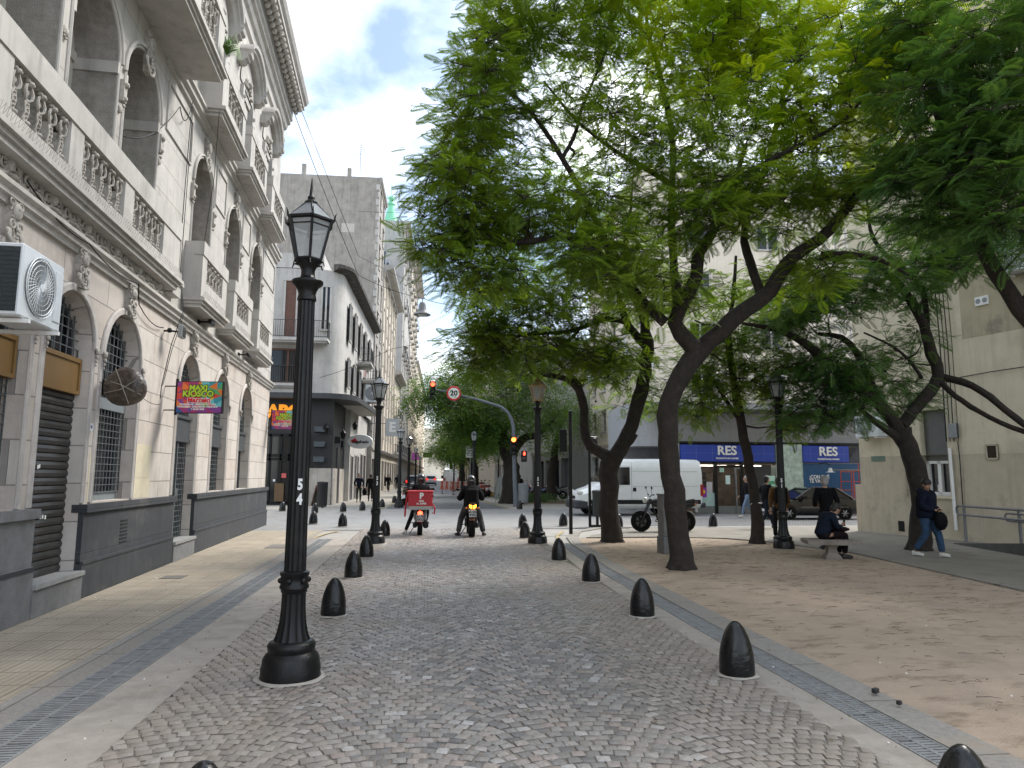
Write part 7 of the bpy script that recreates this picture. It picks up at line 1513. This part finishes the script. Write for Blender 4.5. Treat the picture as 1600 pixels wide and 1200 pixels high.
# ---------------- motorcycles ----------------
MBK = mat('motorbike_black', (.005,.005,.006), .3, var=.2, coat=.3); ENG = mat('engine_grey', (.04,.04,.042), .4, metal=.6, var=.3); SEAT = mat('seat_vinyl', (.005,.005,.006), .6)
PLATEM = mat('plate_white', (.6,.62,.62), .4)
def moto(label, col=MBK, kind='street', lit=None, plate=None, group=None, chrome=False, dark=False):
    """local x forward; rear wheel at the origin's x=0, front wheel x=1.32"""
    t = thing('motorcycle' if kind != 'scooter' else 'scooter', label, 'motorcycle' if kind != 'scooter' else 'scooter', group=group)
    sc_ = kind == 'scooter'; r = .235 if sc_ else .30; wb = 1.25 if sc_ else 1.32; tw = .13 if sc_ else .15; rim = CHROME if chrome else MBK
    wheel(t, (0,0,r), r, tw*1.1, rim, 5, 'rear_wheel'); wheel(t, (wb,0,r), r, tw*.8, rim, 5, 'front_wheel')
    b = MB()
    for s_ in (-1,1): b.tube([(wb,s_*.09,r),(wb-.20,s_*.09,.72),(wb-.30,s_*.09,.95)], [.022,.026,.028], 8)
    b.box(wb-.32,wb-.22,-.11,.11,.86,.89); b.build('front_fork', ENG if dark or sc_ else CHROME, t)
    b = MB(); b.tube([(wb-.30,-.36,1.08),(wb-.27,-.2,1.07),(wb-.28,0,1.0),(wb-.27,.2,1.07),(wb-.30,.36,1.08)], .014, 6)
    for s_ in (-1,1): b.tube([(wb-.30,s_*.25,1.075),(wb-.31,s_*.38,1.08)], .02, 6)
    b.build('handlebar', BLACK, t)
    for s_ in (-1,1): b = MB(); b.tube([(wb-.28,s_*.24,1.08),(wb-.25,s_*.30,1.22),(wb-.25,s_*.34,1.26)], .006, 4); b.ball((wb-.25,s_*.35,1.28), .07, 8, sc=(.35,1,.65)); b.build('mirror', BLACK, t, smooth=60)
    b = MB(); b.ball((wb-.13,0,.92), .10, 10, sc=(.8,1,1)); b.build('headlight', mat('headlight_glass', (.5,.5,.48), .15, spec=.8), t, smooth=60)
    b = MB()     # mudguards
    for cx_, a0_, a1_, w_ in ((0,20,150,.16),(wb,30,150,.12)):
        P = [((r+.035)*cos(R(a)), (r+.035)*sin(R(a))) for a in np.linspace(a0_,a1_,9)]
        vs = [(cx_+x, s_*w_/2, r+z) for x,z in P for s_ in (-1,1)]; b.add(vs, [(2*i,2*i+1,2*i+3,2*i+2) for i in range(8)])
    b.build('mudguard', col, t, smooth=60)
    if sc_:
        b = MB(); loft(b, [(x, [(w_*.7,z0),(w_,z0+.1),(w_,z1-.12),(w_*.6,z1)]) for x,w_,z0,z1 in ((-.28,.07,.62,.78),(-.1,.16,.45,.82),(.2,.19,.38,.80),(.5,.17,.30,.72),(.58,.16,.25,.38),(.92,.16,.25,.36),(1.0,.17,.28,.9),(1.1,.12,.5,1.02))]); b.build('body_panel', col, t, smooth=50)
        b = MB(); loft(b, [(x, [(w_*.7,z0),(w_,z0+.03),(w_*.8,z0+.09)]) for x,w_,z0 in ((-.25,.10,.78),(0,.16,.78),(.4,.15,.74),(.55,.10,.72))]); b.build('seat', SEAT, t, smooth=50)
        b = MB(); b.bbox(-.1,.3,-.24,-.08,.2,.42,.04); b.tube([(-.25,-.17,.32),(.25,-.17,.3)], .06, 10); b.tube([(-.1,.14,.28),(.3,.14,.3)], .07, 8); b.build('engine', BLACK, t)
    else:
        b = MB(); loft(b, [(x, [(w_*.6,z0),(w_,z0+.06),(w_,z1-.07),(w_*.5,z1)]) for x,w_,z0,z1 in ((.42,.07,.70,.84),(.55,.13,.68,.92),(.75,.15,.68,.98),(.92,.12,.72,.96),(1.0,.06,.78,.9))]); b.build('fuel_tank', col, t, smooth=50)
        b = MB(); loft(b, [(x, [(w_*.7,z0),(w_,z0+.04),(w_*.8,z0+.10)]) for x,w_,z0 in ((-.28,.07,.86),(-.1,.12,.83),(.2,.14,.76),(.48,.10,.74))]); b.build('seat', SEAT, t, smooth=50)
        b = MB(); loft(b, [(x, [(w_*.6,z0),(w_,z0+.05),(w_*.8,z1)]) for x,w_,z0,z1 in ((-.36,.05,.80,.88),(-.15,.10,.68,.84),(.25,.12,.58,.78),(.45,.10,.55,.74))]); b.build('tail_cowl', col, t, smooth=50)
        b = MB(); b.bbox(.42,.80,-.14,.14,.28,.50,.04); b.lathe([(.10,.48),(.11,.52),(.10,.56),(.11,.60),(.10,.64),(.08,.68)], 14, c=(.68,0,0)); b.lathe([(.12,-.17),(.12,.17)], 14, ax='y', c=(.52,0,.38)); b.build('engine', ENG, t, smooth=40)
        b = MB()
        for s_ in (-1,1): b.tube([(.45,s_*.10,.72),(.38,s_*.11,.36),(0,s_*.12,r)], .022, 6); b.tube([(.0,s_*.13,r+.03),(.18,s_*.13,.68)], .026, 8)
        b.tube([(wb-.3,0,.92),(.9,0,.55),(.8,0,.3),(.45,0,.3)], .025, 6); b.tube([(wb-.3,0,.9),(.45,0,.72)], .03, 6); b.build('frame', BLACK, t)
        b = MB(); b.tube([(.72,-.12,.46),(.85,-.14,.3),(.6,-.16,.22),(.2,-.17,.27),(-.22,-.18,.38)], [.02,.022,.025,.045,.05], 10); b.build('exhaust', CHROME if chrome else ENG, t, smooth=60)
    for s_ in (-1,1):
        b = MB(); b.tube([(-.26,s_*.06,.80),(-.27,s_*.15,.80)], .01, 5); b.ball((-.27,s_*.17,.80), .035, 6, sc=(1,1.3,.8)); b.build('rear_indicator', AMBER if lit == 'amber' and False else mat('indicator_amber_off', (.35,.12,.02), .3), t, smooth=60)
        b = MB(); b.tube([(.4,s_*.1,.33),(.42,s_*.26,.32)], .014, 6); b.build('foot_peg', BLACK, t)
    zt = .84 if not sc_ else .64
    b = MB()
    if lit == 'amber': 
        for s_ in (-1,1): b.add([(-.38,s_*.02,zt+.04),(-.38,s_*.10,zt+.06),(-.38,s_*.09,zt-.01),(-.38,s_*.02,zt-.06),(-.34,s_*.02,zt+.04),(-.34,s_*.10,zt+.06),(-.34,s_*.09,zt-.01),(-.34,s_*.02,zt-.06)],[(0,1,2,3),(4,7,6,5),(0,4,5,1),(1,5,6,2),(2,6,7,3),(3,7,4,0)])
    else: b.ball((-.34 if sc_ else -.37,0,zt), .075 if sc_ else .05, 8, sc=(.4,1,.8))
    b.build('tail_light', {'amber': AMBER, 'red': REDL}.get(lit, mat('tail_red', (.3,.01,.01), .3)), t)
    b = MB(); zp = .50 if sc_ else .66; b.box(-.36,-.35,-.10,.10,zp-.09,zp+.10); b.tube([(-.34,0,zp+.1),(-.25,0,.74)], .015, 5); p_ = b.build('number_plate', PLATEM, t)
    if plate:
        for k, tx in enumerate(plate): o = text_mesh('plate_text', tx, .09, BLACK, p_, .001, bold=.004); o.location = (-.362,0,zp+.04-.08*k); o.rotation_euler = (pi/2,0,-pi/2)
    b = MB(); b.tube([(.45,.12,.3),(.35,.3,.02)], .012, 5); b.build('side_stand', BLACK, t)
    return t
m1 = moto('black scooter with lit red tail light carrying a red delivery box, stopped on the cobbles', kind='scooter', lit='red', plate=('A170','XKQ')); m1.location = (-.15,20.55,0); m1.rotation_euler = (0,0,R(90)); m1['label'] = 'black scooter with lit red tail light under the delivery rider'
m2 = moto('black motorcycle with lit amber tail lights under the black-clad rider', lit='amber', plate=('A134','KGB')[:1]+('RVD',)); m2.location = (1.28,19.9,0); m2.rotation_euler = (0,0,R(90))
m3 = moto('black motorcycle parked facing left behind the largest tree trunk', dark=True); m3.scale = (1.05,1.05,1.05); m3.location = (8.0,21.4,0); m3.rotation_euler = (0,0,R(176))
GRP = 'motorcycles parked past the crossing'
cz = moto('silver cruiser motorcycle parked side on, rightmost of the far row', mat('moto_silver', (.35,.36,.38), .3, metal=.5), chrome=True, group=GRP); cz.location = (9.9,51,0); cz.rotation_euler = (0,0,R(158))
RDM = mat('moto_red', (.35,.02,.02), .3, coat=.4); BLM = mat('moto_blue', (.02,.04,.12), .3, coat=.4)
mm = [moto('red tanked motorcycle in the far row beside the grey container', RDM, group=GRP), moto('blue motorcycle in the far row, behind the mast', BLM, group=GRP)]
mm[0].location = (4.55,55,0); mm[0].rotation_euler = (0,0,R(105)); mm[1].location = (8.6,50.5,0); mm[1].rotation_euler = (0,0,R(150))
src = [mm[0], mm[1], cz]; spots = [(5.0,57,100,'black seated'),(4.4,59.5,110,''),(4.9,62,95,''),(4.3,65,100,''),(8.0,53,140,''),(7.5,55,150,''),(8.9,56.5,150,''),(4.8,68,95,'')]
lbs = ['motorcycle behind the red tanked one in the far row, second from the container','motorcycle in the far row above the yellow block, third from the container','motorcycle in the far row, fourth from the container','motorcycle in the far row, fifth from the container, near the barriers','motorcycle standing just behind the blue one, right of the mast','motorcycle further back between mast and cruiser','motorcycle half hidden directly behind the silver cruiser','last motorcycle of the far row, next to the barriers']
for k, (x, y, a, _) in enumerate(spots): copy_tree(src[k%3], lbs[k], (x,y,0), R(a))
ms_ = moto('dark scooter parked behind the lamp post past the crossing on the left', kind='scooter'); ms_.location = (-1.15,40.5,0); ms_.rotation_euler = (0,0,R(75))
m5 = moto('dark motorcycle parked beside the far left lamp posts, under the sports utility car'); m5.location = (-1.25,45.5,0); m5.rotation_euler = (0,0,R(95))
# grey utility cabinet beside the big trunk
t = thing('utility_cabinet', 'narrow grey metal utility cabinet standing left of the largest tree trunk', 'cabinet', (5.35,15.4,0), R(8)); CG = mat('cabinet_grey', (.13,.13,.128), .6, var=.15, streak=.4, dirt=(.2,.19,.17,.5), dscale=4)
b = MB(); b.bbox(-.17,.17,-.15,.15,.38,1.28,.01); b.build('cabinet_body', CG, t); b = MB(); b.bbox(-.19,.19,-.17,.17,0,.38,.01); b.box(-.185,.185,-.175,-.168,.18,.19); b.build('base', CG, t); b = MB(); b.bbox(-.19,.19,-.17,.17,1.28,1.31,.01); b.build('lid', CG, t)
# concrete bench
bx = gnd(1300,874); t = thing('concrete_bench', 'concrete bench with a thick slab seat on one flared pedestal', 'bench', bx, R(-14)); t.scale = (.86,1,1); CBM = mat('bench_concrete', (.20,.175,.15), .85, var=.2, scale=8, bump=.4, bscale=50, dirt=(.10,.085,.07,.6), dscale=3)
b = MB(); b.prism([(-.62,.345),(-.56,.31),(.56,.31),(.62,.345),(.62,.395),(.58,.41),(-.58,.41),(-.62,.395)], -.25, .30); b.build('seat_slab', CBM, t)
b = MB(); b.lathe([(.25,0),(.24,.05),(.15,.14),(.12,.22),(.16,.28),(.24,.31)], 4, a0=pi/4, sx=1.1, sy=.9); b.build('pedestal', CBM, t)
# ================= PEOPLE =================
SKIN = mat('skin', (.42,.25,.17), .55, var=.06); SKIN2 = mat('skin_tan', (.33,.19,.12), .55, var=.06)
def cloth(name, col, rough=.85): return mat(name, tuple(c*.45 for c in col), rough, var=.25, scale=12, bump=.8, bscale=16, spec=.15)
def skin_mesh(chains, sub=1):
    """chains of (point, radius) joined where points coincide, grown with the Skin modifier into one surface"""
    vs = []; rad = []; es = []; key = {}
    def vid(p, r):
        k = (round(p[0],4), round(p[1],4), round(p[2],4))
        if k not in key: key[k] = len(vs); vs.append(p); rad.append(r)
        return key[k]
    for ch in chains:
        ids = [vid(p, r) for p, r in ch]; es += list(zip(ids[:-1], ids[1:]))
    me = bpy.data.meshes.new('t'); me.from_pydata([tuple(v) for v in vs], es, []); o = bpy.data.objects.new('t', me); COL.objects.link(o)
    o.modifiers.new('s', 'SKIN'); 
    for i, r in enumerate(rad):
        rr_ = r if isinstance(r, tuple) else (r, r); me.skin_vertices[0].data[i].radius = rr_
    me.skin_vertices[0].data[0].use_root = True
    if sub: m_ = o.modifiers.new('u', 'SUBSURF'); m_.levels = sub; m_.render_levels = sub
    dg = bpy.context.evaluated_depsgraph_get(); r_ = bpy.data.meshes.new_from_object(o.evaluated_get(dg)); bpy.data.objects.remove(o)
    return [tuple(v.co) for v in r_.vertices], [tuple(p.vertices) for p in r_.polygons]
def lerp(a, b_, t): return tuple(a[i]*(1-t)+b_[i]*t for i in range(3))
def person(label, loc, rz, J, jacket, trousers, hair, shoes, skin=SKIN, bulk=1., helmet=None, cat='person', coat=0, headdir=(0,1,0), hat=None, longhair=False, hands=True, tb=1.):
    """J joints in local metres, the figure faces local +y"""
    t = thing('person', label, 'person', loc, rz)
    hp, ch, nk, hd = J['hip'], J['chest'], J['neck'], J['head']
    L_ = {}
    for s_, k in ((-1,'l'),(1,'r')): L_[k] = (J['sh'+k], J['el'+k], J['wr'+k], J['ha'+k], J['th'+k], J['kn'+k], J['an'+k], J['to'+k])
    C = [[(hp,.07),(lerp(hp,ch,.5),.095),(ch,.12),(lerp(ch,nk,.75),.07),(nk,.052),(lerp(nk,hd,.5),.055)]]
    for k in 'lr':
        sh, el, wr, ha, th, kn, an, to = L_[k]
        C += [[(ch,.12),(sh,.058),(lerp(sh,el,.5),.046),(el,.038),(lerp(el,wr,.4),.037),(wr,.024),(ha,.026)], [(hp,.07),(th,.05),(lerp(th,kn,.5),.052),(kn,.045),(lerp(kn,an,.35),.054),(an,.036)]]
    v, f = skin_mesh(C); b = MB(); b.add(v, f)
    # head with jaw, nose, ears and eyes
    fd = Vector(headdir).normalized(); upv = (Vector(hd)-Vector(nk)).normalized(); rt = fd.cross(upv).normalized(); up2 = rt.cross(fd).normalized()
    X_ = Matrix(((rt.x,fd.x,up2.x,hd[0]),(rt.y,fd.y,up2.y,hd[1]),(rt.z,fd.z,up2.z,hd[2]),(0,0,0,1))); b.X = X_
    b.ball((0,-.01,.025), .092, 14, sc=(.86,1.05,1.12)); b.ball((0,.02,-.045), .07, 12, sc=(.85,.95,.95)); b.ball((0,.035,-.085), .035, 8, sc=(1,.9,.8))
    b.add([(-.014,.085,-.03),(.014,.085,-.03),(0,.118,-.028),(0,.088,.028)],[(0,1,2),(0,2,3),(1,3,2)])
    for s_ in (-1,1): b.ball((s_*.082,-.005,-.01), .025, 8, sc=(.35,.8,1.2))
    b.X = None
    if hands:
        for k in 'lr':
            wr, ha = Vector(L_[k][2]), Vector(L_[k][3]); d = (ha-wr).normalized(); side = d.cross(Vector((0,1,0))) if abs(d.y) < .9 else d.cross(Vector((0,0,1))); side.normalize(); pn = d.cross(side)
            for q in range(4):
                p0 = ha+side*(-.024+.016*q)+d*.01; l = (.065,.074,.07,.056)[q]; b.tube([p0, p0+d*l*.5+pn*.006, p0+d*l*.85+pn*.03, p0+d*l*.9+pn*.05], [.009,.0085,.008,.006], 6)
            p0 = wr+side*-.022+d*.03; b.tube([p0, p0+side*-.025+d*.03+pn*.01, p0+side*-.028+d*.058+pn*.025], [.011,.010,.008], 6)
    b.build('body', skin, t, smooth=180)
    b = MB(); b.X = X_
    for s_ in (-1,1): b.ball((s_*.032,.078,.008), .010, 6)
    b.tube([(-.02,.088,-.068),(0,.094,-.069),(.02,.088,-.068)], .004, 4); b.build('eyes_and_mouth', mat('dark_face_detail', (.05,.025,.02), .5), t)
    q = bulk
    C = [[(lerp(hp,ch,-.30-coat),.150*q),(hp,.155*q),(lerp(hp,ch,.5),.145*q),(ch,.165*q),(lerp(ch,nk,.7),.095*q),(nk,.068)]]
    for k in 'lr':
        sh, el, wr = L_[k][:3]; C.append([(ch,.165*q),(sh,.082*q),(lerp(sh,el,.5),.066*q),(el,.057*q),(lerp(el,wr,.5),.052*q),(lerp(el,wr,.95),.040*q)])
    v, f = skin_mesh(C); b = MB(); b.add(v, f); j_ = b.build('jacket', jacket, t, smooth=180)
    C = []
    C.append([(lerp(hp,ch,.2),.13),(hp,.165),(lerp(L_['l'][4],L_['r'][4],.5),.15)])
    for k in 'lr':
        th, kn, an = L_[k][4:7]; C.append([(lerp(L_['l'][4],L_['r'][4],.5),.15),(th,.115*tb),(lerp(th,kn,.5),.085*tb),(kn,.068*tb),(lerp(kn,an,.5),.064*tb),(lerp(kn,an,.97),.055*tb)])
    v, f = skin_mesh(C); b = MB(); b.add(v, f); b.build('trousers', trousers, t, smooth=180)
    for k in 'lr':
        an, to = Vector(L_[k][6]), Vector(L_[k][7]); d = to-an; d.z = 0; dn = d.normalized(); heel = an-dn*.05; g0 = min(an.z, to.z+.04)-.0
        b = MB(); zz = to.z; P = [(heel.x,heel.y,zz+.045),(an.x,an.y,zz+.055),tuple(lerp(an,to,.55)[:2])+(zz+.05,),(to.x,to.y,zz+.035)]
        b.tube(P, [.038,.046,.045,.034], 10); b.tube([(heel.x,heel.y,zz+.075),(an.x,an.y,zz+.085)], [.036,.042], 8); b.build('shoe', shoes, t, smooth=60)
    if helmet:
        b = MB(); b.X = X_; b.ball((0,.0,.02), .142, 18, sc=(.92,1.05,1.02)); b.lathe([(.115,-.13),(.128,-.06),(.128,0)], 18, c=(0,.0,0)); h_ = b.build('helmet', helmet, t, smooth=60); b = MB(); b.X = X_; b.ball((0,.03,.01), .135, 14, sc=(.9,1,.5)); b.build('visor', GLASS, h_, smooth=60)
        b = MB(); b.X = X_; b.box(-.06,.06,-.152,-.146,.0,.02); b.build('helmet_marking', mat('grey_marking', (.3,.3,.32), .5), h_)
    elif hat: b = MB(); b.X = X_; b.ball((0,-.012,.05), .105, 14, sc=(.9,1.05,.95)); b.build('hat', hat, t, smooth=60)
    if hair is not None and not helmet:
        b = MB(); b.X = X_; b.ball((0,-.025,.045), .10, 14, sc=(.92,1.0,1.0)); b.ball((0,-.05,-.01), .088, 12, sc=(.95,.8,1.1))
        if longhair: b.ball((0,-.06,-.10), .075, 10, sc=(1.1,.6,1.3))
        b.build('hair', hair, t, smooth=60)
    return t
def walk(stride=.3, arm=.18, h=1., lean=.02, pockets=False):
    s = stride; z = h
    J = dict(hip=(0,0,.95*z), chest=(0,lean,1.27*z), neck=(0,lean*1.3,1.46*z), head=(0,lean*1.3+.015,1.60*z))
    for k, q, f in (('l',-1,1),('r',1,-1)):
        J['sh'+k] = (q*.185,lean,1.39*z); J['th'+k] = (q*.095,0,.90*z)
        J['kn'+k] = (q*.10, f*s*.55+.05, .50*z); J['an'+k] = (q*.095, f*s, .09 if f > 0 else .12); J['to'+k] = (q*.10, f*s+.15, .0 if f > 0 else 0)
        if f < 0: J['kn'+k] = (q*.10, f*s*.35+.08, .50*z); J['an'+k] = (q*.095, f*s-.02, .13)
        J['el'+k] = (q*.24, -f*arm*.6+lean-.02, 1.10*z); J['wr'+k] = (q*.25, -f*arm*1.3+.06+lean, .88*z); J['ha'+k] = (q*.25, -f*arm*1.5+.10+lean, .80*z)
        if pockets: J['el'+k] = (q*.29,-.08,1.12*z); J['wr'+k] = (q*.20,.09,.95*z); J['ha'+k] = (q*.17,.13,.93*z)
    return J
NAVY = cloth('navy_puffer', (.015,.02,.045)); BLK = cloth('black_cloth', (.010,.010,.012)); JEAN = cloth('blue_denim', (.07,.14,.26)); LJ = cloth('light_denim', (.38,.52,.75)); GRYT = cloth('grey_trousers', (.12,.123,.126)); DKT = cloth('dark_trousers', (.02,.02,.022)); BRN = cloth('brown_jacket', (.22,.12,.045)); OLV = cloth('olive_grey_trousers', (.05,.045,.035))
HB = mat('black_hair', (.012,.01,.009), .6); HG = mat('grey_hair', (.28,.27,.26), .7); SHW = mat('white_shoe', (.55,.54,.5), .6); SHB = mat('black_shoe', (.012,.012,.012), .5); HBR = mat('brown_hair', (.03,.018,.012), .6)
def faceto(px): return 0
# woman walking on the path
Jw = walk(.23,.0,.965); 
for k, q in (('l',-1),('r',1)): Jw['el'+k] = (q*.25,.0,1.06); Jw['wr'+k] = (q*.10,.24,1.0); Jw['ha'+k] = (q*.05,.28,1.0)
pw = person('woman in a beanie, navy puffer jacket and jeans walking on the plaza path', (10.85,14.40,.0), R(-148), Jw, NAVY, JEAN, None, SHW, skin=SKIN2, bulk=1.5, tb=1.2, coat=.18, hat=HB, headdir=(.45,1,-.05), longhair=True)
b = MB(); b.tube([(-.09,-.04,1.36),(-.10,-.09,1.40),(0,-.13,1.42),(.10,-.09,1.40),(.09,-.04,1.36)], [.04,.05,.055,.05,.04], 8); b.build('hood', NAVY, pw, smooth=60)
t = thing('handbag', 'round black handbag held in front of the walking woman', 'bag', pw.location); t.rotation_euler = pw.rotation_euler; b = MB(); b.ball((.06,.30,.78), .20, 12, sc=(.95,.6,1)); b.build('bag_body', BLK, t, smooth=60); b = MB(); b.tube([(-.04,.26,.92),(0,.3,1.02),(.1,.28,1.02),(.14,.25,.92)], .012, 5); b.build('handle', BLK, t)
# seated man with a phone on the bench, facing right
q = bx; zs = .41
Js = dict(hip=(0,0,zs+.12), chest=(0,.12,zs+.40), neck=(0,.24,zs+.55), head=(0,.33,zs+.61))
for k, s_ in (('l',-1),('r',1)):
    Js['sh'+k] = (s_*.17,.15,zs+.49); Js['th'+k] = (s_*.10,.04,zs+.08); Js['kn'+k] = (s_*.11,.46,zs+.11); Js['an'+k] = (s_*.10,.42,.09); Js['to'+k] = (s_*.11,.58,.0)
    Js['el'+k] = (s_*.22,.22,zs+.24); Js['wr'+k] = (s_*.07,.40,zs+.27); Js['ha'+k] = (s_*.03,.46,zs+.29)
ps = person('man in a navy jacket bent over his phone, sitting on the concrete bench', (q.x-.13,q.y+.10,0), R(-90), Js, cloth('blue_black_jacket', (.015,.025,.05)), cloth('plum_trousers', (.02,.012,.016)), HB, SHB, skin=SKIN, bulk=1.12, headdir=(0,1,-.75))
t = thing('phone', 'small dark phone in the hands of the seated man', 'phone', ps.location); t.rotation_euler = ps.rotation_euler; b = MB(); b.bbox(-.035,.035,.50,.512,zs+.26,zs+.40,.003); b.build('phone_body', BLACK, t)
t = thing('bag', 'dark bag on the knees of the seated man', 'bag', ps.location); t.rotation_euler = ps.rotation_euler; b = MB(); b.ball((0,.42,zs+.20), .15, 10, sc=(1.1,1.25,.38)); b.build('bag_body', cloth('dark_plum_bag', (.025,.012,.016)), t, smooth=60)
# standing people
JM = walk(.06,.0,1.0); 
for k, s_ in (('l',-1),('r',1)): JM['wr'+k] = (s_*.20,.16,1.0); JM['ha'+k] = (s_*.16,.2,1.02); JM['el'+k] = (s_*.27,-.02,1.10)
person('grey haired man in a black coat standing with his back turned behind the bench', (9.42,15.9,0), R(-10), JM, BLK, DKT, HG, SHB, bulk=1.12, coat=.25)
p = person('man in a brown jacket walking away behind the plaza lamp post', (9.5,18.3,0), R(-15), walk(.2,.12,.97), BRN, DKT, HB, SHB, bulk=1.15)
t = thing('backpack', 'dark backpack worn over the brown jacket', 'backpack', p.location); t.rotation_euler = p.rotation_euler; b = MB(); b.bbox(-.16,.16,-.30,-.14,1.0,1.42,.04); b.build('pack_body', BLK, t)
person('man in dark clothes striding right behind the thin tree', (11.2,22.5,0), R(-80), walk(.34,.3,1.0,.05), BLK, cloth('dark_denim', (.02,.03,.05)), HB, SHB)
person('grey haired man in dark jacket and light blue jeans walking past the shop door', (13.5,28.7,0), R(80), walk(.27,.15,1.0,.04), cloth('charcoal_jacket', (.03,.03,.035)), LJ, HG, SHW)
person('man in navy puffer jacket and grey trousers walking towards the camera past the crossing', (-4.13,44.9,0), R(186), walk(.16,.05,1.03,0,True), NAVY, OLV, HB, SHB, bulk=1.12)
p = person('person in black seen from behind past the crossing, next to the second lamp post', (-3.55,46.5,0), R(5), walk(.14,.1,1.0), BLK, DKT, HB, SHB, bulk=1.1)
t = thing('bag', 'black bag carried low by the person in black past the crossing', 'bag', p.location); b = MB(); b.ball((-.38,.1,.62), .19, 10, sc=(.8,.5,1.3)); b.tube([(-.38,.1,.8),(-.27,.08,.92)], .015, 5); b.build('bag_body', BLK, t, smooth=60)
for k, (x, y, a, lb) in enumerate(((-5.05,74,185,'leftmost pedestrian of the dark group far down the left pavement'),(-4.35,76,180,'second pedestrian of the dark group far down the left pavement'),(-3.85,74,170,'third pedestrian of the dark group far down the left pavement'),(-3.3,82,5,'pedestrian furthest right in the dark group on the left pavement'),(7.4,56,20,'dark figure standing among the parked motorcycles'),(3.9,96,0,'dark figure beside the distant white van'))):
    person(lb, (x,y,0), R(a), walk(.2,.12,1.0), [BLK,NAVY][k%2], DKT, [HB,HBR][k%2], SHB, bulk=1.1, hands=False)
# riders (bike space: rear wheel at y=0, forward +y)
def rider(label, loc, zs, feet, jacket, trousers, shoes, **k):
    J = dict(hip=(0,.22,zs+.10), chest=(0,.36,zs+.42), neck=(0,.43,zs+.61), head=(0,.47,zs+.74))
    for kk, s_ in (('l',-1),('r',1)):
        J['sh'+kk] = (s_*.19,.38,zs+.52); J['th'+kk] = (s_*.11,.26,zs+.06); J['el'+kk] = (s_*.31,.40,zs+.24); J['wr'+kk] = (s_*.33,.80,1.07); J['ha'+kk] = (s_*.31,.93,1.10)
        fx_, fy, down = feet[0 if s_ < 0 else 1]
        if down: J['kn'+kk] = (s_*.27,.56,.48); J['an'+kk] = (s_*fx_,fy,.09); J['to'+kk] = (s_*(fx_+.06),fy+.15,0)
        else: J['kn'+kk] = (s_*.20,.68,.62); J['an'+kk] = (s_*.16,.62,.36); J['to'+kk] = (s_*.18,.78,.28)
    return person(label, loc, 0, J, jacket, trousers, HB, shoes, bulk=k.pop('bulk',1.1), helmet=k.pop('helmet'), **k)
HEL = mat('helmet_black', (.012,.012,.014), .25, coat=.4)
rider('delivery rider in black with dark helmet astride the scooter, one white shoe on the ground', (-.15,20.55,0), .84, ((.42,.30,True),(.2,.5,False)), BLK, DKT, SHW, helmet=HEL)
r2 = rider('rider in a bulky black jacket, grey trousers and black helmet astride the motorcycle', (1.28,19.9,0), .80, ((.36,.35,True),(.36,.35,True)), BLK, GRYT, SHB, helmet=HEL, bulk=1.62, tb=1.4, coat=.1)
t = thing('backpack', 'black backpack worn by the rider in the bulky black jacket', 'backpack', r2.location); b = MB(); b.bbox(-.17,.17,-.03,.13,.88,1.34,.05); b.tube([(-.05,-.035,1.22),(.05,-.035,1.22)], .006, 4); b.build('pack_body', cloth('backpack_black', (.016,.016,.018)), t)
# delivery box
t = thing('delivery_box', 'red insulated delivery box with white letter P and a grey band, on the scooter', 'delivery box', (-.15,20.42,0)); RB_ = mat('box_red', (.42,.012,.022), .5, var=.08, bump=.2, bscale=8)
b = MB(); b.bbox(-.345,.345,-.46,.0,.74,1.24,.03); b.v = [(x*(1-.08*(1.28-z)),y,z) for x,y,z in b.v]; b.build('box_body', RB_, t); b = MB(); b.box(-.32,.32,-.468,-.46,.745,.84); b.build('reflective_band', mat('reflective_grey', (.35,.35,.34), .4), t)
b = MB(); b.bbox(-.36,.36,-.48,.02,1.21,1.27,.02); b.build('lid', RB_, t)
for tx, z, sz in (('P',1.12,.21),('PIDE',.98,.065),('AL SUPER',.91,.065)): o = text_mesh('lettering', tx, sz, WHITEP, t, .002, bold=.012 if tx == 'P' else .003); stand(o, (.03,-.468,z))
b = MB(); b.tube([(-.35,-.3,1.2),(-.41,-.32,.8),(-.42,-.3,.55)], .025, 4); b.tube([(.34,-.3,.9),(.41,-.3,.78),(.39,-.3,.62),(.33,-.3,.66)], .02, 4); b.build('strap', RB_, t)
